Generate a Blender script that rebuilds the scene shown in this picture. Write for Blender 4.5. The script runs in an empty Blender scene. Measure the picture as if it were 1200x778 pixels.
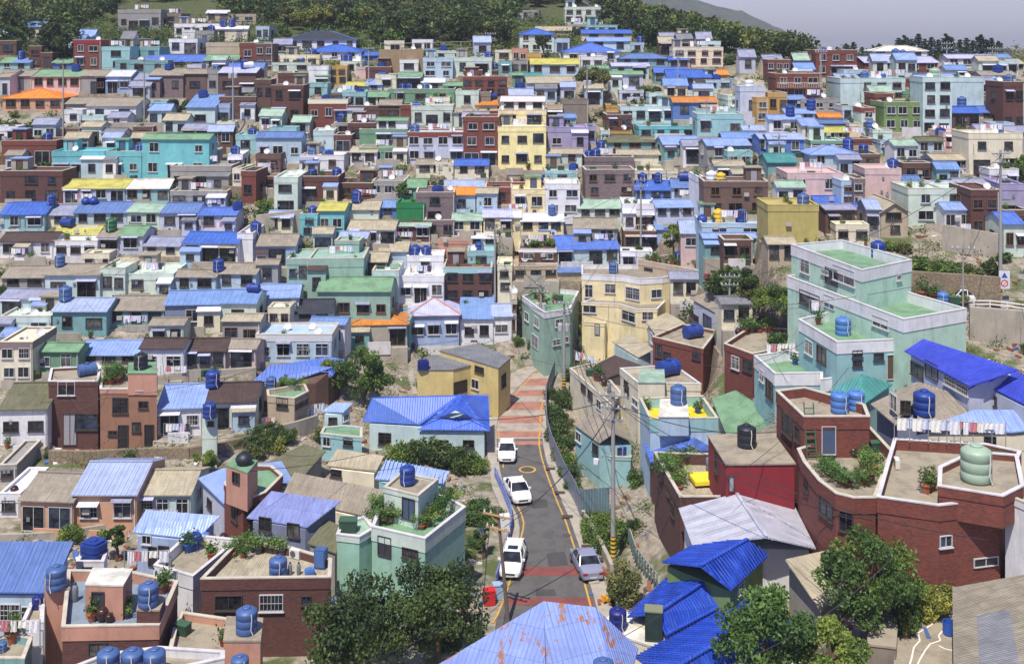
import bpy, math, random
from mathutils import Vector, Matrix
import numpy as np
R = math.radians
SC = bpy.context.scene
COL = SC.collection
rng = random.Random(11)
F, H0, CZ = 1300.0, 45.0, 40.0        # focal length in photo pixels, horizon row, camera height in metres

# ---------------------------------------------------------------- terrain
YV = [-100,-60,0,40,70,120,170,220,270,330,390,430,450,525,600,690,778,1000,1600]
DL = [700,420,280,235,208,189,174,160,149,137,125,118,114.5,104,93.5,80.6,70.9,54.4,33.4]
DC = [700,420,280,235,208,189,174,161,152,144,139,135,128.4,108.3,93.7,80.6,70.9,54.4,33.4]
DR = [700,420,300,240,205,176,158,143,130,116,105.5,99,96,86,77.5,68,60.5,45,26]
def sm(t):
    t = max(0.0, min(1.0, t)); return t*t*(3-2*t)
def weights(x):
    wl = 1-sm((x-280)/270); wr = sm((x-745)/185)
    return wl, 1-wl-wr, wr
def col_d(x):
    a, b, c = weights(x)
    return [a*l+b*m+c*r for l, m, r in zip(DL, DC, DR)]
def depth(x, y):
    return float(np.interp(y, YV, col_d(x)))
RX = [0,480,600,690,744,806,857,900,945,985,1300]
RY = [-100,-95,-50,0,27,41,55,63,71,69,70]
def zt(X, Y):
    x = 600+F*X/Y
    xc = max(-250, min(1450, x))
    ds = col_d(xc)
    y = float(np.interp(Y, ds[::-1], YV[::-1]))
    yr = float(np.interp(xc, RX, RY))
    if y < yr:
        Yr = float(np.interp(yr, YV, ds))
        return CZ-(yr-H0)/F*Yr-0.14*(Y-Yr)
    return CZ-(y-H0)/F*Y
def P(px, py, z):                     # the point at height z seen at photo pixel (px, py)
    d = (CZ-z)*F/(py-H0)
    return Vector(((px-600)/F*d, d, z))
def PD(px, py, d):
    return Vector(((px-600)/F*d, d, CZ-(py-H0)/F*d))
def pix(v):
    return 600+F*v[0]/v[1], H0+F*(CZ-v[2])/v[1]
CARVE = []                            # (polygon, z)
def carve(poly, z):
    CARVE.append(([(p[0], p[1]) for p in poly], z))
def inpoly(x, y, poly):
    c = False; n = len(poly); j = n-1
    for i in range(n):
        xi, yi = poly[i]; xj, yj = poly[j]
        if (yi > y) != (yj > y) and x < (xj-xi)*(y-yi)/(yj-yi)+xi: c = not c
        j = i
    return c

# ---------------------------------------------------------------- materials
def lin(c):
    return tuple(((v/255)/12.92 if v/255 <= .04045 else (((v/255)+.055)/1.055)**2.4) for v in c)
MATS = {}
def newmat(name):
    m = bpy.data.materials.new(name); m.use_nodes = True
    nt = m.node_tree; b = nt.nodes['Principled BSDF']
    return m, nt, b
def N(nt, t, **kw):
    n = nt.nodes.new(t)
    for k, v in kw.items(): setattr(n, k, v)
    return n
def noise(nt, vec, scale, detail=3, rough=.6):
    n = N(nt, 'ShaderNodeTexNoise'); n.inputs['Scale'].default_value = scale
    n.inputs['Detail'].default_value = detail; n.inputs['Roughness'].default_value = rough
    nt.links.new(vec, n.inputs['Vector']); return n.outputs['Fac']
def ramp(nt, fac, a, b, ca=(0,0,0), cb=(1,1,1)):
    r = N(nt, 'ShaderNodeValToRGB')
    r.color_ramp.elements[0].position = a; r.color_ramp.elements[1].position = b
    r.color_ramp.elements[0].color = (*ca, 1); r.color_ramp.elements[1].color = (*cb, 1)
    nt.links.new(fac, r.inputs[0]); return r.outputs['Color']
def mix(nt, fac, a, b, mode='MIX'):
    m = N(nt, 'ShaderNodeMix', data_type='RGBA', blend_type=mode)
    for s, v in ((m.inputs[0], fac), (m.inputs[6], a), (m.inputs[7], b)):
        if hasattr(v, 'is_linked') or isinstance(v, bpy.types.NodeSocket): nt.links.new(v, s)
        elif isinstance(v, (int, float)): s.default_value = v
        else: s.default_value = (*v, 1)
    return m.outputs[2]
def world_pos(nt):
    g = N(nt, 'ShaderNodeNewGeometry'); return g.outputs['Position']
def mapping(nt, vec, scale):
    m = N(nt, 'ShaderNodeMapping'); m.inputs['Scale'].default_value = scale
    nt.links.new(vec, m.inputs['Vector']); return m.outputs[0]
def bump(nt, b, h, strength, dist=.02):
    n = N(nt, 'ShaderNodeBump'); n.inputs['Strength'].default_value = strength; n.inputs['Distance'].default_value = dist
    nt.links.new(h, n.inputs['Height']); nt.links.new(n.outputs[0], b.inputs['Normal'])

def plaster(name, rgb, dirt=.5, rough=.85):
    key = ('pl', name, rgb, dirt)
    if key in MATS: return MATS[key]
    m, nt, b = newmat(name); c = lin(rgb); p = world_pos(nt)
    n1 = noise(nt, p, .7, 4); n2 = noise(nt, mapping(nt, p, (1.7, 1.7, .36)), 1.0, 6, .75); n3 = noise(nt, p, 6, 3)
    col = mix(nt, ramp(nt, n1, .3, .75), tuple(v*.8 for v in c), tuple(min(1, v*1.08) for v in c))
    g = sum(c)/3; n4 = noise(nt, mapping(nt, p, (.8, .8, 1.3)), 1.1, 6, .75)
    col = mix(nt, ramp(nt, n4, .55, .59, (0,0,0), (.55*dirt,)*3), col, tuple(v*.62+g*.28 for v in c))
    dirtc = tuple(.32*(v*.45+g*.45)+.02 for v in c)
    col = mix(nt, ramp(nt, n2, .5, .8, (0,0,0), (dirt*1.0,)*3), col, dirtc)
    col = mix(nt, ramp(nt, n3, .62, .75, (0,0,0), (.28*dirt,)*3), col, tuple(v*.6+.1*g for v in c))
    nt.links.new(col, b.inputs['Base Color']); b.inputs['Roughness'].default_value = rough
    bump(nt, b, n3, .25)
    MATS[key] = m; return m
def brickmat(name, rgb, mortar=(150,120,105)):
    key = ('br', name, rgb)
    if key in MATS: return MATS[key]
    m, nt, b = newmat(name); c = lin(rgb); p = world_pos(nt)
    uv = N(nt, 'ShaderNodeUVMap').outputs[0]
    br = N(nt, 'ShaderNodeTexBrick'); nt.links.new(uv, br.inputs['Vector'])
    br.inputs['Scale'].default_value = 1; br.inputs['Brick Width'].default_value = .24; br.inputs['Row Height'].default_value = .085
    br.inputs['Mortar Size'].default_value = .008; br.inputs['Bias'].default_value = 0
    br.inputs['Color1'].default_value = (*[v*1.2 for v in c], 1); br.inputs['Color2'].default_value = (c[0]*.42+.004, c[1]*.5+.004, c[2]*.6+.008, 1)
    br.inputs['Mortar'].default_value = (*[v*.5+.5*w*.5 for v, w in zip(c, lin(mortar))], 1)
    n1 = noise(nt, p, .9, 4); n2 = noise(nt, mapping(nt, p, (2.2, 2.2, .3)), 1.0, 5, .7)
    col = mix(nt, ramp(nt, n1, .3, .7, (0,0,0), (.55,)*3), br.outputs['Color'], tuple(v*.8 for v in c), 'MIX')
    col = mix(nt, ramp(nt, n2, .55, .8, (0,0,0), (.5,)*3), col, tuple(v*.35+.01 for v in c))
    nt.links.new(col, b.inputs['Base Color']); b.inputs['Roughness'].default_value = .85
    MATS[key] = m; return m
def roofmat(name, rgb, kind='metal', wear=.35):
    key = ('rf', name, rgb, kind, wear)
    if key in MATS: return MATS[key]
    m, nt, b = newmat(name); c = lin(rgb); p = world_pos(nt)
    uv = N(nt, 'ShaderNodeUVMap').outputs[0]
    n1 = noise(nt, p, .8, 5, .65); n2 = noise(nt, mapping(nt, uv, (3.5, .5, 1)), 1.6, 5, .7); n3 = noise(nt, p, 5, 4)
    col = mix(nt, ramp(nt, n1, .3, .72), tuple(v*.78 for v in c), tuple(min(1, v*1.15+.01) for v in c))
    if kind == 'metal':
        faded = tuple(.55*v+.45*(.45+.1*i) for i, v in enumerate(c))
        col = mix(nt, ramp(nt, n2, .5, .75, (0,0,0), (wear,)*3), col, faded)
        col = mix(nt, ramp(nt, n3, .66, .72, (0,0,0), (wear*.8,)*3), col, lin((120, 84, 60)))
        b.inputs['Roughness'].default_value = .42
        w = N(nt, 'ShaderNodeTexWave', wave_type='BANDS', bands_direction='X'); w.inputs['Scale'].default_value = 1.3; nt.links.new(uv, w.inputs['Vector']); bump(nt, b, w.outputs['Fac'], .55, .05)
        col = mix(nt, ramp(nt, w.outputs['Fac'], .02, .3, (.42,)*3, (0,0,0)), col, tuple(v*.5 for v in c))  # shade of the corrugation seams painted into the colour as darker troughs
    elif kind == 'slate':              # asbestos-cement sheets: lichen, joints, repairs
        w = N(nt, 'ShaderNodeTexWave', wave_type='BANDS', bands_direction='X'); w.inputs['Scale'].default_value = 2.4
        w.inputs['Distortion'].default_value = .0; nt.links.new(uv, w.inputs['Vector'])
        br = N(nt, 'ShaderNodeTexBrick'); nt.links.new(uv, br.inputs['Vector']); br.inputs['Scale'].default_value = 1
        br.inputs['Brick Width'].default_value = .9; br.inputs['Row Height'].default_value = 1.5; br.inputs['Mortar Size'].default_value = .018
        br.inputs['Color1'].default_value = (1,1,1,1); br.inputs['Color2'].default_value = (.72,.72,.72,1); br.inputs['Mortar'].default_value = (.4,.38,.35,1)
        col = mix(nt, .45, col, br.outputs['Color'], 'MULTIPLY')
        col = mix(nt, ramp(nt, n2, .42, .7, (0,0,0), (.7,)*3), col, tuple(v*.42 for v in c))
        col = mix(nt, ramp(nt, n3, .6, .72, (0,0,0), (.3,)*3), col, lin((96, 96, 66)))
        bump(nt, b, w.outputs['Fac'], .8, .05)
        b.inputs['Roughness'].default_value = .9
    else:                              # painted or bare concrete deck
        col = mix(nt, ramp(nt, n1, .4, .6, (0,0,0), (.85,)*3), col, tuple(v*.5+.01 for v in c))
        col = mix(nt, ramp(nt, n3, .58, .75, (0,0,0), (.35,)*3), col, tuple(min(1, v*1.35+.03) for v in c))
        b.inputs['Roughness'].default_value = .9
        bump(nt, b, n3, .3)
    nt.links.new(col, b.inputs['Base Color'])
    MATS[key] = m; return m
def plain(name, rgb, rough=.6, metal=0, vary=.15, spec=None):
    key = ('p', name, rgb, rough, metal)
    if key in MATS: return MATS[key]
    m, nt, b = newmat(name); c = lin(rgb); p = world_pos(nt)
    n1 = noise(nt, p, 3, 3)
    col = mix(nt, n1, tuple(v*(1-vary) for v in c), tuple(min(1, v*(1+vary)) for v in c))
    nt.links.new(col, b.inputs['Base Color'])
    b.inputs['Roughness'].default_value = rough; b.inputs['Metallic'].default_value = metal
    MATS[key] = m; return m
def glass(name='window_glass', tint=(38,44,50)):
    key = ('gl', name, tint)
    if key in MATS: return MATS[key]
    m, nt, b = newmat(name); p = world_pos(nt)
    n = noise(nt, p, 1.3, 2); c = lin(tint)
    col = mix(nt, ramp(nt, n, .4, .65), tuple(v*.6 for v in c), tuple(v*2.2+.01 for v in c))
    nt.links.new(col, b.inputs['Base Color']); b.inputs['Roughness'].default_value = .12
    MATS[key] = m; return m
def leafmat(name, rgb):
    key = ('lf', name, rgb)
    if key in MATS: return MATS[key]
    m, nt, b = newmat(name); c = lin(rgb); p = world_pos(nt)
    n = noise(nt, p, 1.1, 3)
    col = mix(nt, n, tuple(v*.55 for v in c), tuple(v*1.5 for v in c))
    nt.links.new(col, b.inputs['Base Color']); b.inputs['Roughness'].default_value = .6
    tr = N(nt, 'ShaderNodeBsdfTranslucent'); nt.links.new(col, tr.inputs['Color'])
    ms = N(nt, 'ShaderNodeMixShader'); ms.inputs[0].default_value = .25
    out = nt.nodes['Material Output']
    nt.links.new(b.outputs[0], ms.inputs[1]); nt.links.new(tr.outputs[0], ms.inputs[2]); nt.links.new(ms.outputs[0], out.inputs['Surface'])
    MATS[key] = m; return m

WC = dict(mint=(172,212,190), aqua=(126,196,196), sky=(160,196,216), peri=(138,158,214), blue=(78,120,196), white=(222,222,226),
          cream=(222,212,180), yellow=(232,214,156), paleyellow=(245,228,150), pink=(212,178,174), salmon=(200,138,112), brown=(112,84,74), grey=(152,150,144),
          lilac=(186,192,214), teal=(92,170,168), brightaqua=(84,198,208), green=(98,160,112), olive=(112,142,72), ochre=(196,150,68),
          peach=(210,155,118), tan=(186,165,135), seagreen=(118,172,150), emerald=(18,130,66), crimson=(150,26,38), mustard=(184,166,84), paleaqua=(176,214,214),
          mauve=(128,108,108), slateblue=(118,128,160), brick=(132,58,42), maroon=(102,56,46), umber=(104,70,56), stone=(136,122,104), purple=(158,148,190))
def _ds(c, f, k): g = (c[0]*.3+c[1]*.59+c[2]*.11); return tuple(int(min(255, (g+(v-g)*f)*k)) for v in c)
_SOFT = dict(mint=(196,214,198), aqua=(140,192,194), teal=(112,166,166), seagreen=(142,180,162), paleaqua=(184,210,210), brightaqua=(96,188,196), green=(104,152,116), sky=(168,196,214), peri=(150,172,212))
WC.update(_SOFT)
WC = {k: _ds(v, .8, 1.0) for k, v in WC.items()}
WN = dict(mint='pale mint', aqua='aqua', sky='pale blue', peri='periwinkle blue', blue='mid blue', white='white', cream='cream', yellow='warm yellow',
          paleyellow='pale yellow', pink='dusty pink', salmon='salmon', brown='brown', grey='grey', lilac='lilac', teal='teal', brightaqua='bright aqua', green='green',
          olive='olive green', ochre='ochre', peach='peach', tan='tan', seagreen='sea green', emerald='emerald', crimson='crimson', mustard='mustard yellow', paleaqua='pale aqua',
          mauve='mauve brown', slateblue='slate blue', brick='red brick', maroon='dark brick', umber='brown brick', stone='stone', purple='purple')
BRICK = ('brick', 'maroon', 'umber', 'mauve')
def wallm(k):
    if k in BRICK: return brickmat(k+'_brickwork', WC[k])
    return plaster(k+'_plaster', WC[k])
RC = dict(cob=((84,116,196),'metal'), cbn=((36,76,186),'metal'), ult=((50,66,184),'metal'), blu=((140,164,214),'metal'), whi=((214,216,226),'metal'), lgr=((182,184,196),'metal'), cb2=((98,124,176),'metal'), cb3=((66,104,188),'metal'), bl2=((160,174,204),'metal'), bl3=((116,146,196),'metal'), lil=((186,188,222),'metal'), gre=((120,160,124),'con'),
          tan=((162,152,136),'slate'), dk=((82,64,60),'slate'), org=((232,140,44),'metal'), yel=((196,190,96),'con'), con=((164,154,134),'con'),
          gry=((132,134,140),'slate'), rst=((198,128,52),'metal'), gbl=((158,162,186),'slate'), mnt=((160,188,168),'con'), tea=((70,140,136),'metal'), crm=((188,178,152),'slate'),
          olv=((112,112,84),'slate'), wht=((226,224,212),'con'), dkb=((56,60,72),'slate'))
RN = dict(lgr='light grey', cb2='faded blue', cb3='strong blue', bl2='pale grey blue', bl3='sky blue', cob='cobalt', cbn='bright cobalt', ult='ultramarine', blu='light blue', whi='white', lil='pale lilac', gre='green', tan='tan', dk='dark brown', org='orange', yel='yellow green',
          con='concrete', gry='grey', rst='rusty orange', gbl='blue grey', mnt='mint', tea='teal green', crm='cream', olv='olive grey', wht='whitewashed', dkb='charcoal')
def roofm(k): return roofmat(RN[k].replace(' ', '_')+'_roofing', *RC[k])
FRAME_W = lambda: plain('white_window_frame', (184,184,184), .5)
FRAME_D = lambda: plain('dark_window_frame', (66,58,54), .5)
FRAME_B = lambda: plain('brown_window_frame', (112,78,56), .6)
CONC = lambda: plaster('weathered_concrete', (168,160,146), .6)
CAP = lambda: plaster('pale_parapet_paint', (196,188,172), .8)

# ---------------------------------------------------------------- meshes
class MB:
    def __init__(s): s.v = []; s.f = []; s.m = []
    def quad(s, pts, m=0):
        i = len(s.v); s.v += [tuple(p) for p in pts]; s.f.append(tuple(range(i, i+len(pts)))); s.m.append(m)
    def box(s, x0, x1, y0, y1, z0, z1, m=0):
        i = len(s.v)
        s.v += [(x0,y0,z0),(x1,y0,z0),(x1,y1,z0),(x0,y1,z0),(x0,y0,z1),(x1,y0,z1),(x1,y1,z1),(x0,y1,z1)]
        for f in ((3,2,1,0),(4,5,6,7),(0,1,5,4),(1,2,6,5),(2,3,7,6),(3,0,4,7)):
            s.f.append(tuple(i+k for k in f)); s.m.append(m)
    def beam(s, a, b, w, h=None, m=0, up=(0,0,1)):
        h = h or w; a = Vector(a); b = Vector(b); t = (b-a)
        if t.length < 1e-5: return
        t.normalize(); u = Vector(up)
        if abs(t.dot(u)) > .98: u = Vector((1,0,0))
        n = t.cross(u).normalized(); k = n.cross(t).normalized()
        i = len(s.v)
        for c in (a, b):
            for sx, sy in ((-1,-1),(1,-1),(1,1),(-1,1)): s.v.append(tuple(c+n*sx*w/2+k*sy*h/2))
        for f in ((3,2,1,0),(4,5,6,7),(0,1,5,4),(1,2,6,5),(2,3,7,6),(3,0,4,7)):
            s.f.append(tuple(i+q for q in f)); s.m.append(m)
    def tube(s, pts, r, n=6, m=0, caps=True):
        pts = [Vector(p) for p in pts]; rr = r if isinstance(r, (list, tuple)) else [r]*len(pts)
        base = len(s.v)
        for i, p in enumerate(pts):
            t = (pts[min(i+1, len(pts)-1)]-pts[max(i-1, 0)]).normalized()
            u = Vector((1,0,0)) if abs(t.z) > .9 else Vector((0,0,1))
            a = t.cross(u).normalized(); b = t.cross(a)
            for k in range(n):
                th = 2*math.pi*k/n; s.v.append(tuple(p+(a*math.cos(th)+b*math.sin(th))*rr[i]))
        for i in range(len(pts)-1):
            for k in range(n):
                q = base+i*n; s.f.append((q+k, q+(k+1)%n, q+n+(k+1)%n, q+n+k)); s.m.append(m)
        if caps:
            s.f.append(tuple(base+k for k in range(n))[::-1]); s.m.append(m)
            q = base+(len(pts)-1)*n; s.f.append(tuple(q+k for k in range(n))); s.m.append(m)
    def lathe(s, prof, n=16, c=(0,0,0), m=0):
        base = len(s.v)
        for r, z in prof:
            for k in range(n):
                th = 2*math.pi*k/n; s.v.append((c[0]+r*math.cos(th), c[1]+r*math.sin(th), c[2]+z))
        for i in range(len(prof)-1):
            for k in range(n):
                q = base+i*n; s.f.append((q+k, q+(k+1)%n, q+n+(k+1)%n, q+n+k)); s.m.append(m)
        q = base+(len(prof)-1)*n; s.f.append(tuple(q+k for k in range(n))); s.m.append(m)
        s.f.append(tuple(base+k for k in range(n))[::-1]); s.m.append(m)
    def prism(s, poly, z0, z1, m=0, top=None):
        n = len(poly); i = len(s.v)
        s.v += [(p[0], p[1], z0) for p in poly]+[(p[0], p[1], z1) for p in poly]
        for k in range(n): s.f.append((i+k, i+(k+1)%n, i+n+(k+1)%n, i+n+k)); s.m.append(m)
        s.f.append(tuple(i+n+k for k in range(n))); s.m.append(m if top is None else top)
        s.f.append(tuple(i+k for k in range(n))[::-1]); s.m.append(m)
    def build(s, name, mats, parent=None, smooth=False, uv=True):
        me = bpy.data.meshes.new(name); me.from_pydata(s.v, [], s.f)
        for m in (mats if isinstance(mats, (list, tuple)) else [mats]): me.materials.append(m)
        if any(s.m): me.polygons.foreach_set('material_index', s.m)
        if smooth: me.polygons.foreach_set('use_smooth', [True]*len(s.f))
        if uv:
            l = me.uv_layers.new(name='UVMap'); data = []
            for p in me.polygons:
                n = p.normal
                if abs(n.z) > .995: t = Vector((1,0,0)); b = Vector((0,1,0))
                else: t = Vector((-n.y, n.x, 0)).normalized(); b = n.cross(t)
                for vi in p.vertices:
                    c = me.vertices[vi].co; data += [c.dot(t), c.dot(b)]
            l.data.foreach_set('uv', data)
        o = bpy.data.objects.new(name, me); COL.objects.link(o)
        if parent is not None: o.parent = parent
        return o
def root(name, loc, rz=0, cat=None, label=None, group=None):
    o = bpy.data.objects.new(name, None); COL.objects.link(o); o.location = loc; o.rotation_euler = (0,0,rz); o.empty_display_size = .3
    tag(o, label, cat, group); return o
def tag(o, label=None, cat=None, group=None, kind=None):
    if label: o['label'] = label
    if cat: o['category'] = cat
    if group: o['group'] = group
    if kind: o['kind'] = kind
    return o
def repaint(o, part, m):
    for c in o.children:
        if c.name.split('.')[0] == part: c.data.materials[0] = m
def copy_thing(src, loc, rz=0, scale=1, group=None):
    c = src.copy(); COL.objects.link(c); c.location = loc; c.rotation_euler = (0,0,rz); c.scale = (scale,)*3
    for ch in src.children:
        k = ch.copy(); COL.objects.link(k); k.parent = c
        for g in ch.children:
            q = g.copy(); COL.objects.link(q); q.parent = k
    return c
PENDING = []                          # things whose label is written once all neighbours are known
def pend(o, base, short, pos, host=None, order=None):
    PENDING.append(dict(o=o, base=base, short=short, pos=Vector(pos), host=host)); return PENDING[-1]
# ---------------------------------------------------------------- windows and doors (built flat against a wall: x along it, y out of it towards -y)
def add_window(par, u, z, w, h, y=0.0, ax=None, frame=None, near=True, sill=True, awn=None, bars=False, name='window', pane_m=None):
    """u,z: centre bottom on the wall; ax=(origin, tangent) of the wall in the parent's space, outward normal = t x z"""
    o, t = ax if ax else (Vector((0,0,0)), Vector((1,0,0)))
    nrm = Vector((t.y, -t.x, 0)); fr = frame or FRAME_D(); gl = pane_m or glass()
    def T(a, b, c): return o+t*(u+a)+nrm*b+Vector((0,0,z+c))
    def bx(mb, a0, a1, b0, b1, c0, c1, m=0):
        i = len(mb.v)
        for (a, b, c) in ((a0,b0,c0),(a1,b0,c0),(a1,b1,c0),(a0,b1,c0),(a0,b0,c1),(a1,b0,c1),(a1,b1,c1),(a0,b1,c1)): mb.v.append(tuple(T(a,b,c)))
        for f in ((0,1,2,3),(7,6,5,4),(4,5,1,0),(5,6,2,1),(6,7,3,2),(7,4,0,3)): mb.f.append(tuple(i+k for k in f)); mb.m.append(m)
    k = .055 if near else .06
    mb = MB()
    bx(mb, -w/2-k, -w/2, 0, .09, -k, h+k); bx(mb, w/2, w/2+k, 0, .09, -k, h+k)
    bx(mb, -w/2, w/2, 0, .09, h, h+k); bx(mb, -w/2, w/2, 0, .09, -k, 0)
    if w > .9 or name == 'window': bx(mb, -.025, .025, .015, .06, 0, h)
    if near and h > 1.0 and name == 'window': bx(mb, -w/2, w/2, .015, .05, h*.7, h*.7+.04)
    if sill and name == 'window': bx(mb, -w/2-.12, w/2+.12, .0, .16, -k-.06, -k-.002)
    if bars:
        n = max(3, int(w/.22))
        for i in range(1, n): bx(mb, -w/2+w*i/n-.012, -w/2+w*i/n+.012, .1, .12, 0, h)
        bx(mb, -w/2, w/2, .122, .14, h*.5, h*.5+.03)
    if not near:
        bx(mb, -w/2, w/2, .004, .012, 0, h, 1)
        f = mb.build(name, [fr, gl], par)
    else:
        f = mb.build(name, [fr], par)
        g = MB(); bx(g, -w/2, w/2, .004, .012, 0, h); g.build('pane' if name == 'window' else 'panel', gl, f)
    if awn:
        a = MB(); i = len(a.v)
        for (q, b, c) in ((-w/2-.2, .0, h+.3), (w/2+.2, .0, h+.3), (w/2+.2, .6, h+.12), (-w/2-.2, .6, h+.12), (-w/2-.2, .0, h+.34), (w/2+.2, .0, h+.34), (w/2+.2, .6, h+.16), (-w/2-.2, .6, h+.16)):
            a.v.append(tuple(T(q, b, c)))
        for ff in ((0,1,2,3),(7,6,5,4),(4,5,1,0),(5,6,2,1),(6,7,3,2),(7,4,0,3)): a.f.append(ff); a.m.append(0)
        a.build('awning', awn, par)
    return f
DOORC = [(92,70,60), (60,62,70), (150,150,155), (70,84,110), (52,46,44), (40,38,40)]
def doorm(): c = rng.choice(DOORC); return plain('door_paint_%d' % c[0], c, .5)
GLASSES = [('window_glass',(34,38,44)), ('window_glass_dark',(20,22,26)), ('window_glass_curtained',(66,66,66)), ('window_glass_blue',(36,46,60)), ('window_glass_dark',(22,24,28))]
def rg(): return glass(*rng.choice(GLASSES))

# ---------------------------------------------------------------- roofs
def sloped_roof(par, quads, key, ridges=None, trim=None, th=.09, rib=None, chain=None):
    """quads: planar polygons (first edge = eave) of the roof surface in the parent's space"""
    mb = MB(); metal = RC[key][1] == 'metal'
    for q in quads:
        q = [Vector(p) for p in q]; c = sum(q, Vector())/len(q)
        n = Vector((0,0,0))
        for i in range(len(q)):
            a, b = q[i], q[(i+1) % len(q)]; n += a.cross(b)
        n.normalize()
        if n.z < 0: q = q[::-1]; q = [q[(i+len(q)-2) % len(q)] for i in range(len(q))] if False else q; n = -n
        k = len(mb.v); m = len(q)
        mb.v += [tuple(p-Vector((0,0,th))) for p in q]+[tuple(p) for p in q]
        mb.f.append(tuple(k+m+i for i in range(m))); mb.m.append(0)
        mb.f.append(tuple(k+i for i in range(m))[::-1]); mb.m.append(1)
        for i in range(m): mb.f.append((k+i, k+(i+1) % m, k+m+(i+1) % m, k+m+i)); mb.m.append(1)
        if metal and rib:
            t = Vector((-n.y, n.x, 0))
            if t.length < .05: t = Vector((1,0,0))
            t.normalize(); b = n.cross(t)
            if b.z < 0: b = -b
            us = [(p.dot(t), p.dot(b)) for p in q]; u0 = min(u for u, _ in us); u1 = max(u for u, _ in us)
            u = u0+rib*.5
            off = n*(q[0].dot(n))
            while u < u1-.03:
                hit = []
                for i in range(m):
                    (a0, b0), (a1, b1) = us[i], us[(i+1) % m]
                    if (a0-u)*(a1-u) < 0: hit.append(b0+(b1-b0)*(u-a0)/(a1-a0))
                if len(hit) >= 2:
                    lo, hi = min(hit), max(hit)
                    if hi-lo > .2: mb.beam(off+t*u+b*(lo+.01)+n*.012, off+t*u+b*(hi-.01)+n*.012, .07, .045, 0, n)
                u += rib
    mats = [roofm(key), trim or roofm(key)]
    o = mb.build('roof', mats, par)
    if ridges:
        c = MB()
        for a, b in ridges: c.beam(Vector(a)+Vector((0,0,.05)), Vector(b)+Vector((0,0,.05)), .24, .09)
        c.build('ridge_cap', trim or roofm(key), o)
    return o

# ---------------------------------------------------------------- water tanks
TANKC = dict(b=(32,60,134), l=(66,94,144), d=(24,36,110), s=(76,118,180), g=(150,172,150), k=(34,36,44), w=(214,220,226), y=(226,178,50), e=(40,96,60))
TANKN = dict(b='blue', l='faded steel blue', d='navy blue', s='sky blue', g='pale green', k='black', w='white', y='yellow', e='dark green')
TANKS = {}
def make_tank(kind, c):
    col = plain('tank_plastic_'+TANKN[c].replace(' ', '_'), TANKC[c], .5, 0, .2)
    o = root('water_tank', (0,0,0))
    if kind == 'v':      # upright ribbed drum, radius .5, height 1.15
        b = MB(); pr = [(.47,0),(.5,.03),(.5,.3),(.47,.33),(.5,.36),(.5,.66),(.47,.69),(.5,.72),(.5,.95),(.485,1.0),(.32,1.09),(.2,1.12)]
        b.lathe(pr, 20); b.build('body', col, o, smooth=False)
        l = MB(); l.lathe([(.2,1.12),(.2,1.17),(.16,1.2)], 14); l.build('lid', col, o)
        p = MB(); p.tube([(.12,-.52,1.02),(.14,-.54,.8),(.1,-.54,.3),(.2,-.56,.03)], .025, 6); p.build('pipe', plain('pale_pipe', (200,200,195)), o)
        for ch in o.children:
            if ch.name.startswith('body'): ch.data.polygons.foreach_set('use_smooth', [True]*len(ch.data.polygons))
    elif kind == 'e':    # squat egg-shaped tank
        b = MB(); b.lathe([(.3,0),(.5,.12),(.58,.3),(.58,.42),(.5,.6),(.34,.74),(.2,.8)], 20); b.build('body', col, o, smooth=True)
        l = MB(); l.lathe([(.2,.8),(.2,.86),(.14,.89)], 14); l.build('lid', col, o)
    elif kind == 'q':    # boxy tank with a moulded belt
        b = MB()
        for z0, z1, r in ((0,.32,.5),(.32,.4,.46),(.4,.72,.5),(.72,.84,.4)):
            pts = [(r*1.1*math.copysign(abs(math.cos(a))**.45, math.cos(a)), r*math.copysign(abs(math.sin(a))**.45, math.sin(a))) for a in [2*math.pi*(i+.5)/16 for i in range(16)]]
            b.prism(pts, z0, z1)
        b.build('body', col, o); l = MB(); l.lathe([(.2,.84),(.2,.9),(.15,.92)], 14); l.build('lid', col, o)
    elif kind == 'h':    # drum lying on its side
        b = MB(); b.tube([(-.6,0,.42),(-.57,0,.42),(-.2,0,.42),(-.17,0,.42),(.17,0,.42),(.2,0,.42),(.57,0,.42),(.6,0,.42)], [.3,.42,.42,.39,.39,.42,.42,.3], 16); b.build('body', col, o)
        l = MB(); l.lathe([(.15,.8),(.15,.9)], 12); l.build('lid', col, o)
    return o
def tank(pos, width, kind='v', c='b', host=None, rz=None):
    key = kind+c
    s = width/(1.0 if kind != 'e' else 1.16)
    if key not in TANKS:
        o = make_tank(kind, c); TANKS[key] = o; o.location = pos; o.scale = (s,)*3; o.rotation_euler = (0,0,rz or rng.uniform(-.6,.6))
    else: o = copy_thing(TANKS[key], pos, rz if rz is not None else rng.uniform(-.6,.6), s)
    tag(o, None, 'water tank', None, 'thing'); o['group'] = 'water tanks on the roofs'
    form = {'v':'upright','e':'rounded','q':'boxy','h':'lying'}[kind]
    pend(o, TANKN[c]+' '+form+' water tank on', TANKN[c]+' tank', pos, host=host)
    return o

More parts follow.
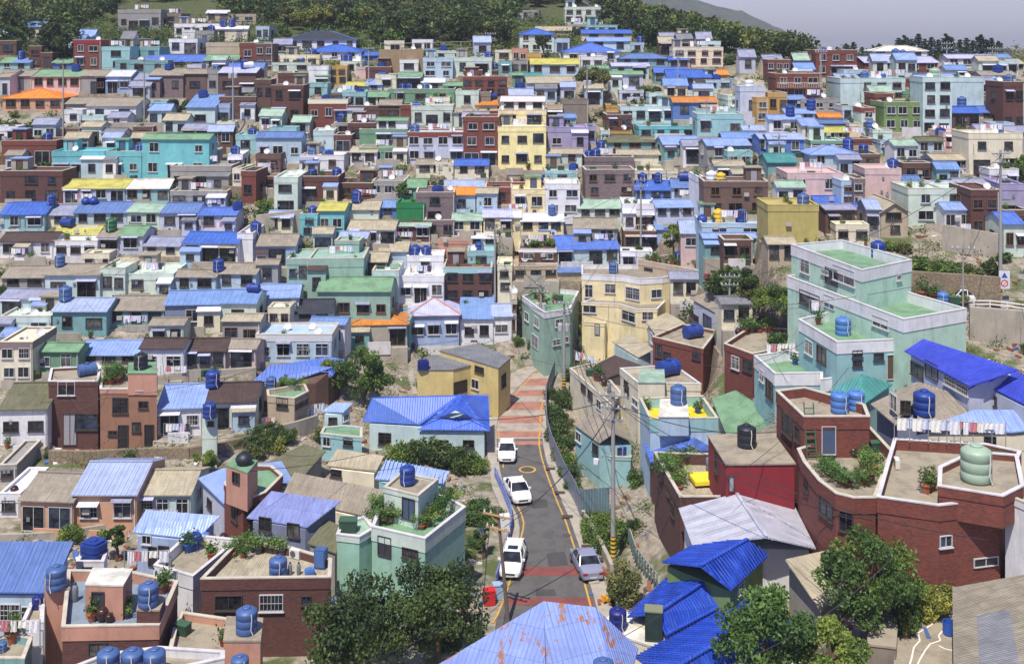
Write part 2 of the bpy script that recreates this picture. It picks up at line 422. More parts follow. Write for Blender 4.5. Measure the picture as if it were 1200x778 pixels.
# ---------------------------------------------------------------- small clutter
PROTO = {}
def proto(key, fn):
    if key not in PROTO: PROTO[key] = (fn(), [0])
    return PROTO[key]
def put(key, fn, pos, rz=0, s=1, cat='', base='', host=None, group=None):
    src, used = proto(key, fn)
    if used[0] == 0: o = src; o.location = pos; o.rotation_euler = (0,0,rz); o.scale = (s,)*3; used[0] = 1
    else: o = copy_thing(src, pos, rz, s)
    tag(o, None, cat, group or (cat+' repeats'), 'thing'); pend(o, base, cat, pos, host=host); return o
def mk_pot(pc, lc, seed):
    r = random.Random(seed); o = root('potted_plant', (0,0,0))
    b = MB(); b.lathe([(.16,0),(.22,.3),(.26,.31),(.26,.36),(.2,.36)], 10); b.build('pot', plain('pot_clay_%d' % pc[0], pc), o)
    l = MB()
    for _ in range(150):
        p = Vector((r.gauss(0,.17), r.gauss(0,.17), .38+abs(r.gauss(.12,.2)))); leaf(l, p, r.uniform(.05,.1), r)
    l.build('foliage', leafmat('pot_leaves', lc), o, uv=False); return o
def mk_shrub(lc, seed):
    r = random.Random(seed+50); o = root('potted_shrub', (0,0,0))
    b = MB(); b.lathe([(.2,0),(.28,.3),(.32,.31),(.32,.36),(.26,.36)], 10); b.build('pot', plain('pot_clay_140', (140,80,56)), o)
    t = MB()
    for k in range(6): a = k*1.05; t.tube([(0,0,.3),(math.cos(a)*.35,math.sin(a)*.35,.8+.1*k)], [.02,.01], 4)
    t.build('stem', plain('bark_92', (92,74,58), .9), o)
    l = MB()
    for k in range(11):
        c = Vector((r.gauss(0,.36), r.gauss(0,.36), r.uniform(.45,1.15))); q = r.uniform(.14,.3)
        for _ in range(95): leaf(l, c+Vector((r.gauss(0,q*.6), r.gauss(0,q*.6), r.gauss(0,q*.5))), r.uniform(.035,.075), r, k % 2)
    l.build('foliage', [leafmat('shrub_leaves', lc), leafmat('shrub_leaves_light', tuple(min(255, int(v*1.25)) for v in lc))], o, uv=False); return o
def leaf(mb, p, s, r, m=0):
    n = Vector((r.gauss(0,1), r.gauss(0,1), r.gauss(.5,.8)))
    if n.length < .1: n = Vector((0,0,1))
    n.normalize(); a = n.orthogonal().normalized()
    a = Matrix.Rotation(r.uniform(0, 6.28), 3, n) @ a; b = n.cross(a)
    i = len(mb.v)
    mb.v += [tuple(p-a*s), tuple(p-b*s*.55), tuple(p+a*s*1.1), tuple(p+b*s*.55)]
    mb.f.append((i,i+1,i+2,i+3)); mb.m.append(m)
def mk_ac():
    o = root('air_conditioner', (0,0,0)); b = MB(); b.box(-.4,.4,-.15,.15,.05,.62); b.build('casing', plain('ac_enamel', (206,204,196)), o)
    g = MB(); g.tube([(-.1,-.16,.34),(-.1,-.18,.34)], .22, 14); g.build('fan_grille', plain('grille_grey', (80,82,84)), o); return o
def mk_gas():
    o = root('gas_cylinder', (0,0,0)); b = MB(); b.lathe([(.17,0),(.19,.05),(.19,.85),(.14,1.0),(.06,1.05)], 12); b.build('bottle', plain('gas_bottle_grey', (112,116,124)), o, smooth=True)
    c = MB(); c.lathe([(.1,1.05),(.1,1.18),(.08,1.18)], 10); c.build('valve_collar', plain('gas_collar', (70,72,78)), o); return o
def mk_dish():
    o = root('satellite_dish', (0,0,0)); b = MB(); b.tube([(0,0,0),(0,0,.5)], .025, 6); b.build('mast', plain('mast_steel', (140,140,142)), o)
    d = MB(); n = 14
    prof = [(0,0),(.15,.02),(.3,.08),(.38,.14)]; ax = Vector((.2,-.8,.55)).normalized(); a = ax.orthogonal().normalized(); bb = ax.cross(a); base = len(d.v)
    for r_, z in prof:
        for k in range(n):
            th = 6.283*k/n; d.v.append(tuple(Vector((0,-.05,.6))+a*r_*math.cos(th)+bb*r_*math.sin(th)+ax*z))
    for i in range(3):
        for k in range(n): d.f.append((i*n+k, i*n+(k+1)%n, (i+1)*n+(k+1)%n, (i+1)*n+k)); d.m.append(0)
    d.build('dish', plain('dish_white', (206,206,206)), o, uv=False); return o
def mk_crate():
    o = root('storage_box', (0,0,0)); b = MB(); b.box(-.45,.45,-.3,.3,0,.6); b.build('box_body', plain('green_box_paint', (44,72,56)), o)
    l = MB(); l.box(-.48,.48,-.33,.33,.602,.67); l.build('lid', plain('green_box_lid', (58,92,70)), o); return o
def mk_jar():
    o = root('clay_jar', (0,0,0)); b = MB(); b.lathe([(.18,0),(.3,.2),(.34,.4),(.28,.6),(.18,.66)], 14); b.build('jar_body', plain('dark_glaze', (58,36,28), .3), o, smooth=True)
    l = MB(); l.lathe([(.22,.66),(.2,.7),(.06,.74)], 12); l.build('lid', plain('dark_glaze', (58,36,28), .3), o); return o
def mk_laundry(seed, L=3.0):
    r = random.Random(seed); o = root('laundry_line', (0,0,0))
    
    for q in (-L/2, L/2): b = MB(); b.beam((q,0,0),(q,0,1.7),.05); b.build('pole', plain('mast_steel', (140,140,142)), o)
    w = MB(); w.tube([(-L/2,0,1.68),(0,0,1.6),(L/2,0,1.68)], .012, 4); w.build('line', plain('line_cord', (190,190,185)), o)
    x = -L/2+.2
    cs = [(220,220,226),(206,190,214),(196,204,226),(226,224,216),(60,60,74),(190,120,130)]
    while x < L/2-.4:
        ww = r.uniform(.3,.7); h = r.uniform(.45,.95); k = MB(); n = 6; i0 = 0
        for j in range(4):
            for i in range(n+1): k.v.append((x+ww*i/n, .04*math.sin(i*1.9+seed+j*.7), 1.62-h*j/3))
        for j in range(3):
            for i in range(n): q = j*(n+1)+i; k.f.append((q,q+1,q+n+2,q+n+1)); k.m.append(0)
        k.build('cloth', plain('cloth_%d' % len(cs), r.choice(cs), .9), o, uv=False); x += ww+r.uniform(.03,.15)
    return o
def clutter(kind, pos, host, rz=None, s=1.0):
    rz = rng.uniform(-.5,.5) if rz is None else rz
    if kind == 'pot':
        if s > 1.55:
            k = rng.randint(0, 3); lc = [(84,116,48),(60,92,40),(104,124,60),(74,104,50)][k]
            put('shrub%d' % k, lambda: mk_shrub(lc, k), pos, rz, s/2.2*rng.uniform(.85,1.15), 'potted shrub', 'leafy potted shrub on', host, 'potted shrubs on the roofs'); return
        k = rng.randint(0, 4); pc = [(150,78,52),(120,62,44),(60,60,64),(40,80,150),(168,96,64)][k]; lc = [(84,116,48),(60,96,40),(104,128,60),(70,104,44),(88,110,50)][k]
        put('pot%d' % k, lambda: mk_pot(pc, lc, k), pos, rz, s*rng.uniform(.9,1.4), 'potted plant', 'leafy potted plant on', host, 'potted plants on the roofs')
    elif kind == 'ac': put('ac', mk_ac, pos, rz, s, 'air conditioner', 'white air conditioner unit on', host, 'air conditioner units')
    elif kind == 'gas': put('gas', mk_gas, pos, rz, s, 'gas cylinder', 'grey gas cylinder on', host, 'gas cylinders')
    elif kind == 'dish': put('dish', mk_dish, pos, rz, s*1.2, 'satellite dish', 'white satellite dish on', host, 'satellite dishes')
    elif kind == 'box': put('crate', mk_crate, pos, rz, s, 'box', 'dark green storage box on', host, 'storage boxes on the roofs')
    elif kind == 'jar': put('jar', mk_jar, pos, rz, s, 'clay jar', 'dark glazed clay jar on', host, 'clay jars')
    elif kind == 'laundry':
        k = rng.randint(0, 2); put('laundry%d' % k, lambda: mk_laundry(k), pos, rz, s, 'laundry', 'laundry hanging to dry on', host, 'laundry lines')

# ---------------------------------------------------------------- houses
HOUSES = []; EXTRA = []
def y_rand(a, b): return random.Random(int(a*13.7+b*101.3)).random()
STO = {1:'single-storey', 2:'two-storey', 3:'three-storey', 4:'four-storey', 5:'five-storey'}
def rooftype(t): return {'g':'pitched','h':'hipped','x':'gabled','f':'flat'}[t]
def describe(wall, rt, rc, n):
    if rt == 'f': return '%s %s house with flat roof' % (WN[wall], STO[n]), '%s flat-roofed house' % WN[wall]
    return '%s %s house with %s %s roof' % (WN[wall], STO[n], RN[rc], rooftype(rt)), '%s house with %s roof' % (WN[wall], RN[rc])
def flat_top(par, poly, z, ph, floorkey, wm, capm=None, th=.16, name='roof'):
    """a deck at z-ph and a parapet ring up to z round the polygon (counter-clockwise seen from above)"""
    n = len(poly); pv = [Vector((p[0], p[1], 0)) for p in poly]; ins = []; ins2 = []; outs = []
    for i in range(n):
        a, b, c = pv[i-1], pv[i], pv[(i+1) % n]
        d1 = (b-a).normalized(); d2 = (c-b).normalized(); n1 = Vector((-d1.y, d1.x, 0)); n2 = Vector((-d2.y, d2.x, 0))
        m = (n1+n2); m = m/max(.3, m.length); k = 1/max(.4, m.dot(n1))
        ins.append(b+m*th*k); outs.append(b-m*.05*k); ins2.append(b+m*(th+.02)*k)
    r = MB(); r.prism([(p.x, p.y) for p in ins], z-ph-.15, z-ph); ro = r.build(name, roofm(floorkey), par)
    g = MB(); k = 0
    for ring, zz in ((outs, z-ph-.2), (outs, z-.08), (ins, z-.08), (ins, z-ph-.02)): g.v += [(p.x, p.y, zz) for p in ring]
    for j in range(3):
        for i in range(n): g.f.append((j*n+i, j*n+(i+1) % n, (j+1)*n+(i+1) % n, (j+1)*n+i)); g.m.append(0)
    for i in range(n): g.f.append((i, 3*n+i, 3*n+(i+1) % n, (i+1) % n)); g.m.append(0)
    po = g.build('parapet', wm, par)
    c = MB(); o2 = [p+(p-q).normalized()*.03 for p, q in zip(outs, ins)]
    for ring, zz in ((o2, z-.078), (o2, z), (ins2, z), (ins2, z-.078)): c.v += [(p.x, p.y, zz) for p in ring]
    for j in range(4):
        for i in range(n): c.f.append((j*n+i, j*n+(i+1) % n, ((j+1) % 4)*n+(i+1) % n, ((j+1) % 4)*n+i)); c.m.append(0)
    c.build('coping', capm or CAP(), po)
    return ro
def house(x0, x1, yt, yb, wall, rt, rc, yr=None, **k):
    if rc in ('cob', 'blu') and y_rand(x0, yt) < .62: rc = {'cob': ('cb2','cb3'), 'blu': ('bl2','bl3')}[rc][int(y_rand(yt, x1)*2)]
    D = k.get('D') or depth((x0+x1)/2, min(yb+3, 900)); th = R(k.get('a', random.Random(int(x0*3+yb*5)).choice((-5,-3,-1,0,0,2,4,5)) if rt != 'f' or (x1-x0) < 30 else random.Random(int(x0+yb)).choice((-2,0,0,2)))); near = D < 122
    d = D+.0
    X0 = (x0-600)/F*d; k1 = (x1-600)/F
    W = (k1*d-X0)/(math.cos(th)-k1*math.sin(th))
    zb = CZ-(yb-H0)/F*d; h = CZ-(yt-H0)/F*d-zb
    n = k.get('n') or max(1, min(5, round(h/2.75)))
    if rt == 'f': L = k.get('L', rng.uniform(4.5, 6.5)); rise = 0
    else:
        kk = (yr-H0)/F; a = (yt-yr)/F*d; s = .3
        m = max(1.3, min(5.0, a/(s+max(0, kk)))); rise = max(.3, a-kk*m)
        L = k.get('L', 2*m); 
    if rt == 'x': L = k.get('L', 6.5); rise = k.get('rise', (yt-yr)/F*d)
    t = Vector((math.cos(th), math.sin(th), 0)); nn = Vector((-math.sin(th), math.cos(th), 0)); O = Vector((X0, d, zb))
    o = root('house', O, th, 'house', None, 'houses of the hillside village')
    wm = wallm(wall); zn = min(zt(O.x, O.y), zt(O.x+W*math.cos(th), O.y)); down = min(-2.6, zn-zb-1.2)
    w = MB(); w.box(0, W, 0, L, down, h-.02 if rt != 'f' else h-.25)
    ov = .28
    if rt == 'g':
        i = len(w.v)
        for xx in (0, W):
            w.v += [(xx,0,h-.02),(xx,L,h-.02),(xx,L/2,h+rise-.06)]
        w.f += [(i,i+2,i+1),(i+3,i+4,i+5),(i,i+3,i+5,i+2),(i+1,i+2,i+5,i+4)]; w.m += [0]*4
    if rt == 'x':
        i = len(w.v)
        for yy in (0, L): w.v += [(0,yy,h-.02),(W,yy,h-.02),(W/2,yy,h+rise-.06)]
        w.f += [(i,i+1,i+2),(i+3,i+5,i+4)]; w.m += [0]*2
    w.build('wall', wm, o)
    trimk = k.get('trim'); trim = plain('trim_paint_%s' % trimk, WC.get(trimk, (200,200,200))) if trimk else None
    rib = .42 if near else (.62 if D < 165 else .8)
    e = -ov*rise/(L/2)
    if rt == 'g':
        zr = h+rise
        sloped_roof(o, [[(-.15,-ov,h+e+.02),(W+.15,-ov,h+e+.02),(W+.15,L/2,zr),(-.15,L/2,zr)], [(W+.15,L+ov,h+e+.02),(-.15,L+ov,h+e+.02),(-.15,L/2,zr),(W+.15,L/2,zr)]], rc, [((-.15,L/2,zr),(W+.15,L/2,zr))], trim, rib=rib)
    elif rt == 'h':
        zr = h+rise; q = min(L/2, W/2-.2)
        A, B, C, D4 = (-ov,-ov,h+e+.02),(W+ov,-ov,h+e+.02),(W+ov,L+ov,h+e+.02),(-ov,L+ov,h+e+.02); r1, r2 = (q,L/2,zr),(W-q,L/2,zr)
        sloped_roof(o, [[A,B,r2,r1],[B,C,r2],[C,D4,r1,r2],[D4,A,r1]], rc, [(r1,r2),(A,r1),(B,r2)], trim, rib=rib)
    elif rt == 'x':
        zr = h+rise; e = -ov*rise/(W/2)
        sloped_roof(o, [[(-ov,-ov,h+e+.02),(-ov,L+ov,h+e+.02),(W/2,L+ov,zr),(W/2,-ov,zr)],[(W+ov,L+ov,h+e+.02),(W+ov,-ov,h+e+.02),(W/2,-ov,zr),(W/2,L+ov,zr)]], rc, [((W/2,-ov,zr),(W/2,L+ov,zr))], trim, rib=rib)
    else:
        ph = k.get('ph', .6 if h > 2 else .3)
        flat_top(o, [(0,0),(W,0),(W,L),(0,L)], h, min(ph, h*.4), rc, trim or wm, CAP() if wall in BRICK or rng.random() < .5 else wm)
    # openings
    if not k.get('v'):
        top = h if rt != 'f' else h-.45
        sh = top/n; rr = random.Random(int(x0*7+yt*13)); fr = {'w':FRAME_W, 'd':FRAME_D, 'b':FRAME_B}[k.get('fr') or rr.choice('wddddb')]()
        cols = k.get('w') or max(1, int(W/2.35))
        for fl in range(n):
            for c in range(cols):
                u = W*(c+.5)/cols+rr.uniform(-.15,.15); cell = W/cols
                if rr.random() < .06 and cols > 2: continue
                g = glass(*GLASSES[rr.randint(0,4)])
                lo = fl*sh
                if fl == 0 and not k.get('w') and c == (rr.randint(0, cols-1)) and sh > 2.0 and yb < 640:
                    add_window(o, u, .05, min(.95, cell*.5), min(2.0, sh*.8), 0, None, fr, near, False, None, name='door', pane_m=doorm()); continue
                if fl == 0 and sh > 2.1 and cell > 1.9 and rr.random() < .3:
                    f_ = add_window(o, u, .05, min(2.1, cell*.8), min(1.95, sh*.78), 0, None, fr, near, False, (roofm(rr.choice(('whi','gbl','lil','crm'))) if rr.random() < .6 else None), False, name='sliding_door', pane_m=g); continue
                ww = min(rr.choice((1.0,1.3,1.7)), cell*.62); hh = min(sh*.5, rr.choice((.9,1.1,1.25)))
                if sh < 1.2: hh = sh*.5
                add_window(o, u, lo+sh*.36, ww, hh, 0, None, fr, near, True, (roofm(rr.choice(('whi','gbl','lil'))) if rr.random() < (.22 if fl == 0 else .1) and sh > 2 else None), near and rr.random() < .3, pane_m=g)
        # the side that faces the middle of the valley
        side = (Vector((W,0,0)), Vector((0,1,0))) if (x0+x1)/2 < 600 else (Vector((0,L,0)), Vector((0,-1,0)))
        if L > 3.5 and sh > 2.1 and rr.random() < .75:
            for fl in range(n): add_window(o, L*.45, fl*sh+sh*.38, 1.0, min(1.0, sh*.42), 0, side, fr, near, True, pane_m=rg())
    rr = random.Random(int(x0*11+yb*3))
    if D < 190 and W > 3.2 and not k.get('b') and h > 1.6:      # concrete ledge and yard wall in front of the house
        ls = rr.choice((.9,1.1,1.4)); m = MB(); m.box(-.05,W+.05,-ls,-.002,down,-.03-rr.random()*.1); q0 = rr.uniform(0,.4)*W; q1 = q0+rr.uniform(.35,.6)*W; hh_ = rr.choice((.25,.45,.7)); lz = -.03
        m.build('forecourt', CONC(), o)
        m = MB(); m.box(q0,min(q1,W),-ls-.12,-ls-.001,-.8,hh_); m.build('yard_wall', rr.choice((CONC(), wm, CONC(), plaster('white_parapet_paint', (206,204,204), .6))), o)
        for _ in range(rr.choice((0,1,2,3)) if D < 165 else rr.choice((0,0,1))): EXTRA.append((rr.choice(('pot','pot','pot','jar','gas','ac','laundry','box')), O+t*rr.uniform(.3,W-.3)-nn*(ls-.25)+Vector((0,0,-.03)), th))
    if D < 195 and W > 4.4 and n == 1 and h > 2 and not k.get('v') and rr.random() < .42:   # lean-to annex on the front
        aw = W*rr.uniform(.28,.42); u0 = rr.choice((0, W-aw)); ah = h*rr.uniform(.62,.82); al = rr.uniform(.8,1.3); m = MB(); m.box(u0+.003,u0+aw-.003,-al,-.003,down,ah)
        an = m.build('annex', rr.choice((wm, wallm(rr.choice(('cream','grey','white','tan','sky','mint'))))), o)
        m = MB(); i = 0; m.v = [(u0-.1,-al-.25,ah-.06),(u0+aw+.1,-al-.25,ah-.06),(u0+aw+.1,-.004,ah+.3),(u0-.1,-.004,ah+.3),(u0-.1,-al-.25,ah+.02),(u0+aw+.1,-al-.25,ah+.02),(u0+aw+.1,-.004,ah+.38),(u0-.1,-.004,ah+.38)]
        m.f = [(3,2,1,0),(4,5,6,7),(0,1,5,4),(1,2,6,5),(2,3,7,6),(3,0,4,7)]; m.m = [0]*6; m.build('annex_roof', roofm(rr.choice(('tan','gry','blu','whi','crm','dk','gbl'))), an)
        add_window(an, u0+aw/2, ah*.4, min(.9, aw*.6), ah*.35, 0, (Vector((0,-al,0)), Vector((1,0,0))), FRAME_D(), False, True, pane_m=rg())
    if rt == 'f' and W > 4.2 and L > 4 and not k.get('v') and k.get('c', 1) and rr.random() < .4:   # stair hut on the roof
        hw = rr.uniform(1.7,2.4); u0 = rr.choice((.35, W-hw-.35)); hz = h-min(k.get('ph', .6 if h > 2 else .3), h*.4); m = MB(); m.box(u0,u0+hw,L-2.2,L-.25,hz-.1,hz+1.95)
        hu = m.build('stair_hut', rr.choice((wm, wm, plaster('weathered_concrete', (168,160,146), .6))), o); m = MB(); m.box(u0-.15,u0+hw+.15,L-2.4,L-.15,hz+1.952,hz+2.08); m.build('hut_roof', roofm(rr.choice(('con','gre','con','blu'))), hu)
        add_window(hu, u0+hw/2, hz+.05, .8, 1.65, 0, (Vector((0,L-2.2,0)), Vector((1,0,0))), FRAME_D(), False, False, name='door', pane_m=doorm())
    if D < 175:         # wall clutter: meters, exhaust hoods, pipes, split air-conditioners
        for _ in range(rr.choice((0,1,2))):
            u = rr.uniform(.3, max(.4, W-.5)); z = rr.uniform(.9, max(1.0, h-.9)); m = MB(); kd = rr.random()
            if kd < .25: m.box(u-.3,u+.3,-.34,-.1,z-.22,z+.22); m.build('outdoor_unit', plain('ac_enamel_aged', (168,166,158)), o)
            elif kd < .7: m.box(u-.14,u+.14,-.12,-.1,z-.18,z+.18); m.build('meter_box', plain('meter_grey', (120,122,126)), o)
            else: m.tube([(u,-.09,z-.6),(u,-.09,min(h, z+.7))], .035, 5); m.build('pipe', plain('grey_pipe', (120,118,114)), o)
    if k.get('b'):      # balcony with balusters along the front
        for z in ([sh*i for i in range(1, n)] if n > 1 else [0.1]):
            m = MB(); m.box(0,W,-.9,-.0,z-.15,z); m.build('balcony', wm, o)
            q = MB(); q.box(0,W,-.9,-.82,z+.75,z+.85)
            u = .1
            while u < W: q.box(u,u+.07,-.88,-.83,z,z+.75); u += .28
            q.build('railing', CAP(), o)
    if near or rng.random() < .35:      # drain pipe
        m = MB(); u = W-.12; m.tube([(u,-.06,h-.3),(u,-.06,-.4)], .045, 6); m.build('drain_pipe', plain('pale_pipe', (200,200,195)), o)
    long, short = describe(wall, rt, rc, n)
    mid = O+t*W/2+nn*L*.3+Vector((0,0,h*.6))
    rec = pend(o, long, short, mid); rec['front'] = O+t*W/2+Vector((0,0,h/2)); rec['house'] = True
    fp = [O-nn*1.0-t*.3, O-nn*1.0+t*(W+.3), O+t*(W+.3)+nn*(L+.4), O-t*.3+nn*(L+.4)]
    carve(fp, min(zb, zn+.7)-.05)
    info = dict(o=o, O=O, t=t, n=nn, W=W, L=L, h=h, rise=rise, rt=rt, rec=rec, D=D, ph=min(k.get('ph', .6 if h > 2 else .3), h*.4) if rt == 'f' else 0)
    HOUSES.append(info)
    def top(u, v):
        if rt == 'f': z = h-info['ph']
        elif rt == 'g': z = h+rise*(1-abs(v-L/2)/(L/2))
        else: z = h+rise*.4
        return O+t*u+nn*v+Vector((0,0,z+.0))
    info['top'] = top
    while EXTRA:
        kd, ps, tt = EXTRA.pop()
        clutter(kd, ps, rec, tt, .9)
    for s in k.get('T', ''). split(',') if k.get('T') else []:
        kind, c, f = s[0], s[1], float(s[2:]); p = top(W*f, L*.4)
        tank(p, k.get('tw', rng.uniform(1.15, 1.45)), kind, c, rec)
    if rt == 'f' and k.get('c', 1):
        cl = min(4, int(W*L/9)) if near else (2 if W*L > 24 else 1)
        for i in range(cl):
            kd = rng.choice(('pot','pot','ac','gas','pot','dish','box','jar','laundry') if near else ('pot','pot','dish','laundry','box'))
            u = rng.uniform(.12,.88)*W; v = rng.uniform(.15,.6)*L
            if kd == 'laundry' and W < 4: kd = 'pot'
            clutter(kd, top(u if kd != 'laundry' else W/2, v), rec, th+rng.uniform(-.3,.3) if kd != 'laundry' else th)
    return info
def ptile(ox, oy, text, s=1167/300):
    for ln in text.strip().splitlines():
        ln = ln.split('#')[0].strip()
        if not ln: continue
        a = ln.split(); x0, x1, yt, yb = [float(v) for v in a[:4]]; wall = a[4]; r = a[5]; rt = r[0]; yr = float(r[1:]) if len(r) > 1 else None; rc = a[6]; k = {}
        for q in a[7:]:
            kk, _, v = q.partition('=')
            if kk in ('T','fr','trim'): k[kk] = v
            elif kk in ('v','b'): k[kk] = 1
            else: k[kk] = float(v) if kk not in ('n','w') else int(v)
        house(ox+x0/s, ox+x1/s, oy+yt/s, oy+yb/s, wall, rt, rc, None if yr is None else oy+yr/s, **k)

# ---------------------------------------------------------------- buildings traced on their roof plane
def block(name, pts, z, zb, wall, ph=.8, floor='con', cap=None, cat='house', label=None, parw=None, wins=(), group=None, near=True, fr=None, dy=None):
    """pts: photo pixels of the parapet top at height z, any order round; walls drop to zb"""
    v = [P(x, y, z) for x, y in pts]; ar = sum(v[i].x*v[(i+1) % len(v)].y-v[(i+1) % len(v)].x*v[i].y for i in range(len(v)))
    if ar < 0: v = v[::-1]
    c = sum(v, Vector())/len(v); c.z = zb
    o = root(name, c, 0, cat, label, group); loc = [(p.x-c.x, p.y-c.y) for p in v]; h = z-zb
    w = MB(); w.prism(loc, -1.5, h-ph-.1 if ph > 0 else h); w.build('wall', wallm(wall), o)
    if ph > 0: flat_top(o, loc, h, ph, floor, wallm(parw or wall), cap)
    else:
        r = MB(); r.prism([(a*1.03, b*1.03) for a, b in loc], h+.002, h+.12); r.build('roof', roofm(floor), o)
    carve(v, zb-.05)
    n = len(loc)
    for (px, py, ww, hh, *rest) in wins:   # window centre seen at pixel: find the wall it lies on
        ray = Vector(((px-600)/F, 1, -(py-H0)/F)); best = None
        for i in range(n):
            a = v[i]; b = v[(i+1) % n]; t = Vector((b.x-a.x, b.y-a.y, 0)); Lg = t.length
            if Lg < .3: continue
            t /= Lg; nr = Vector((t.y, -t.x, 0)); den = ray.dot(nr)
            if den >= -1e-3: continue
            s = (a.x*nr.x+a.y*nr.y)/den
            p = ray*s; u = (p.x-a.x)*t.x+(p.y-a.y)*t.y
            if -.1 < u < Lg+.1 and (best is None or s < best[0]): best = (s, i, u, p.z+CZ, Lg)
        if best:
            s, i, u, zz, Lg = best; a = loc[i]; b = loc[(i+1) % n]; t = Vector((b[0]-a[0], b[1]-a[1], 0)).normalized()
            ww = ww*s/F/max(.35, abs(t.x)); hh = hh*s/F; ww = min(ww, Lg-.2)
            kind = rest[0] if rest else 'window'
            add_window(o, min(max(u, ww/2+.1), Lg-ww/2-.1), zz-zb-hh/2, ww, hh, 0, (Vector((a[0], a[1], 0)), t), fr() if fr else rng.choice((FRAME_W, FRAME_D, FRAME_D))(), True, True, None, rng.random() < .3, name=kind, pane_m=(rg() if kind == 'window' else doorm()))
    rec = pend(o, None, label, c+Vector((0,0,h)))
    rec['front'] = c+Vector((0,0,h/2)); rec['label'] = label; rec['house'] = True; rec['short'] = label_short(label)
    return dict(o=o, c=c, loc=loc, h=h, z=z, rec=rec, deck=z-ph)
def label_short(l): return None if l is None else l.split(' with ')[0].split(' beside ')[0].split(' in front')[0].split(' above ')[0].split(' under ')[0]
def roofed(name, faces, rc, walls, wall, zb, label, ridges=(), rib=.4, trim=None, cat='house', wins=(), group=None, T=None):
    """faces: roof polygons as (px,py,z) with the eave edge first; walls: outline under the eaves (px,py,z)"""
    V = [[P(*p) for p in f] for f in faces]; c = sum((p for f in V for p in f), Vector())/sum(len(f) for f in V); c.z = zb
    o = root(name, c, 0, cat, label, group)
    sloped_roof(o, [[p-c for p in f] for f in V], rc, [(P(*a)-c, P(*b)-c) for a, b in ridges], trim, rib=rib)
    wv = [P(*p) for p in walls]; cc = sum(wv, Vector())/len(wv)
    wv = [cc+(p-cc)*.93 for p in wv]; ar = sum(wv[i].x*wv[(i+1) % len(wv)].y-wv[(i+1) % len(wv)].x*wv[i].y for i in range(len(wv)))
    if ar < 0: wv = wv[::-1]
    m = MB(); n = len(wv); mz = [p.z-.16-c.z for p in wv]
    m.v = [(p.x-c.x, p.y-c.y, -1.5) for p in wv]+[(p.x-c.x, p.y-c.y, q) for p, q in zip(wv, mz)]
    for i in range(n): m.f.append((i, (i+1) % n, n+(i+1) % n, n+i)); m.m.append(0)
    m.f.append(tuple(n+i for i in range(n))); m.m.append(0)
    m.build('wall', wallm(wall), o); carve(wv, zb-.05)
    for (px, py, ww, hh, *rest) in wins:
        ray = Vector(((px-600)/F, 1, -(py-H0)/F)); best = None
        for i in range(n):
            a = wv[i]; b = wv[(i+1) % n]; t = Vector((b.x-a.x, b.y-a.y, 0)); Lg = t.length
            if Lg < .3: continue
            t /= Lg; nr = Vector((t.y, -t.x, 0)); den = ray.dot(nr)
            if den >= -1e-3: continue
            s = (a.x*nr.x+a.y*nr.y)/den; p = ray*s; u = (p.x-a.x)*t.x+(p.y-a.y)*t.y
            if -.1 < u < Lg+.1 and (best is None or s < best[0]): best = (s, a, t, u, p.z+CZ, Lg)
        if best:
            s, a, t, u, zz, Lg = best; ww = min(ww*s/F/max(.35, abs(t.x)), Lg-.2); hh = hh*s/F; kind = rest[0] if rest else 'window'
            add_window(o, min(max(u, ww/2+.1), Lg-ww/2-.1), zz-zb-hh/2, ww, hh, 0, (Vector((a.x-c.x, a.y-c.y, 0)), t), rng.choice((FRAME_W, FRAME_D, FRAME_D))(), True, True, None, rng.random() < .3, name=kind, pane_m=(rg() if kind == 'window' else doorm()))
    rec = pend(o, None, None, c+Vector((0,0,2))); rec['label'] = label; rec['house'] = True; rec['short'] = label_short(label); rec['front'] = rec['pos']
    return dict(o=o, c=c, rec=rec)
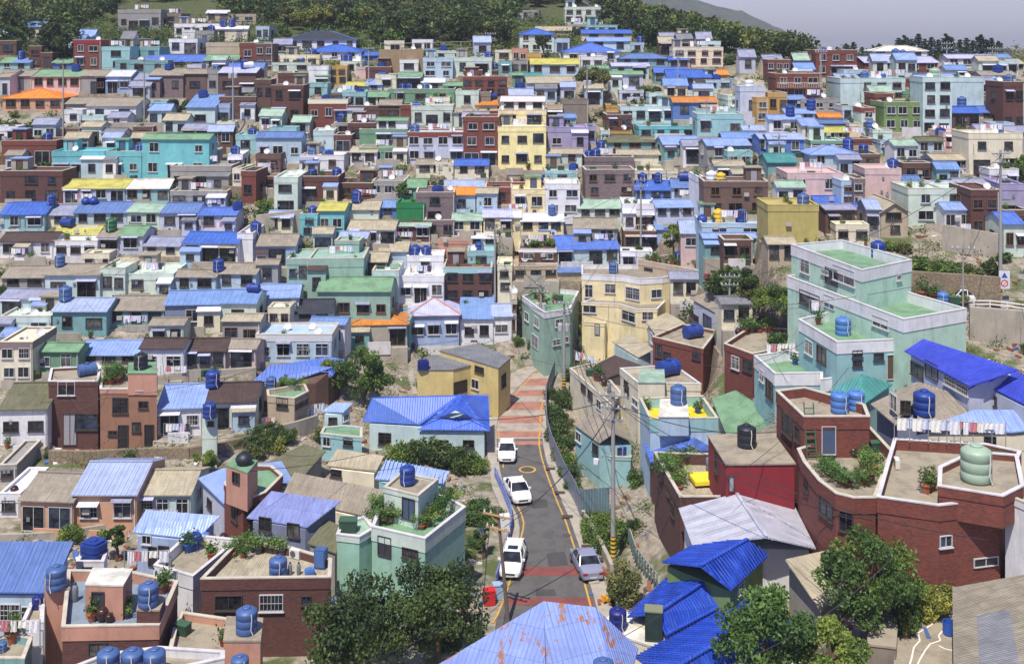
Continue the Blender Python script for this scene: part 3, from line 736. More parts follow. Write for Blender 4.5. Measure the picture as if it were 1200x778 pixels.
ptile(0, 0, '''
98 184 122 178 cream g100 blu n=1
538 733 45 140 grey f con n=1 L=5 w=4
733 825 62 130 stone f con n=2
795 1000 108 170 white f con n=1 w=5
1045 1167 65 105 tan f con n=1
940 1043 60 100 tan g48 whi n=1
835 890 137 177 white f con n=1 v L=3
770 900 177 245 white f wht n=1 w=2
895 975 140 200 grey f con n=1 T=vb.7
975 1130 132 190 cream g120 whi n=1 T=vb.25,vb.5
335 460 182 320 brick f con n=2 w=2 fr=w T=vb.6 trim=crimson
463 592 213 320 aqua f con n=2 w=1
592 727 213 275 teal f con n=1 
130 190 210 310 maroon f con n=2
188 238 240 310 maroon f con n=1 T=ek.5
0 60 285 320 aqua g262 gre n=1
60 137 285 322 aqua g265 blu n=1 T=vb.2
240 340 285 318 blue g268 gre n=1
525 595 275 325 teal f con n=1 w=1
595 765 275 335 teal f con n=1
650 925 280 310 pink g252 cob n=1 w=4
930 1080 275 310 lilac g250 gre n=1
940 1092 195 250 tan f con n=1 v
1092 1167 195 285 brick f con n=1 w=1 fr=w
0 45 350 435 lilac g320 tan n=1
45 145 345 410 grey g318 tan n=1
145 368 350 412 pink g318 gre n=1 w=4 trim=crimson fr=b T=qb.8
370 480 345 428 grey g320 tan n=1
440 486 350 428 blue g322 tan n=1 w=1
486 597 347 428 peri g322 whi n=1 w=2
597 705 362 420 tan g335 gbl n=1 w=2
680 835 342 430 mauve g312 tan n=1 w=2 T=qb.4
835 943 335 430 brown g315 tan n=1 w=1
945 995 318 430 grey f con n=1 w=1 T=vl.5
998 1167 330 440 umber g308 lil n=1 w=2 T=hw.7,vb.6
1000 1167 440 555 umber f con n=1 w=2
12 283 447 510 peach h407 org n=1 w=4
300 410 472 500 grey g445 tan n=1 v
295 375 500 560 white f con n=1 w=1 L=3
395 620 482 557 white g445 tan n=1 w=2
655 820 482 502 tan g450 tan n=1 v
850 980 487 585 paleaqua g432 blu n=1 w=1 T=qb.3
980 1048 472 572 peri f con n=1 w=1 T=vb.5
8 257 640 752 brick f con n=1 w=2 T=vb.75
237 480 690 815 brightaqua f con n=1 w=3 fr=w
480 645 690 815 brightaqua f con n=1 w=2 fr=w T=vb.8,vb.9
648 953 632 815 brightaqua g610 gre n=2 w=3 fr=w
1075 1167 615 700 aqua f con n=1 w=1 T=vb.7
1040 1105 705 790 white f con n=1 w=1 T=vb.3
''')
ptile(300, 0, '''
0 60 120 180 sky f con n=1 w=2
0 75 200 320 umber f con n=2 w=2
135 455 182 228 white h145 dkb n=1 w=5 trim=blue
230 480 236 272 white h205 cob n=1 w=3
475 555 252 275 blue g238 cob n=1
110 228 250 300 cream f con n=1 w=2
215 290 250 300 yellow f con n=1 w=1 T=vb.5
75 250 285 325 mint f con n=1 T=hb.7
240 330 300 410 white f con n=2 v L=4
330 415 300 385 ochre f con n=2 w=2
270 330 345 415 mint g325 gre n=1 w=1
385 480 280 330 mint f con n=1 T=vb.1,vb.3
500 615 305 360 maroon f con n=1 T=qb.6
457 500 305 355 pink f con n=1 v
545 640 340 412 cream f con n=1 w=1 T=hb.3
645 755 350 405 brick g330 gre n=1 w=2
755 860 375 408 grey g357 whi n=1
410 510 390 416 aqua g375 yel n=1
500 575 385 412 sky g362 blu n=1
805 960 232 265 mint f con n=1 w=2 T=qb.3 L=4
762 897 264 360 sky f wht n=2 w=2 fr=w
898 1075 262 345 mint f con n=1 w=2 T=vb.9
1090 1167 228 275 cream f con n=1 w=1 T=ek.2
1105 1167 278 345 teal f con n=1 w=1
948 1100 320 345 maroon f con n=1 T=vl.9
943 1145 348 442 brick f con n=2 w=4
855 943 390 415 mint g375 gre n=1
345 500 420 502 aqua f con n=1 w=3 T=qb.8
500 600 440 490 mint g418 gre n=1 w=2
600 905 405 472 green f gre n=1 w=3 T=vb.2,vb.3,vl.55
910 1015 412 492 mint f con n=1 w=1
1015 1070 420 480 stone f con n=1 v
0 68 362 555 umber f con n=2 w=2
100 248 332 400 maroon f con n=1 v
70 215 388 555 maroon f con n=2 w=2
238 418 452 565 brick f con n=1 w=3 fr=w trim=cream T=qb.4
420 660 482 560 umber f con n=1 w=3
420 560 560 655 maroon f con n=1 w=2
560 660 478 560 stone g455 tan n=1 v
660 708 478 575 brick f con n=1 v
708 897 482 582 mint f gre n=1 w=3 T=hb.1
898 985 510 577 mint g495 con n=1
1000 1100 478 500 yellow g450 rst n=1 v T=hb.8
1000 1110 505 535 brick f con n=1 v
945 1105 532 755 brick f con n=3 w=2
692 945 602 745 lilac f con n=2 w=4 trim=brick T=vl.1
550 690 548 590 white g545 gre n=1 w=3 D=173.6
472 690 588 670 green f gre n=1 w=3 T=qb.4,vl.2
472 690 672 745 green f con n=1 w=4
262 355 597 695 paleaqua f wht n=1 v
355 435 560 615 grey f con n=1 w=1 T=vb.3
355 435 615 700 maroon f con n=1 w=1
0 207 626 742 sky g602 cob n=1 w=3 fr=w
205 345 690 702 sky g665 cob n=1 v
205 400 707 785 white f con n=1 w=2 T=vl.2,qb.6
0 112 702 785 brown f con n=1 w=2
430 550 692 752 white g668 crm n=1 w=2
730 870 748 795 cream g725 tan n=1 w=2
820 900 742 800 cream f con n=1 v
905 1060 752 805 cream g727 cob n=1 w=2
''')
house(583.6, 640, 148.5, 198, 'paleyellow', 'f', 'con', n=2, w=3, L=8)
house(584, 640, 129, 148.5, 'yellow', 'f', 'con', n=1, w=2, L=8.4, D=172.5, c=0)
house(587, 638, 118.5, 130, 'white', 'g', 'whi', 113, n=1, w=3, D=174, trim='salmon')
ptile(600, 0, '''
50 122 48 82 grey f con n=1 w=3
0 50 60 90 mint f con n=1
242 415 32 105 mint f con n=2 w=4
105 270 140 166 tan g122 crm n=1 v
255 342 112 150 grey f con n=1 w=2
340 480 115 152 aqua f con n=1 w=3
35 192 157 242 mint h132 cob n=2 w=3
192 262 175 240 sky f con n=1 w=1
318 545 152 187 yellow g137 cob n=1 w=2
345 540 187 237 paleaqua g172 blu n=1 w=2
235 490 237 290 white h197 cob n=1 w=3
540 602 195 237 sky f con n=1 w=1 T=vb.8
485 715 266 302 teal h245 cob n=1 w=3
695 825 165 212 cream f wht n=1 w=3 T=qb.8
735 962 215 300 cream f wht n=2 w=4
715 810 272 312 grey g260 cob n=1 w=2
0 70 222 290 salmon f con n=1 w=2
70 132 242 292 ochre f con n=1 v
0 72 277 332 grey f con n=1 w=2
85 305 292 347 sky g268 yel n=1 w=3
345 440 312 375 mint g300 gre n=1 w=2
455 625 300 360 paleaqua g288 lil n=1 w=2
440 597 338 412 lilac g325 gre n=1 w=2
490 600 412 460 lilac f con n=1 w=2
650 790 330 380 teal g308 cob n=1 w=3
710 910 352 410 sky g318 cob n=1 w=3
815 990 340 352 tan g320 org n=1 v
885 1000 365 402 sky f con n=1 w=2 T=qb.5
1000 1052 360 402 peri f con n=1 v
800 935 412 442 mint f wht n=1 v T=qb.2
985 1065 437 495 mint f con n=1 w=1
840 1060 495 540 aqua f con n=1 v
845 1055 520 625 aqua f con n=1 w=3 fr=b
1040 1155 395 545 lilac f con n=1 w=1 T=vw.45
0 48 342 397 green g332 gre n=1
46 137 347 388 teal g333 tea n=1 v
70 280 377 442 lilac g350 crm n=1 w=2
0 185 405 437 cream f con n=1 v T=qb.2
155 230 477 570 tan f con n=1 w=1
230 348 455 565 stone f con n=2 v
430 560 480 525 ochre f con n=1 v
432 545 522 600 maroon f con n=1 w=2
430 545 598 615 ochre f con n=1 v
495 747 485 562 paleaqua f con n=1 w=4
580 832 577 627 brightaqua f con n=1 w=4 
735 935 465 542 blue g442 rst n=1 w=2
1115 1167 445 562 ochre f con n=2 w=1
162 345 580 692 purple f con n=1 w=2 fr=w
345 382 577 655 purple f con n=1 w=1
438 690 647 687 teal g617 olv n=1 w=3
405 720 702 752 cream g682 crm n=1 w=4 T=vb.0
690 888 657 727 teal g622 blu n=1 w=3
140 320 698 755 mint g678 crm n=1 w=2
335 555 715 785 mauve f con n=1 v T=vb.1,vb.25
890 1088 662 740 grey g632 blu n=1 w=2
960 1130 627 657 umber g603 blu n=1 v
1130 1167 630 702 blue g607 blu n=1 w=1
1055 1167 592 608 mint g572 blu n=1 v
405 445 595 660 paleaqua f con n=1 w=1
''')
ptile(900, 0, '''
0 102 272 378 brick f con n=2 w=3 fr=w
162 218 237 320 salmon f con n=1 v
218 405 228 352 brick f con n=2 w=3 T=eb.3
35 240 335 452 brick f con n=2 w=3 fr=w b
475 725 232 262 white h210 wht n=1 w=3
440 775 285 332 brick g260 lil n=1 w=5 fr=w T=vl.5,vl.6
505 700 357 397 brick f con n=1 v
775 935 322 347 maroon f con n=1 v T=ee.4
735 795 290 320 pink f con n=1 v
820 1000 265 310 white g250 lil n=1 w=3
1000 1108 262 300 white g248 blu n=1 w=2
1085 1167 290 322 cream g270 crm n=1 w=2 
970 1130 342 402 sky g325 tan n=1 w=2 T=qb.6
1110 1167 222 260 grey f con n=1 v
330 420 357 480 paleaqua f wht n=2 v L=8
420 625 357 465 paleaqua f con n=2 w=3 T=vl.2,vl.6
340 425 482 558 sky f con n=1 w=2
425 490 490 600 mint f con n=2 w=1 trim=brick
490 575 425 565 brick f con n=2 w=1
615 706 417 465 green f gre n=1 w=1
528 706 465 602 olive f gre n=2 w=3 fr=w
706 838 352 615 paleaqua f wht n=4 w=2 T=vg.6 tw=1.6
836 984 352 515 paleaqua f wht n=2 v L=7
850 1050 512 562 pink g485 cob n=1 w=2 T=vl.3
1000 1072 440 500 cream f con n=1 w=1
1072 1167 372 602 maroon f con n=2 w=2 T=vl.6
0 85 422 522 ochre f con n=1 w=2
83 170 452 497 blue g435 blu n=1 w=2
150 325 452 502 grey f con n=1 w=3
80 215 515 557 cream g497 blu n=1 w=2 T=vb.95
5 155 542 612 white g525 blu n=1 w=2 T=vb.7
155 230 570 642 cream g540 blu n=1 w=1
232 335 532 562 cream g518 org n=1 v
228 372 562 590 blue g548 cob n=1 v L=6
372 425 562 610 cream f con n=1 v
195 370 602 642 teal g580 yel n=1 w=3
195 345 640 692 mint f wht n=1 w=3 b trim=green
0 165 632 712 blue g608 blu n=1 w=2
0 130 738 790 teal g700 tea n=1 v
190 408 702 772 sky h665 blu n=1 w=2 fr=w T=vb.9
408 510 702 765 brown f con n=1 w=1 T=vb.5
340 475 632 662 brick f con n=1 v
478 565 592 640 mint f con n=1 v T=vl.1
513 552 640 682 sky f con n=1 w=1
552 685 672 705 sky h638 blu n=1 w=2 
685 800 642 712 sky g625 olv n=1 w=2
800 942 602 692 pink f con n=1 w=2 T=qb.1
755 915 727 790 lilac g702 crm n=1 w=2
655 755 752 795 white g728 dkb n=1 w=1
915 1160 607 800 cream f wht n=2 w=2 T=vl.7
''')
ptile(0, 200, '''
0 285 0 148 maroon f con n=2 w=3
288 568 78 150 lilac g40 yel n=1 w=4 fr=w
572 770 80 150 aqua g40 wht n=1 w=3
777 1053 -22 92 grey f con n=1 w=3
777 1035 92 168 grey f con n=1 w=3
1060 1100 -10 122 cream f con n=2 w=1
1100 1167 0 150 brick f con n=1 w=1
0 18 195 270 sky g148 cob n=1 v
20 205 198 277 aqua g145 cob n=1 w=2 fr=w T=vb.98
212 338 200 252 cream g155 gbl n=1 w=1
338 578 190 252 sky g143 cob n=1 w=3 T=eb.1,eb.25
580 727 185 262 mint g148 mnt n=1 w=2 fr=w
728 903 190 272 lilac g147 cob n=1 w=2
905 1078 200 277 lilac g168 cob n=1 w=2 T=qb.95
0 78 320 397 white g282 dk n=1 w=1
80 243 320 397 white g280 dk n=1 w=2 fr=w
243 443 290 310 white g250 yel n=1 v T=hb.2
243 443 318 397 white f con n=1 w=3
445 540 300 380 lilac g268 tan n=1 w=1 T=ve.4
540 652 295 382 lilac g252 gre n=1 w=1 fr=w
656 820 340 387 cream g300 gbl n=1 w=2
833 1083 325 422 white g278 cob n=1 w=3
1083 1152 285 412 white f wht n=1 v T=vb.9
10 200 485 537 grey g435 tan n=1 w=2
205 455 472 582 paleaqua g425 tan n=1 w=2 T=vl.15
457 570 442 572 mint f con n=1 w=2
545 665 425 492 mint g392 crm n=1 w=1
570 790 470 562 mint f con n=1 w=2
795 985 480 552 sky g450 tan n=1 w=2 T=vb.98
987 1167 465 542 sky g420 tan n=1 w=2
0 232 577 662 paleaqua g537 gbl n=1 w=2
0 230 662 755 mint f con n=1 w=2
240 485 637 752 teal g580 blu n=1 w=2 T=vl.1
487 750 632 712 teal g570 tan n=1 w=3
752 1010 608 732 slateblue g548 blu n=1 w=3
1007 1167 600 732 mint g542 blu n=1 w=1 T=hb.8
0 160 715 740 grey g688 blu n=1 v
0 160 750 790 white g718 blu n=1 v D=121
''')
ptile(0, 400, '''
0 148 0 192 cream f con n=2 w=2 fr=w trim=mauve
150 358 40 152 green g5 gre n=1 w=2 fr=w
360 640 57 107 grey g-5 blu n=1 w=3
640 838 27 167 white g-15 dk n=1 w=2 fr=w
840 1030 42 142 grey g-12 dk n=1 w=3
1032 1167 27 122 pink g-12 tan n=1 w=1
0 215 305 472 white g190 olv n=1 w=2
720 923 300 432 white g197 blu n=1 w=2 fr=w
925 1167 275 402 mint g190 dk n=1 w=2 T=vb.1
0 92 690 800 white f con n=1 w=1
0 75 560 640 grey f con n=1 w=1
95 335 714 862 peach g595 tan n=1 w=2 fr=w
337 622 690 862 peach g548 blu n=1 w=2 fr=w
628 868 690 830 paleaqua g585 crm n=1 w=3 fr=w
''')
ptile(300, 200, '''
83 190 30 202 mint f con n=2 w=1 L=8
190 375 25 150 maroon f con n=1 w=2 T=vb.3,vb.9
375 530 55 127 maroon f con n=1 w=2
460 530 15 60 stone f con n=1 v
530 675 45 122 grey f con n=1 w=3
675 775 75 127 teal g38 gre n=1 w=2
0 110 25 77 brick f con n=1 w=1
862 1040 77 105 sky g45 blu n=1 v
885 1000 107 192 sky g77 org n=1 w=1
1005 1100 100 192 sky g78 crm n=1 w=1
1045 1167 75 152 brick f con n=1 w=1
640 768 145 237 emerald f con n=1 v
730 905 98 240 mauve f con n=2 w=1 T=qb.55
770 905 225 300 mauve f con n=1 w=2
280 402 180 300 brightaqua g150 yel n=1 w=2 fr=w L=6
200 280 195 300 brightaqua f con n=2 w=1 L=3 T=vb.6
400 560 175 222 mint g137 crm n=1 v T=vb.3
555 642 165 202 blue g135 blu n=1 w=1
420 632 265 340 white g225 crm n=1 w=3
635 795 252 322 maroon g235 mnt n=1 w=2 fr=w trim=brick
895 1030 225 292 yellow g195 mnt n=1 w=2
1037 1167 210 292 yellow g178 lil n=1 w=2
5 180 340 432 peri g290 tan n=1 w=1
240 490 400 582 seagreen f gre n=1 w=2 ph=.9 L=7
140 240 400 520 seagreen f gre n=1 w=2
360 470 318 375 seagreen f gre n=1 v D=141 L=3
492 597 412 482 maroon g370 crm n=1 v
562 690 365 412 sky g320 crm n=1 v
280 612 547 700 seagreen g485 gre n=1 w=4 fr=b
690 855 388 480 white f wht n=1 w=1 T=vb.2,vb.5 D=144.5 L=4
650 855 478 605 white f wht n=1 w=3 fr=w
530 650 455 600 paleaqua f con n=1 w=1 T=qg.8
855 1075 440 605 maroon f gre n=2 w=3 trim=aqua
965 1090 365 445 aqua f org n=1 w=1 T=vb.4 D=145 L=4
830 985 318 350 salmon f con n=1 v T=qb.4
985 1090 305 342 cream g288 whi n=1 w=2
1100 1167 430 562 cream f con n=2 w=1
0 100 425 532 grey g405 tan n=1 w=1 
0 195 577 642 mint g520 blu n=1 v
30 345 650 690 white g590 dkb n=1 w=4
0 345 745 885 sky f con n=1 w=4 fr=w trim=rst
430 690 700 800 teal h645 rst n=1 w=3
560 700 680 800 teal f con n=1 w=2
930 1080 670 790 white g560 blu n=1 w=2
1080 1167 660 780 white g605 blu n=1 w=1 L=5
''')
house(479, 538, 369, 405, 'peri', 'h', 'lil', 350, n=1, w=3, fr='w', trim='salmon', a=4)
ptile(600, 200, '''
335 558 -5 127 mauve f con n=2 w=3
152 310 60 212 white f wht n=2 w=2 fr=w
150 300 0 62 aqua f con n=1 w=1 T=qb.9
0 150 52 85 brick f con n=1 v T=qb.9
0 150 85 195 yellow f con n=1 w=2 fr=w
560 755 0 48 cream f con n=1 w=3
562 740 85 132 blue g45 cob n=1 w=3 T=vb.2,vb.6
728 840 75 132 sky g38 cob n=1 w=2 T=hb.6
300 505 170 217 mint g130 mnt n=1 w=3
505 655 150 272 white f wht n=1 w=2 b
510 655 272 365 umber f con n=1 w=2
658 875 165 217 lilac g133 blu n=1 w=4
855 880 30 200 white f con n=1 v
875 1167 47 207 brown f con n=2 w=3 fr=b T=vy.3,vw.15
865 1167 240 292 sky f wht n=1 w=2 T=vb.65,eb.05,vy.3
658 770 265 280 peri g222 blu n=1 v
770 870 282 372 pink g224 blu n=1 w=1 fr=w
872 1115 305 392 teal g290 blu n=1 w=3
282 480 260 332 grey g215 tan n=1 w=2 fr=w
42 235 228 287 yellow g195 whi n=1 w=3 T=vl.75
0 40 210 282 yellow g182 whi n=1 v
30 205 355 417 maroon f wht n=1 w=2 fr=w trim=white
210 488 357 432 paleaqua g297 cob n=1 w=4
0 210 435 492 tan f con n=1 w=3
210 320 460 500 tan g428 cob n=1 v
0 20 560 760 cream f con n=2 w=1
''')
ptile(900, 200, '''
90 340 10 112 pink f con n=1 w=2 fr=w
335 390 45 165 sky f con n=2 w=1
390 442 35 175 mauve f con n=2 w=1 fr=w
442 607 -10 132 pink f con n=2 v T=vb.9
610 700 50 130 tan g22 cob n=1 w=1 
640 800 80 250 mint f gre n=2 w=1 
800 920 80 247 mint f wht n=2 w=1
925 1053 85 312 maroon f con n=2 w=2
1055 1167 60 202 purple f con n=1 v
1075 1167 240 392 mint g190 cob n=1 w=2
805 932 175 292 white g145 blu n=1 w=2
0 230 155 332 mustard f con n=2 v T=vl.8
235 430 175 207 yellow g150 cob n=1 v
220 330 145 162 tan g115 cob n=1 v
0 125 330 432 tan g300 crm n=1 w=2
450 513 172 300 grey g130 blu n=1 w=1
515 637 185 302 tan x150 crm n=2 w=1 rise=1
''')
G = 'houses of the hillside village'
D_ = 'door'
def deck_clutter(b, items):
    for kind, x, y, *r in items:
        clutter(kind, P(x, y, b['deck']+.01), b['rec'], *(r or []))
def dtank(b, x, y, w, kind='v', c='b', z=None):
    z = b['deck'] if z is None else z
    p = P(x, y, z); tank(p, w/F*p.y, kind, c, b['rec'])
def sub_block(b, pts, z, wall, floor='con', ph=.0, name='stair_hut', cap=None, wins=()):
    """a raised part of the same building standing on its deck"""
    c = b['c']; v = [P(x, y, z)-c for x, y in pts]; ar = sum(v[i].x*v[(i+1) % len(v)].y-v[(i+1) % len(v)].x*v[i].y for i in range(len(v)))
    if ar < 0: v = v[::-1]
    loc = [(p.x, p.y) for p in v]; m = MB(); z0 = b['deck']-c.z-.3; z1 = z-c.z
    m.prism(loc, z0, z1-(ph+.1 if ph else 0)); w = m.build(name, wallm(wall), b['o'])
    if ph: flat_top(w, loc, z1, ph, floor, wallm(wall), cap, name='deck')
    else: r = MB(); r.prism([((x-sum(q[0] for q in loc)/len(loc))*1.03+sum(q[0] for q in loc)/len(loc), (y-sum(q[1] for q in loc)/len(loc))*1.03+sum(q[1] for q in loc)/len(loc)) for x, y in loc], z1+.002, z1+.1); r.build('slab', roofm(floor), w)
    for (px, py, ww, hh, kind) in wins:
        f = min(v, key=lambda p: p.y); n = len(v); best = None
        ray = Vector(((px-600)/F, 1, -(py-H0)/F))
        for i in range(n):
            a = v[i]+c; bb = v[(i+1) % n]+c; t = Vector((bb.x-a.x, bb.y-a.y, 0)).normalized(); nr = Vector((t.y,-t.x,0)); den = ray.dot(nr)
            if den >= -1e-3: continue
            s = (a.x*nr.x+a.y*nr.y)/den; p = ray*s; u = (p.x-a.x)*t.x+(p.y-a.y)*t.y; Lg = (Vector((bb.x-a.x, bb.y-a.y, 0))).length
            if -.1 < u < Lg+.1 and (best is None or s < best[0]): best = (s, v[i], t, u, p.z+CZ-c.z, Lg)
        if best:
            s, a, t, u, zz, Lg = best; w_ = min(ww*s/F/max(.35, abs(t.x)), Lg-.15); h_ = hh*s/F
            add_window(w, u, zz-h_/2, w_, h_, 0, (Vector((a.x, a.y, 0)), t), FRAME_D(), False, False, name=kind, pane_m=rg() if kind == 'window' else doorm())
    return w
WHITE = lambda: plaster('white_parapet_paint', (206,204,204), .6)
for k_ in ('mint',): pass
HM = plaster('garden_mint_plaster', (180,212,192), .7)
BALC = []
# --- right: the big mint house
b = block('house', [(927.5,286),(1010,316),(1068,304),(987,281)], 19.8, 12.5, 'mint', .9, 'gre', WHITE(), 'house', 'large pale mint three-storey house with green painted roof above the terraces', 'white', [(943.5,312,7,15),(974.5,324,9,17),(989,323,16,17),(1053,325.5,6,5),(967,319,5,4)], G)
dtank(b, 1029, 302, 17, 'v', 'b')
b = block('house', [(923,323),(1059,373.5),(1132,361),(1075,345),(1000,322),(960,318)], 16.9, 11, 'mint', .95, 'gre', WHITE(), 'house', 'pale mint terrace building with washing and potted plants below the large mint house', 'white', [(949,351,14,15),(1032,378,10,11),(972,354,7,14,D_)], G)
dtank(b, 1105, 357, 13, 'v', 's'); deck_clutter(b, [('box',1054,346),('box',1118,356),('pot',1080,350,0,1.5),('pot',1088,348,0,1.8),('pot',1095,352,0,1.3),('pot',1030,346),('pot',1036,348),('pot',1044,349),('pot',1069,352),('pot',1062,350),('laundry',986,345,R(-25)),('laundry',1008,352,R(-25))])
b = block('house', [(936,373.5),(981,400),(1057,396.5),(1043,378),(985,362)], 14.9, 8.5, 'aqua', .85, 'gre', WHITE(), 'house', 'aqua two-storey house with green terrace and sky blue water tank at its edge', 'white', [(948,407,7,15),(963,416,8,18),(1004.5,414.5,11,7),(1004.5,425.5,10,6),(1029.5,418,11,7),(1043.5,430,8,28,D_)], G)
dtank(b, 988, 392, 18, 'v', 's'); deck_clutter(b, [('box',1009,390),('box',1025,390),('pot',958,380),('pot',965,376),('pot',1001,378,0,1.2),('laundry',968,374,R(-20))])
b = block('house', [(884,416),(908,437),(962,436),(962,444),(987,441),(985,424),(925,410)], 11.6, 6.5, 'aqua', .9, 'gre', WHITE(), 'house', 'aqua lower house with green roof terrace left of the aqua two-storey house', 'white', [(902,456,8,20),(893,440,5,12)], G)
deck_clutter(b, [('laundry',915,424,R(10)),('pot',948,432),('pot',932,427),('pot',973,434)])
for o_ in COL.objects:
    if o_.get('label', '').startswith(('large pale mint', 'pale mint terrace')): repaint(o_, 'wall', HM)
# --- right: purple blue long roofs
roofed('house', [[(1136,452,14.7),(1060,411,14.7),(1082,397,15.7),(1194,433,15.7)]], 'ult', [(1064,414,14.6),(1137,453,14.6),(1194,436,15.2),(1084,401,15.2)], 'lilac', 11.4, 'lilac cottage with long ultramarine metal roof on the right slope', rib=.5, group=G, wins=[(1074,433,9,14),(1092,434,9,17,D_),(1123,453,17,9)])
roofed('house', [[(1206,476,14.1),(1146,446,14.1),(1178,431,15.2),(1240,452,15.2)]], 'ult', [(1148,449,14.0),(1206,479,14.0),(1240,455,14.7),(1180,434,14.7)], 'lilac', 11, 'lilac cottage with short ultramarine roof at the right edge', rib=.5, group=G, wins=[(1161,467,8,10)])
# --- tan roof, light blue roof right
roofed('house', [[(1020,473,12.3),(1075,447,13.5),(1078,462,13.5),(1050,498,12.1)],[(1138,487,12.5),(1074,498,12.2),(1078,462,13.5),(1075,447,13.5),(1110,458,13.5)]], 'tan', [(1024,476,12.1),(1050,500,11.9),(1076,500,12.0),(1134,489,12.3),(1108,462,12.9),(1074,452,12.9)], 'slateblue', 6, 'slate blue house with wide tan slate roof and navy water tank', rib=None, group=G, wins=[(1052,475,6,18,D_),(1061,477,10,14)])
T0 = P(1083,486,12.5); tank(T0, 1.55, 'v', 'b', PENDING[-1])
roofed('house', [[(1080,501,12.5),(1186,506,12.4),(1142,480,13.3)],[(1186,506,12.4),(1240,500,12.6),(1215,480,13.3),(1142,480,13.3)]], 'blu', [(1082,503,12.3),(1186,509,12.2),(1238,503,12.4),(1212,484,12.9),(1142,484,12.9)], 'cream', 8, 'cream house with light blue hipped metal roof behind the hanging washing', rib=.4, group=G, wins=[(1160,516,12,8)])
roofed('house', [[(1015,472,11.2),(972,458,11.4),(1009,438,12.6)],[(1046,450,11.6),(1015,472,11.2),(1009,438,12.6)]], 'tea', [(974,460,11.2),(1014,473,11.1),(1044,452,11.4),(1010,447,11.6)], 'aqua', 6, 'low aqua house with teal green pyramid roof behind twin tanks', rib=.5, group=G)
# --- brick house with the twin tanks
b = block('house', [(910,457),(942,487),(1018.5,487),(1013,473),(943,453)], 13.5, 6.2, 'brick', .75, 'con', CAP(), 'house', 'red brick house with twin sky blue water tanks and green iron ladder', None, [(923,497,12,24),(935,508,5,16),(971,516,15,32,D_)], G)
dtank(b, 984, 483, 21, 'v', 's'); dtank(b, 1003, 480, 20, 'v', 's')
ld = root('ladder', P(949,535,10.6), 0, 'ladder', 'green iron ladder leaning on the red brick house with twin tanks')
m = MB(); m.beam((-.33,-.55,0),(-.33,.35,3.7),.07); m.beam((.33,-.55,0),(.33,.35,3.7),.07); m.build('side_rail', plain('green_iron', (52,92,70)), ld)
for i in range(9): m = MB(); f = (i+.6)/9.6; m.box(-.33,.33,-.55+.9*f-.06,-.55+.9*f+.06,3.7*f-.02,3.7*f+.02); m.build('rung', plain('green_iron', (52,92,70)), ld)
b = block('house', [(935,525),(942,540),(960,562),(980,577),(1001,582),(1026,582),(1046,528),(1020,500)], 11.4, 5.8, 'brick', .85, 'con', CAP(), 'house', 'curved red brick terrace with shrubs beside the green tank building', None, [(996,612,12,22),(962,590,10,20),(945,566,6,14)], G)
deck_clutter(b, [('jar',994,534),('jar',1000,535),('jar',1006,533),('box',1026,528),('pot',1018,540,0,2.2),('pot',1013,548,0,2.6),('pot',1024,552,0,2.4),('pot',1018,566,0,2.8),('pot',1010,568,0,2),('pot',971,556,0,2.4),('pot',979,562,0,2.6),('pot',988,568,0,2.4),('pot',995,570,0,2),('pot',966,550,0,1.8),('pot',1006,560,0,1.6),('gas',945,528)])
b = block('house', [(1048,513),(1028.5,581),(1100,591),(1172,583),(1196,528),(1155,519)], 12.0, 6.0, 'brick', .8, 'con', WHITE(), 'house', 'big dark red brick building with pale green water tank on its roof', None, [(1107,634,14,12),(1155,658,30,9,D_)], G)
sub_block(b, [(1101,546),(1100,568),(1175,580),(1199,568),(1192,532),(1140,528)], 12.9, 'brick', 'con', .45, 'stair_tower', WHITE())
m = MB(); c = b['c']
dtank(b, 1144, 562, 35, 'v', 'g', 12.5); deck_clutter(b, [('pot',1091,574,0,2.2),('pot',1085,577,0,1.4),('ac',1051,548,R(80)),('box',1172,542),('jar',1178,545),('jar',1184,545),('gas',1080,577,0,.6)])
for i, x in enumerate((1072,1090,1112,1134,1150)): clutter('laundry', P(x+2, 518+i*1.2, 11.9), b['rec'], R(-6))
# side annex white
block('house', [(1178,578),(1200,571),(1260,580),(1230,600)], 12.4, 6, 'white', .3, 'con', None, 'house', 'narrow white rendered annex beside the big dark red brick building', None, [], G)
# --- crimson building
b = block('house', [(830,511),(851,545),(931,544),(906,510)], 10.4, 4.6, 'crimson', .0, 'con', None, 'house', 'crimson painted building with black water tank on a bare concrete roof', None, [(840,540,5,22),(857,566,5,18,D_)], G)
b['deck'] = 10.52; dtank(b, 875, 523, 22, 'v', 'k')
b = block('house', [(767,529),(797,581),(852,581),(833,531)], 7.6, 2.2, 'maroon', .9, 'crm', None, 'house', 'dark brick terrace with yellow covered table beside the crimson building', None, [(775,556,5,9),(784,574,5,9),(789,597,5,12)], G)
tb = root('garden_table', P(826,566,6.72), R(8), 'table', 'low platform table under a bright yellow cover on the dark brick terrace')
m = MB(); m.box(-1,1,-.9,.9,.42,.5); m.build('table_top', plain('yellow_cover', (232,210,50), .5), tb)
m = MB(); m.box(-1.02,1.02,-.92,-.9,.2,.47); m.box(-1.02,1.02,.9,.92,.2,.47); m.box(-1.02,-1,-.9,.9,.2,.47); m.box(1,1.02,-.9,.9,.2,.47); m.build('cover_skirt', plain('yellow_cover', (232,210,50), .5), tb)
for sx in (-.9,.9):
    for sy in (-.8,.8): m = MB(); m.box(sx-.05,sx+.05,sy-.05,sy+.05,0,.42); m.build('leg', plain('dark_wood', (70,50,38)), tb)
deck_clutter(b, [('pot',784,553,0,2.6),('pot',788,560,0,3),('pot',790,567,0,3),('pot',796,574,0,2),('pot',783,543,0,2),('pot',795,540,0,2),('pot',800,543,0,1.6),('gas',830,551),('jar',838,560,0,1),('pot',812,542,0,1.3)])
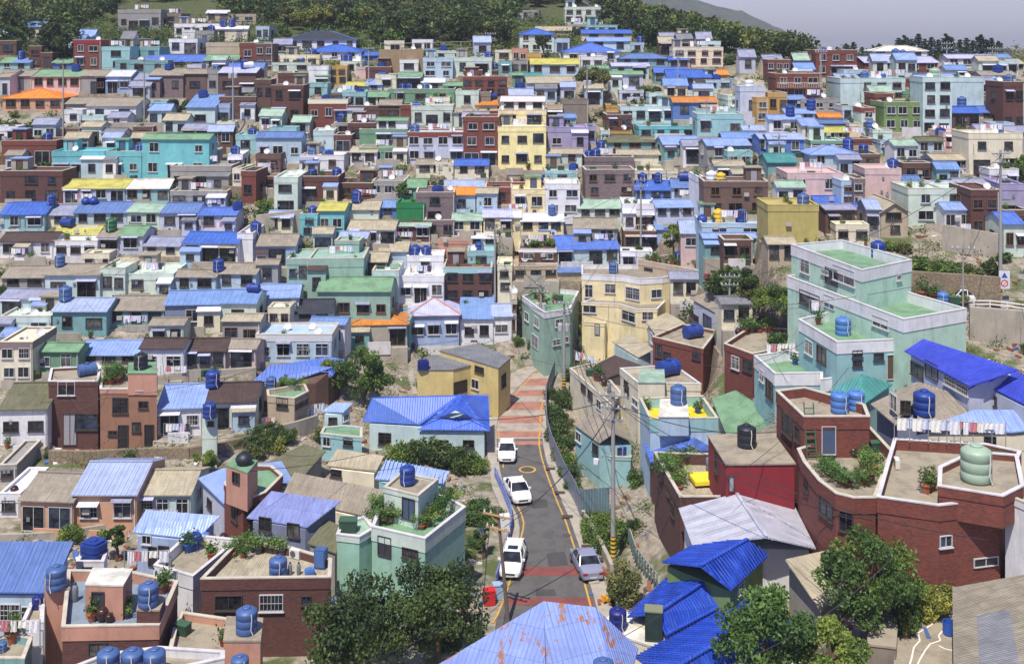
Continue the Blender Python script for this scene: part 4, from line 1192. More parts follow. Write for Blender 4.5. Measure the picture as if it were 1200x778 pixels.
roofed('house', [[(762,541,4.9),(754,520,4.9),(808,508,6.1),(816,528,6.1)],[(832,528,5.2),(816,528,6.1),(808,508,6.1),(834,515,5.2)]], 'cob', [(763,542,4.8),(830,529,4.9),(832,517,4.9),(756,522,4.8)], 'maroon', 1.5, 'small dark brick house with bright cobalt roof below the aqua wall', rib=.4, group=G)
# --- aqua wall with yellow roof terrace
b = block('house', [(750,466),(762,490),(841,489),(823,463)], 7.8, 1.2, 'sky', .95, 'yel', CAP(), 'house', 'sky blue house with bright yellow roof terrace and steel blue tank', 'aqua', [], G)
ft = MB()
for ch in b['o'].children:
    if ch.name.startswith('roof'): ch.data.materials[0] = roofmat('yellow_painted_deck', (246,212,30), 'con')
sub_block(b, [(772,489),(807,489),(804,468),(774,469)], 8.1, 'sky', 'wht')
dtank(b, 795, 473, 19, 'v', 'l', 8.2); deck_clutter(b, [('pot',818,484),('pot',758,480),('pot',824,478)])
roofed('house', [[(852,511,5.6),(834,467,6.4),(862,457,7.6),(912,488,7.0),(904,506,5.8)]], 'gre', [(853,513,5.4),(836,470,6.1),(862,461,7.1),(909,489,6.6),(903,507,5.6)], 'mint', 2.5, 'low house with pale green single slope roof behind the crimson building', rib=None, group=G)
# --- white corrugated roof
roofed('house', [[(811,638,7.2),(795,595,7.2),(863,578,8.4),(898,629,8.4)],[(931,592,7.2),(956,642,7.2),(898,629,8.4),(863,578,8.4)]], 'lgr', [(812,640,7.1),(954,643,6.9),(930,594,7.2),(797,597,7.1)], 'white', 3.5, 'white walled shed with broad light grey corrugated gable roof', [((863,578,8.4),(898,629,8.4))], .3, group=G)
# --- cobalt roofs, bottom
roofed('house', [[(776,658,7.1),(817,635,7.1),(876,632,8.3),(821,663,8.3)],[(900,651,7.1),(857,691,7.1),(821,663,8.3),(876,632,8.3)]], 'cbn', [(778,660,7),(857,692,7),(898,652,7),(819,637,7)], 'olive', 3.6, 'green walled house with upper of three bright cobalt gable roofs', [((876,632,8.3),(821,663,8.3))], .3, group=G, wins=[(868,688,9,9)])
roofed('house', [[(735,722,5.6),(780,677,5.6),(825,682,6.7),(770,718,6.7)],[(857,704,5.6),(780,744,5.6),(770,718,6.7),(825,682,6.7)]], 'cbn', [(738,725,5.5),(780,745,5.5),(855,705,5.5),(782,679,5.5)], 'cream', 2.5, 'cream house with middle cobalt gable roof by the navy tank', [((825,682,6.7),(770,718,6.7))], .3, group=G)
roofed('house', [[(744,769,5.2),(868,699,5.4),(905,716,6.6),(775,792,6.5)],[(940,738,5.2),(800,830,5.0),(775,792,6.5),(905,716,6.6)]], 'cbn', [(747,771,5.1),(800,831,4.9),(938,740,5.1),(870,702,5.1)], 'cream', 2.2, 'cream house with lowest and longest cobalt gable roof', [((905,716,6.6),(775,792,6.5))], .3, group=G)
p = P(724,734,5.2); b = block('house', [(700,738),(745,752),(768,760),(790,741),(752,724),(722,716)], 5.0, 0.5, 'cream', 0, 'wht', None, 'house', 'small cream concrete roof with navy tank and dark chest beside the cobalt roofs', None, [], G)
b['deck'] = 5.12; dtank(b, 724, 736, 20.5, 'v', 'd')
cb = root('metal_cabinet', P(766,748,5.12), R(-8), 'cabinet', 'tall dark green metal cabinet between the cobalt roofs'); m = MB(); m.box(-.5,.5,-.4,.4,0,1.7); m.build('cabinet_body', plain('dark_green_metal', (40,56,46), .5, 0, .5), cb); m = MB(); m.box(-.53,.53,-.43,.43,1.702,1.78); m.build('cabinet_lid', plain('rusty_lid', (120,124,96), .8), cb); m = MB(); m.box(-.35,.35,-.43,-.402,.2,1.5); m.build('door', plain('dark_green_metal', (40,56,46), .5, 0, .5), cb)
# --- the weathered lavender roof, bottom centre
LAV = roofmat('peeling_lavender_roofing', (124,144,202), 'metal', .3)
nt = LAV.node_tree; bs = nt.nodes['Principled BSDF']; old = bs.inputs['Base Color'].links[0].from_socket
p_ = world_pos(nt); f1 = noise(nt, mapping(nt, p_, (1.1, .5, .9)), 1.1, 6, .68); f2 = noise(nt, mapping(nt, p_, (.7, 1.6, 1)), 1.5, 5, .7)
cc = mix(nt, ramp(nt, f1, .565, .60), old, lin((146,100,68))); cc = mix(nt, ramp(nt, f2, .58, .7, (0,0,0), (.5,)*3), cc, lin((150,168,216)))
uvn = N(nt, 'ShaderNodeUVMap').outputs[0]; bk = N(nt, 'ShaderNodeTexBrick'); nt.links.new(uvn, bk.inputs['Vector']); bk.inputs['Scale'].default_value = 1; bk.inputs['Brick Width'].default_value = .95; bk.inputs['Row Height'].default_value = 1.7; bk.inputs['Mortar Size'].default_value = .025
for i_, v_ in (('Color1',(1,1,1,1)),('Color2',(.82,.82,.86,1)),('Mortar',(.45,.45,.5,1))): bk.inputs[i_].default_value = v_
cc = mix(nt, .5, cc, bk.outputs['Color'], 'MULTIPLY'); nt.links.new(cc, bs.inputs['Base Color']); bs.inputs['Roughness'].default_value = .7
wv_ = N(nt, 'ShaderNodeTexWave', wave_type='BANDS', bands_direction='X'); wv_.inputs['Scale'].default_value = 2.2; nt.links.new(uvn, wv_.inputs['Vector']); bump(nt, bs, wv_.outputs['Fac'], .5, .04)
RC['lav'] = ((150,164,222),'slate'); RN['lav'] = 'peeling lavender'; MATS[('rf','peeling_lavender_roofing',(150,164,222),'slate',.35)] = LAV
A1, A2, B1, B2 = (637,704,10.6), (697,710,10.6), (500,788,8.2), (748,758,8.6)
roofed('house', [[(480,800,8.2),(637,704,10.9),(640,800,8.9)],[(500,786,8.2),(637,704,10.9),(620,830,8.0)],[(637,704,10.9),(697,711,10.7),(748,759,8.8),(728,830,8.2),(620,830,8.0)]], 'lav', [(530,790,7.9),(640,725,8),(700,730,8.2),(742,765,8.2),(720,850,8)], 'cream', 1, 'wide hipped roof of peeling lavender and rust at the bottom centre', group=G)
tank(P(707,800,9.2), 1.0, 'v', 'l', PENDING[-1])
# --- left bottom
roofed('house', [[(-40,693,3.6),(60,694,3.6),(86,634,5.4),(-40,634,5.4)]], 'cob', [(-40,696,3.4),(58,697,3.4),(84,639,4.9),(-40,639,4.9)], 'sky', 0, 'pale blue house with huge ribbed blue roof at the left edge', rib=.33, group=G, wins=[(12,720,22,24),(33,722,14,22)])
repaint(PENDING[-1]['o'], 'roof', roofmat('steel_blue_roofing', (84,112,170), 'metal'))
b = block('house', [(73,733),(186,731),(208,680),(150,668),(80,667)], 4.9, 0, 'maroon', .7, 'con', CAP(), 'house', 'brick house with blue painted roof terrace and pink stair hut', 'salmon', [(115,760,20,14)], G)
for ch in b['o'].children:
    if ch.name.startswith('roof'): ch.data.materials[0] = roofmat('faded_blue_deck', (132,150,168), 'con')
sub_block(b, [(100,686),(144,687),(155,668),(109,667)], 6.3, 'salmon', 'wht', wins=[(115,705,13,22,D_)])
sub_block(b, [(160,716),(187,716),(194,700),(165,698)], 5.6, 'maroon', 'con')
dtank(b, 174, 709, 23.5, 'v', 'l', 5.7); deck_clutter(b, [('pot',111,714,0,1.6),('pot',139,714,0,1.5),('pot',147,715,0,1.7),('pot',149,724,0,1),('pot',108,727,0,1.4),('jar',120,727,0,1.2),('jar',128,729,0,.8),('gas',88,704),('pot',196,688,0,1.3),('pot',190,694,0,1.3),('laundry',172,674,0)])
b = block('house', [(52,680),(55,693),(82,691),(80,678)], 4.9, 0, 'salmon', 0, 'con', None, 'house', 'square pink tank tower with blue tank left of the blue terrace', None, [], G); b['deck'] = 5.02; dtank(b, 66, 689, 23, 'v', 'l')
b = block('house', [(36,706),(51,708),(50,728),(26,728)], 3.9, 0, 'white', .3, 'con', WHITE(), 'house', 'narrow white parapet block with slim navy tank', None, [], G); dtank(b, 44, 712, 12.5, 'v', 'd')
b = block('house', [(90,657),(121,657),(126,643),(98,642)], 3.6, 0, 'white', .3, 'con', WHITE(), 'house', 'low white tank base carrying a big boxy blue tank', None, [(103,667,11,5)], G); dtank(b, 110, 653, 24, 'q', 'b')
roofed('house', [[(155,623,3.1),(231,631,3.1),(258,604,4.4),(171,597,4.4)]], 'blu', [(158,626,3),(229,633,3),(254,608,3.9),(174,602,3.9)], 'peri', 0, 'periwinkle house with light blue metal roof beside the boxy blue tank', rib=.35, group=G, wins=[(172,632,10,9),(179,652,9,22,D_),(192,650,12,20)])
b = block('house', [(181,661),(226,674),(268,640),(277,631),(220,625)], 4.1, 0, 'white', .75, 'con', WHITE(), 'house', 'white parapet roof with boxy blue tank and clay pots', None, [], G)
dtank(b, 226, 642, 19, 'q', 'b'); dtank(b, 241, 634, 9, 'v', 's'); deck_clutter(b, [('pot',236,642,0,1.6),('pot',221,646,0,1.3),('jar',262,636),('pot',248,655,0,1.1),('gas',194,663,0,.6),('gas',200,664,0,.6)])
b = block('house', [(236,677),(387,675),(388,654),(340,640),(281,631)], 5.1, 0, 'maroon', .6, 'crm', CAP(), 'house', 'dark brick house with pots, tank and blue cabinet on its pale roof', None, [(268,706,30,16),(318,706,26,18),(359,703,10,9)], G)
dtank(b, 326, 676, 21, 'v', 'l'); dtank(b, 363, 674, 10, 'q', 's'); deck_clutter(b, [('ac',346,654),('pot',273,652,0,1.8),('pot',285,653,0,1.6),('pot',284,646,0,1.8),('pot',297,646,0,1.4),('pot',303,648,0,1.4),('pot',310,645,0,1.6),('pot',318,647,0,1.4),('pot',325,648,0,1.2),('pot',292,641,0,1.5),('pot',331,650,0,1.2),('gas',340,673,0,.7),('gas',350,673,0,.7)])
cb = root('metal_cabinet', P(376,664,4.55), R(-12), 'cabinet', 'tall blue metal cabinet on the pale roof of the dark brick house'); m = MB(); m.box(-.38,.38,-.3,.3,0,1.25); m.build('cabinet_body', plain('blue_cabinet', (62,92,140)), cb); m = MB(); m.box(-.32,.32,-.33,-.302,.1,1.15); m.build('door', plain('blue_cabinet_door', (74,106,156)), cb)
b = block('house', [(205,733),(213,716),(268,724),(268,770),(196,771)], 3.4, 0, 'salmon', .5, 'con', None, 'house', 'pink walled patio roof with potted plants below the dark brick house', None, [], G); deck_clutter(b, [('pot',262,756,0,1.2),('box',214,742)])
b = block('house', [(262,752),(305,752),(308,726),(266,724)], 5.0, 0, 'salmon', 0, 'con', None, 'house', 'square tank tower with large faded blue tank below the dark brick house', None, [], G); b['deck'] = 5.12; dtank(b, 289, 740, 25, 'v', 'l')
b = block('house', [(68,812),(262,770),(262,762),(186,757),(124,765),(60,790)], 5.0, 0, 'white', .5, 'con', WHITE(), 'house', 'white parapet roof with three blue tanks at the bottom edge', None, [], G)
for x in (127,155,181): dtank(b, x, 790, 26, 'v', 'l')
b = block('house', [(265,800),(300,800),(300,782),(268,780)], 4.6, 0, 'brick', 0, 'con', None, 'house', 'brick tank stand at the bottom edge', None, [], G); b['deck'] = 4.72; dtank(b, 281, 792, 21, 'v', 'l')
b = block('house', [(-20,750),(-20,770),(28,770),(37,746),(20,742)], 3.4, 0, 'teal', .5, 'con', None, 'house', 'teal edged roof terrace in the bottom left corner', None, [], G); dtank(b, 3, 763, 10, 'v', 'l'); deck_clutter(b, [('pot',14,752,0,1.4),('laundry',18,758,0)])
# --- purple house, corrugated roofs
roofed('house', [[(289,606,4.2),(360,617,4.2),(399,587,5.6),(318,575,5.6)]], 'blu', [(293,609,4.1),(359,619,4.1),(397,590,5.2),(320,579,5.2)], 'slateblue', 0, 'slate blue house with faded lavender slate roof and two white windows', rib=None, group=G, wins=[(311,614,14,15),(344,621,14,15)])
repaint(PENDING[-1]['o'], 'roof', roofmat('faded_lavender_slate', (138,150,206), 'slate'))
roofed('house', [[(330,582,3.8),(440,607,3.8),(450,574,5.2),(345,553,5.2)]], 'tan', [(333,585,3.7),(439,609,3.7),(448,579,4.8),(347,558,4.8)], 'cream', 0, 'long low shed with pinkish brown corrugated roof beside the stair building', rib=None, group=G)
roofed('house', [[(383,545,2.8),(441,552,2.8),(450,534,3.8),(395,526,3.8)]], 'crm', [(385,547,2.7),(440,554,2.7),(448,538,3.4),(397,530,3.4)], 'cream', 0, 'small cream cottage with sandy slate roof behind the corrugated shed', rib=None, group=G, wins=[(392,554,12,7)])
roofed('house', [[(439,561,2.9),(520,566,2.9),(527,552,3.7),(453,539,3.9)]], 'blu', [(441,563,2.8),(519,567,2.8),(525,555,3.3),(455,543,3.3)], 'aqua', 0, 'aqua cottage with light blue roof behind the tank tower', rib=.35, group=G)
roofed('house', [[(360,616+20,3.2),(394,648,3.2),(400,616,4.2),(382,608,4.2)]], 'olv', [(362,638,3.1),(393,649,3.1),(398,620,3.8),(383,613,3.8)], 'grey', 0, 'little grey shed with brown slate roof left of the stair building', rib=None, group=G)
roofed('house', [[(300,548,1.4),(352,562,1.4),(382,528,2.6),(356,520,2.6)]], 'olv', [(303,550,1.2),(351,564,1.2),(379,532,2.2),(357,525,2.2)], 'grey', 0, 'low grey shed with mossy curved slate roof by the retaining wall', rib=None, group=G)
# --- green stair building
b = block('house', [(436,616),(498,630),(545,593),(520,580),(470,578),(446,590)], 6.4, 0, 'mint', .8, 'gre', WHITE(), 'house', 'mint green building with garden terrace and blue tank beside the road', None, [(451,640,15,22,D_),(481,648,18,10)], G)
repaint(b['o'], 'wall', plaster('road_mint_plaster', (150,192,172)))
b2 = block('house', [(395,625),(421,628),(438,618),(428,604),(400,612)], 6.0, 0, 'mint', .3, 'mnt', WHITE(), 'house', 'mint green stair wing with dark green box left of the garden terrace', None, [], G)
repaint(b2['o'], 'wall', plaster('road_mint_plaster', (150,192,172)))
deck_clutter(b2, [('box',408,622,0,1.3)])
st = MB(); c = b['c']; z1 = 5.6
pts = [P(421,629,6.1), P(446,660,3.9)]

sb = sub_block(b, [(450,570),(490,580),(513,561),(470,553)], 8.0, 'mint', 'con', .2, 'tank_tower', CAP(), [(479,596,14,24,D_)])
dtank(b, 477.5, 566, 18, 'v', 'b', 7.9)
deck_clutter(b, [('pot',452,606,0,2.8),('pot',460,604,0,3),('pot',456,612,0,2.6),('pot',446,612,0,2.2),('pot',465,610,0,2.2),('pot',443,604,0,2.4),('pot',505,608,0,2.8),('pot',514,602,0,3),('pot',500,616,0,2.4),('pot',522,594,0,2.6),('pot',528,590,0,2.2),('pot',494,620,0,1.8),('pot',510,595,0,2),('pot',518,588,0,2)])
# --- brick octagon with the green roof
b = block('house', [(263,566),(285,586),(311,576),(331,556),(318,545),(285,544)], 5.2, 0, 'brick', .35, 'gre', CAP(), 'house', 'red brick corner house with green roof and pink upper hut', None, [(275,600,10,18),(300,602,12,18)], G)
sub_block(b, [(265,546),(290,555),(302,541),(277,535)], 7.4, 'salmon', 'gre', wins=[(277,560,9,12,'window')]); dtank(b, 286, 544, 20, 'e', 'k', 7.5)
roofed('house', [[(232,560,3.4),(262,590,3.4),(290,562,4.6),(262,548,4.6)],[(345,566,3.4),(330,540,3.4),(262,548,4.6),(290,562,4.6)]], 'blu', [(234,562,3.3),(262,592,3.3),(340,566,3.3),(328,543,3.3)], 'lilac', 0, 'lilac house with light blue gable roof behind the brick corner house', rib=.35, group=G, wins=[(246,590,8,9)])
# --- tall brown and brick houses, left
b = block('house', [(57,446),(115,446),(118,428),(60,431)], 7.4, .8, 'maroon', .3, 'con', WHITE(), 'house', 'dark brick house with open upper balcony and pale roof slab', None, [(78,455,19,15),(103,494,25,18),(82,503,15,36,D_)], G)
dtank(b, 102, 440, 17, 'h', 'l'); deck_clutter(b, [('dish',111,438)])
BW = [(141,475,17,17),(168,474,10,7),(160,500,9,10),(144.5,512,11,27,D_),(132,507,9,4),(175,510,10,24,D_),(164,452,7,9)]
b = block('house', [(117.5,455),(184,455),(184,438),(148,438),(118,441)], 7.0, .8, 'salmon', .3, 'con', WHITE(), 'house', 'tall brown rendered three-storey house with dark tank and white pipes', None, BW, G)
sub_block(b, [(150,438),(184,438),(182,425),(151,426)], 8.4, 'salmon', 'gre'); dtank(b, 165, 432, 16, 'v', 'k', 8.5); deck_clutter(b, [('pot',130,450,0,2.6),('pot',137,448,0,3),('pot',141,444,0,3),('pot',124,450,0,2)])
repaint(b['o'], 'wall', plaster('brown_plaster', (150,110,86)))
b = block('house', [(237,489),(254,489),(255,486),(238,486)], 5.6, 1, 'mint', 0, 'con', None, 'house', 'narrow mint tank stand with tall blue tank by the alley', None, [(247,496,6,4)], G); b['deck'] = 5.72; dtank(b, 245.5, 489, 15.5, 'v', 'b')
# --- middle left : blue roofed garden houses
RD = roofed('house', [[(425,493,2.8),(492,497,2.8),(541,462.5,4.9),(436,465.5,4.9)],[(490,503,2.7),(574,504,2.7),(557,490,3.5),(513,489,3.5)],[(490,503,2.7),(513,489,3.5),(534,480,4.6),(541,462.5,4.95)],[(574,504,2.7),(572,464,3.6),(541,462.5,4.95),(534,480,4.6),(557,490,3.5)]], 'cob', [(428,495,2.7),(491,499,2.7),(491,504,2.6),(573,505,2.6),(571,469,3.1),(438,471,3.2)], 'paleaqua', 0, 'pale aqua garden house with large bright blue tiled roof beside the road', rib=.38, group=G, wins=[(451,514,14,13),(519,520,12,8),(549,520,12,8)])
repaint(RD['o'], 'roof', roofmat('bright_blue_tile_roofing', (66,106,214), 'metal'))
roofed('house', [[(377,482,3.9),(402,483,3.9),(414,472,4.5),(391,472,4.5)]], 'blu', [(379,484,3.8),(401,484,3.8),(411,474,4.3),(392,475,4.3)], 'paleaqua', 0.6, 'small pale aqua hut with light blue roof left of the garden house', rib=.4, group=G, wins=[(390,493,9,7),(405,489,4,7)])
b = block('house', [(376,507),(402,510),(424,512),(424,500),(404,498),(380,500)], 2.7, 0, 'aqua', .2, 'gre', CAP(), 'house', 'low aqua outbuilding with green deck below the small hut', None, [(383,517,8,10),(404,517,10,8)], G)
roofed('house', [[(293,449,4.4),(339,448,4.4),(390,430,5.6),(318,427,5.8)]], 'cob', [(296,452,4.3),(372,448,4.3),(388,434,5.2),(320,432,5.3)], 'umber', 1.5, 'brown brick house with long bright blue roof left of the big tree', rib=.4, group=G)
roofed('house', [[(340,448,4.4),(390,440,4.4),(404,421,5.6),(385,418,5.6),(322,428,5.7)]], 'cob', [(342,450,4.3),(388,443,4.3),(400,424,5.2),(330,432,5.2)], 'umber', 1.5, 'brown house with blue ridge roof under the big tree', rib=.4, group=G)
b = block('house', [(314,463),(345,466),(361,458),(357,449),(322,455),(313,456)], 5.0, 1, 'tan', .5, 'gre', CAP(), 'house', 'beige two-storey house with white windows and roof garden above the washing', None, [(331,472,13,11),(353,471,11,10)], G)
dtank(b, 318, 455, 12, 'v', 'l'); deck_clutter(b, [('pot',330,456,0,2.4),('pot',338,457,0,2.2),('pot',346,456,0,2.4),('pot',352,454,0,2.2),('box',333,451)])
for x, y in ((352,499),(340,503),(362,493),(322,508)): clutter('laundry', P(x, y, 1.3), b['rec'], R(14))
b = block('house', [(489,434),(531,434),(555,428),(530,415),(502,420)], 4.6, 0, 'yellow', 0, 'gry', None, 'house', 'round fronted yellow house with old slate roof at the road bend', None, [(538,454,14,14,D_)], G)
b['deck'] = 4.72; dtank(b, 496, 432, 12, 'q', 'd'); repaint(b['o'], 'wall', plaster('dull_yellow_plaster', (206,186,124)))
b = block('house', [(547,421),(584,432),(598,420),(560,404),(516,412)], 5.2, 0, 'yellow', 0, 'gry', None, 'house', 'yellow corner house with grey slate roof beside the striped road', None, [(562,433,10,6),(557,450,8,10),(590,446,5,14)], G)
repaint(b['o'], 'wall', plaster('dull_yellow_plaster', (206,186,124)))
# --- middle : yellow hero, mint corner house
b = block('house', [(682,321),(729,323),(750,326.5),(776,325),(806,319),(806,310),(682,310)], 10.6, 2.2, 'yellow', .55, 'tan', WHITE(), 'house', 'long warm yellow house with curved front and white window frames', 'white', [(690,341,8,14),(715,338,11,10),(742,344,14,13),(770,344,12,9),(795,347,9,10)], G, fr=FRAME_W)
dtank(b, 719, 320, 11, 'v', 'l')
b = block('house', [(682,354),(725,356),(745,362),(770,362),(782,350),(700,348)], 7.6, 1.2, 'yellow', .2, 'tan', WHITE(), 'house', 'lower storey of warm yellow house with small planted balcony', None, [(691,362,14,8),(738,371,13,11),(759,370,12,9)], G, fr=FRAME_W)
b = block('house', [(612,347),(638,366),(668,361),(678,341),(640,337)], 7.6, .4, 'seagreen', .55, 'gre', WHITE(), 'house', 'sea green corner house with roof garden at the head of the road', 'white', [(617.5,371,5,9),(629,377,6,10),(656,378,10,8),(652,401,8,6),(663,398,5,6),(671,402,6,14,D_),(627,400,8,14,D_)], G, fr=FRAME_W)
deck_clutter(b, [('pot',628,350,0,2.6),('pot',640,356,0,1.6),('pot',650,356,0,1.4),('box',655,352),('pot',634,354,0,1.4)])
roofed('house', [[(808,349,9.6),(869,384,9.6),(893,369,10.6),(836,340,10.6)]], 'tan', [(810,351,9.5),(869,386,9.5),(891,373,10),(838,344,10)], 'lilac', 4.5, 'lilac terrace house with long tan slate roof right of the yellow house', rib=None, group=G, wins=[(812,362,5,7),(813,371,5,6),(829,377,8,14,D_),(843,378,6,10),(856,384,9,9)])
roofed('house', [[(757,377,6.2),(768,392,6.2),(803,378,7),(781,366,7)]], 'crm', [(758,379,6.1),(768,394,6.1),(801,381,6.6),(782,370,6.6)], 'lilac', 2.5, 'small lilac cottage with mossy cream roof below the yellow house', rib=None, group=G, wins=[(764,396,5,10)])
b = block('house', [(765,394),(824,408),(840,387),(800,379)], 8.0, 1.5, 'brick', .4, 'con', CAP(), 'house', 'red brick house with egg shaped blue tank on its roof', None, [(772,411,6,14),(816,414,7,13),(782,418,7,10)], G); dtank(b, 812, 396, 18, 'h', 'b')
b = block('house', [(849,402),(882,414),(938,402),(938,386),(880,382)], 10.4, 4, 'brick', .5, 'con', CAP(), 'house', 'red brick house with flat roof left of the aqua terraces', None, [(862,425,6,14),(880,430,7,12)], G); deck_clutter(b, [('pot',872,392,0,1.5),('pot',880,390,0,1.5),('pot',890,390,0,1.8),('pot',902,389,0,1.5),('jar',865,393)])
b = block('house', [(727,431),(748,448),(821,449),(790,427)], 7.0, 1, 'cream', .55, 'con', WHITE(), 'house', 'weathered beige house with white parapet roof and lying blue tank', None, [(734,450,4,6),(735,456,4,8),(745,472,6,7)], G)
sub_block(b, [(748,449),(779,449),(778,434),(750,434)], 8.1, 'cream', 'mnt'); dtank(b, 783, 440, 22, 'h', 'b')
roofed('house', [[(698,427,4.8),(711,443,4.4),(752,428,5.6),(720,416,5.8)]], 'dk', [(699,429,4.6),(711,445,4.2),(749,431,5),(721,420,5)], 'cream', 0, 'cream house with dark brown tarred roof above the plant strip', rib=None, group=G, wins=[(706,446,10,8),(703,456,7,10),(714,470,5,8)])
roofed('house', [[(717,400,5.4),(748,419,5.4),(766,409,6.2),(740,392,6.2)]], 'crm', [(718,402,5.3),(748,421,5.3),(764,412,5.8),(741,396,5.8)], 'paleaqua', 1.5, 'pale aqua cottage with sandy slate roof below the small lilac cottage', rib=None, group=G)
roofed('house', [[(671,496,3.6),(702,519,3.6),(719,507,4.7),(697,484,4.7)],[(743,518,3.6),(725,492,3.6),(697,484,4.7),(719,507,4.7)]], 'tan', [(672,498,3.5),(702,521,3.5),(742,520,3.5),(725,495,3.5)], 'aqua', -.5, 'aqua house with tan slate gable roof behind the grey fence', rib=None, group=G, wins=[(677,511,5,10),(698,526,5,10),(728,530,8,10)])
b = block('house', [(712,534),(739,535),(741,527),(716,526)], 2.4, -.5, 'aqua', .15, 'con', None, 'house', 'low aqua porch with small blue tank in front of the gable house', None, [], G); dtank(b, 729.5, 534, 12, 'v', 'b')
# --- bottom right corner
roofed('house', [[(1116,688,8.6),(1118,830,8.0),(1240,830,8.4),(1205,672,9.3)]], 'gry', [(1118,692,8.3),(1120,835,7.7),(1240,835,7.9),(1203,677,8.7)], 'white', 5, 'weathered grey concrete slab roof in the bottom right corner', rib=None, group=G)
repaint(PENDING[-1]['o'], 'roof', roofmat('weathered_slab_roofing', (150,142,124), 'slate'))
roofed('house', [[(962,716,6.2),(992,690,6.2),(975,643,7.4),(920,655,7.6)]], 'crm', [(962,718,6),(990,692,6),(974,648,6.8),(922,660,7)], 'grey', 4, 'low grey house with bare sandy roof behind the right tree', rib=None, group=G)

# --- courtyard bottom right
yz = 6.0; m = MB(); m.prism([(v.x, v.y) for v in (P(1046,800,yz), P(1120,800,yz), P(1116,705,yz), P(1068,705,yz), P(1050,735,yz))], yz-1.2, yz, 0); cy = m.build('pavement', roofm('con')); cy['kind'] = 'structure'; carve([(v.x, v.y) for v in (P(1040,820,yz), P(1125,820,yz), P(1120,700,yz), P(1060,700,yz), P(1046,735,yz))], yz-.2)
CR = plaster('white_crack_filler', (226,222,212), .2)
for ln in ([(1092,722),(1098,727),(1086,735),(1076,741),(1078,750),(1071,758),(1068,772),(1062,790)],[(1106,737),(1100,744),(1102,750),(1090,754),(1084,762),(1078,772),(1070,790)],[(1100,756),(1108,760),(1118,762)]):
    v = [P(x, y, yz+.006) for x, y in ln]; m = MB()
    for a, c in zip(v, v[1:]): d = (c-a).normalized(); n_ = Vector((-d.y, d.x, 0))*.045; m.quad([a-n_, c-n_, c+n_, a+n_])
    o = m.build('road_marking', CR); o['kind'] = 'structure'
bn = root('plastic_barrel', P(1112,743,yz), 0, 'barrel', 'open blue plastic barrel in the courtyard beside the grey slab roof'); m = MB(); m.lathe([(.3,0),(.33,.1),(.35,.7),(.36,.75),(.33,.75),(.3,.1)], 16); m.build('barrel_body', plain('barrel_blue', (40,84,170), .4), bn)
b = block('house', [(1016,756),(1050,760),(1052,724),(1022,720)], 6.6, 4.6, 'stone', 0, 'con', None, 'house', 'low concrete roof slab under the round green tree', None, [], G)
for x, y, s_ in ((1060,735,1.9),(1064,728,1.8),(1062,745,1.7),(1080,716,2.4),(1088,714,2.6),(1096,714,2.4),(1104,712,2.4),(1112,712,2)): clutter('pot', P(x, y, yz), None, 0, s_)

b = block('house', [(748,304),(832,319),(842,308),(790,297)], 11.4, 7.6, 'tan', .5, 'con', None, 'house', 'tan walled roof terrace lined with red clay pots above the yellow house', None, [(760,318,8,7),(800,328,9,8)], G)
for x in range(760, 838, 7): clutter('pot', P(x, 305+(x-750)*.13, 10.92), b['rec'], 0, rng.uniform(1,1.9))
dtank(b, 795, 309, 12, 'v', 'd')
b = block('house', [(668,431),(716,473),(729,461),(697,424)], 4.2, -.1, 'cream', .3, 'con', None, 'house', 'long cluttered cream house with rusty doors along the plant strip', None, [(684,455,5,9,D_),(692,462,5,8),(702,474,5,10,D_),(722,478,6,8)], G)
deck_clutter(b, [('laundry',684,432,R(-50)),('box',692,440),('pot',700,446,0,1.5),('jar',708,452),('gas',714,460)])
b = block('house', [(685,377),(709,379),(711,372),(688,370)], 5.4, 1.0, 'yellow', .2, 'con', None, 'house', 'tiny cream gate house with dark door below the planted balcony', None, [(700,386,5,12,D_)], G)
roofed('house', [[(886,330,10.2),(912,340,10.0),(926,330,10.8),(900,321,11)]], 'gry', [(888,332,10),(912,342,9.9),(924,332,10.4),(901,324,10.6)], 'stone', 7.5, 'ramshackle grey sheet metal shelter beside the mint tower', rib=None, group=G)
roofed('house', [[(905,348,9.4),(930,356,9.3),(938,345,10.2),(914,338,10.3)]], 'crm', [(906,350,9.2),(930,358,9.1),(936,347,9.8),(915,341,9.9)], 'tan', 7, 'small sandy roofed shed among the rubble plots', rib=None, group=G)

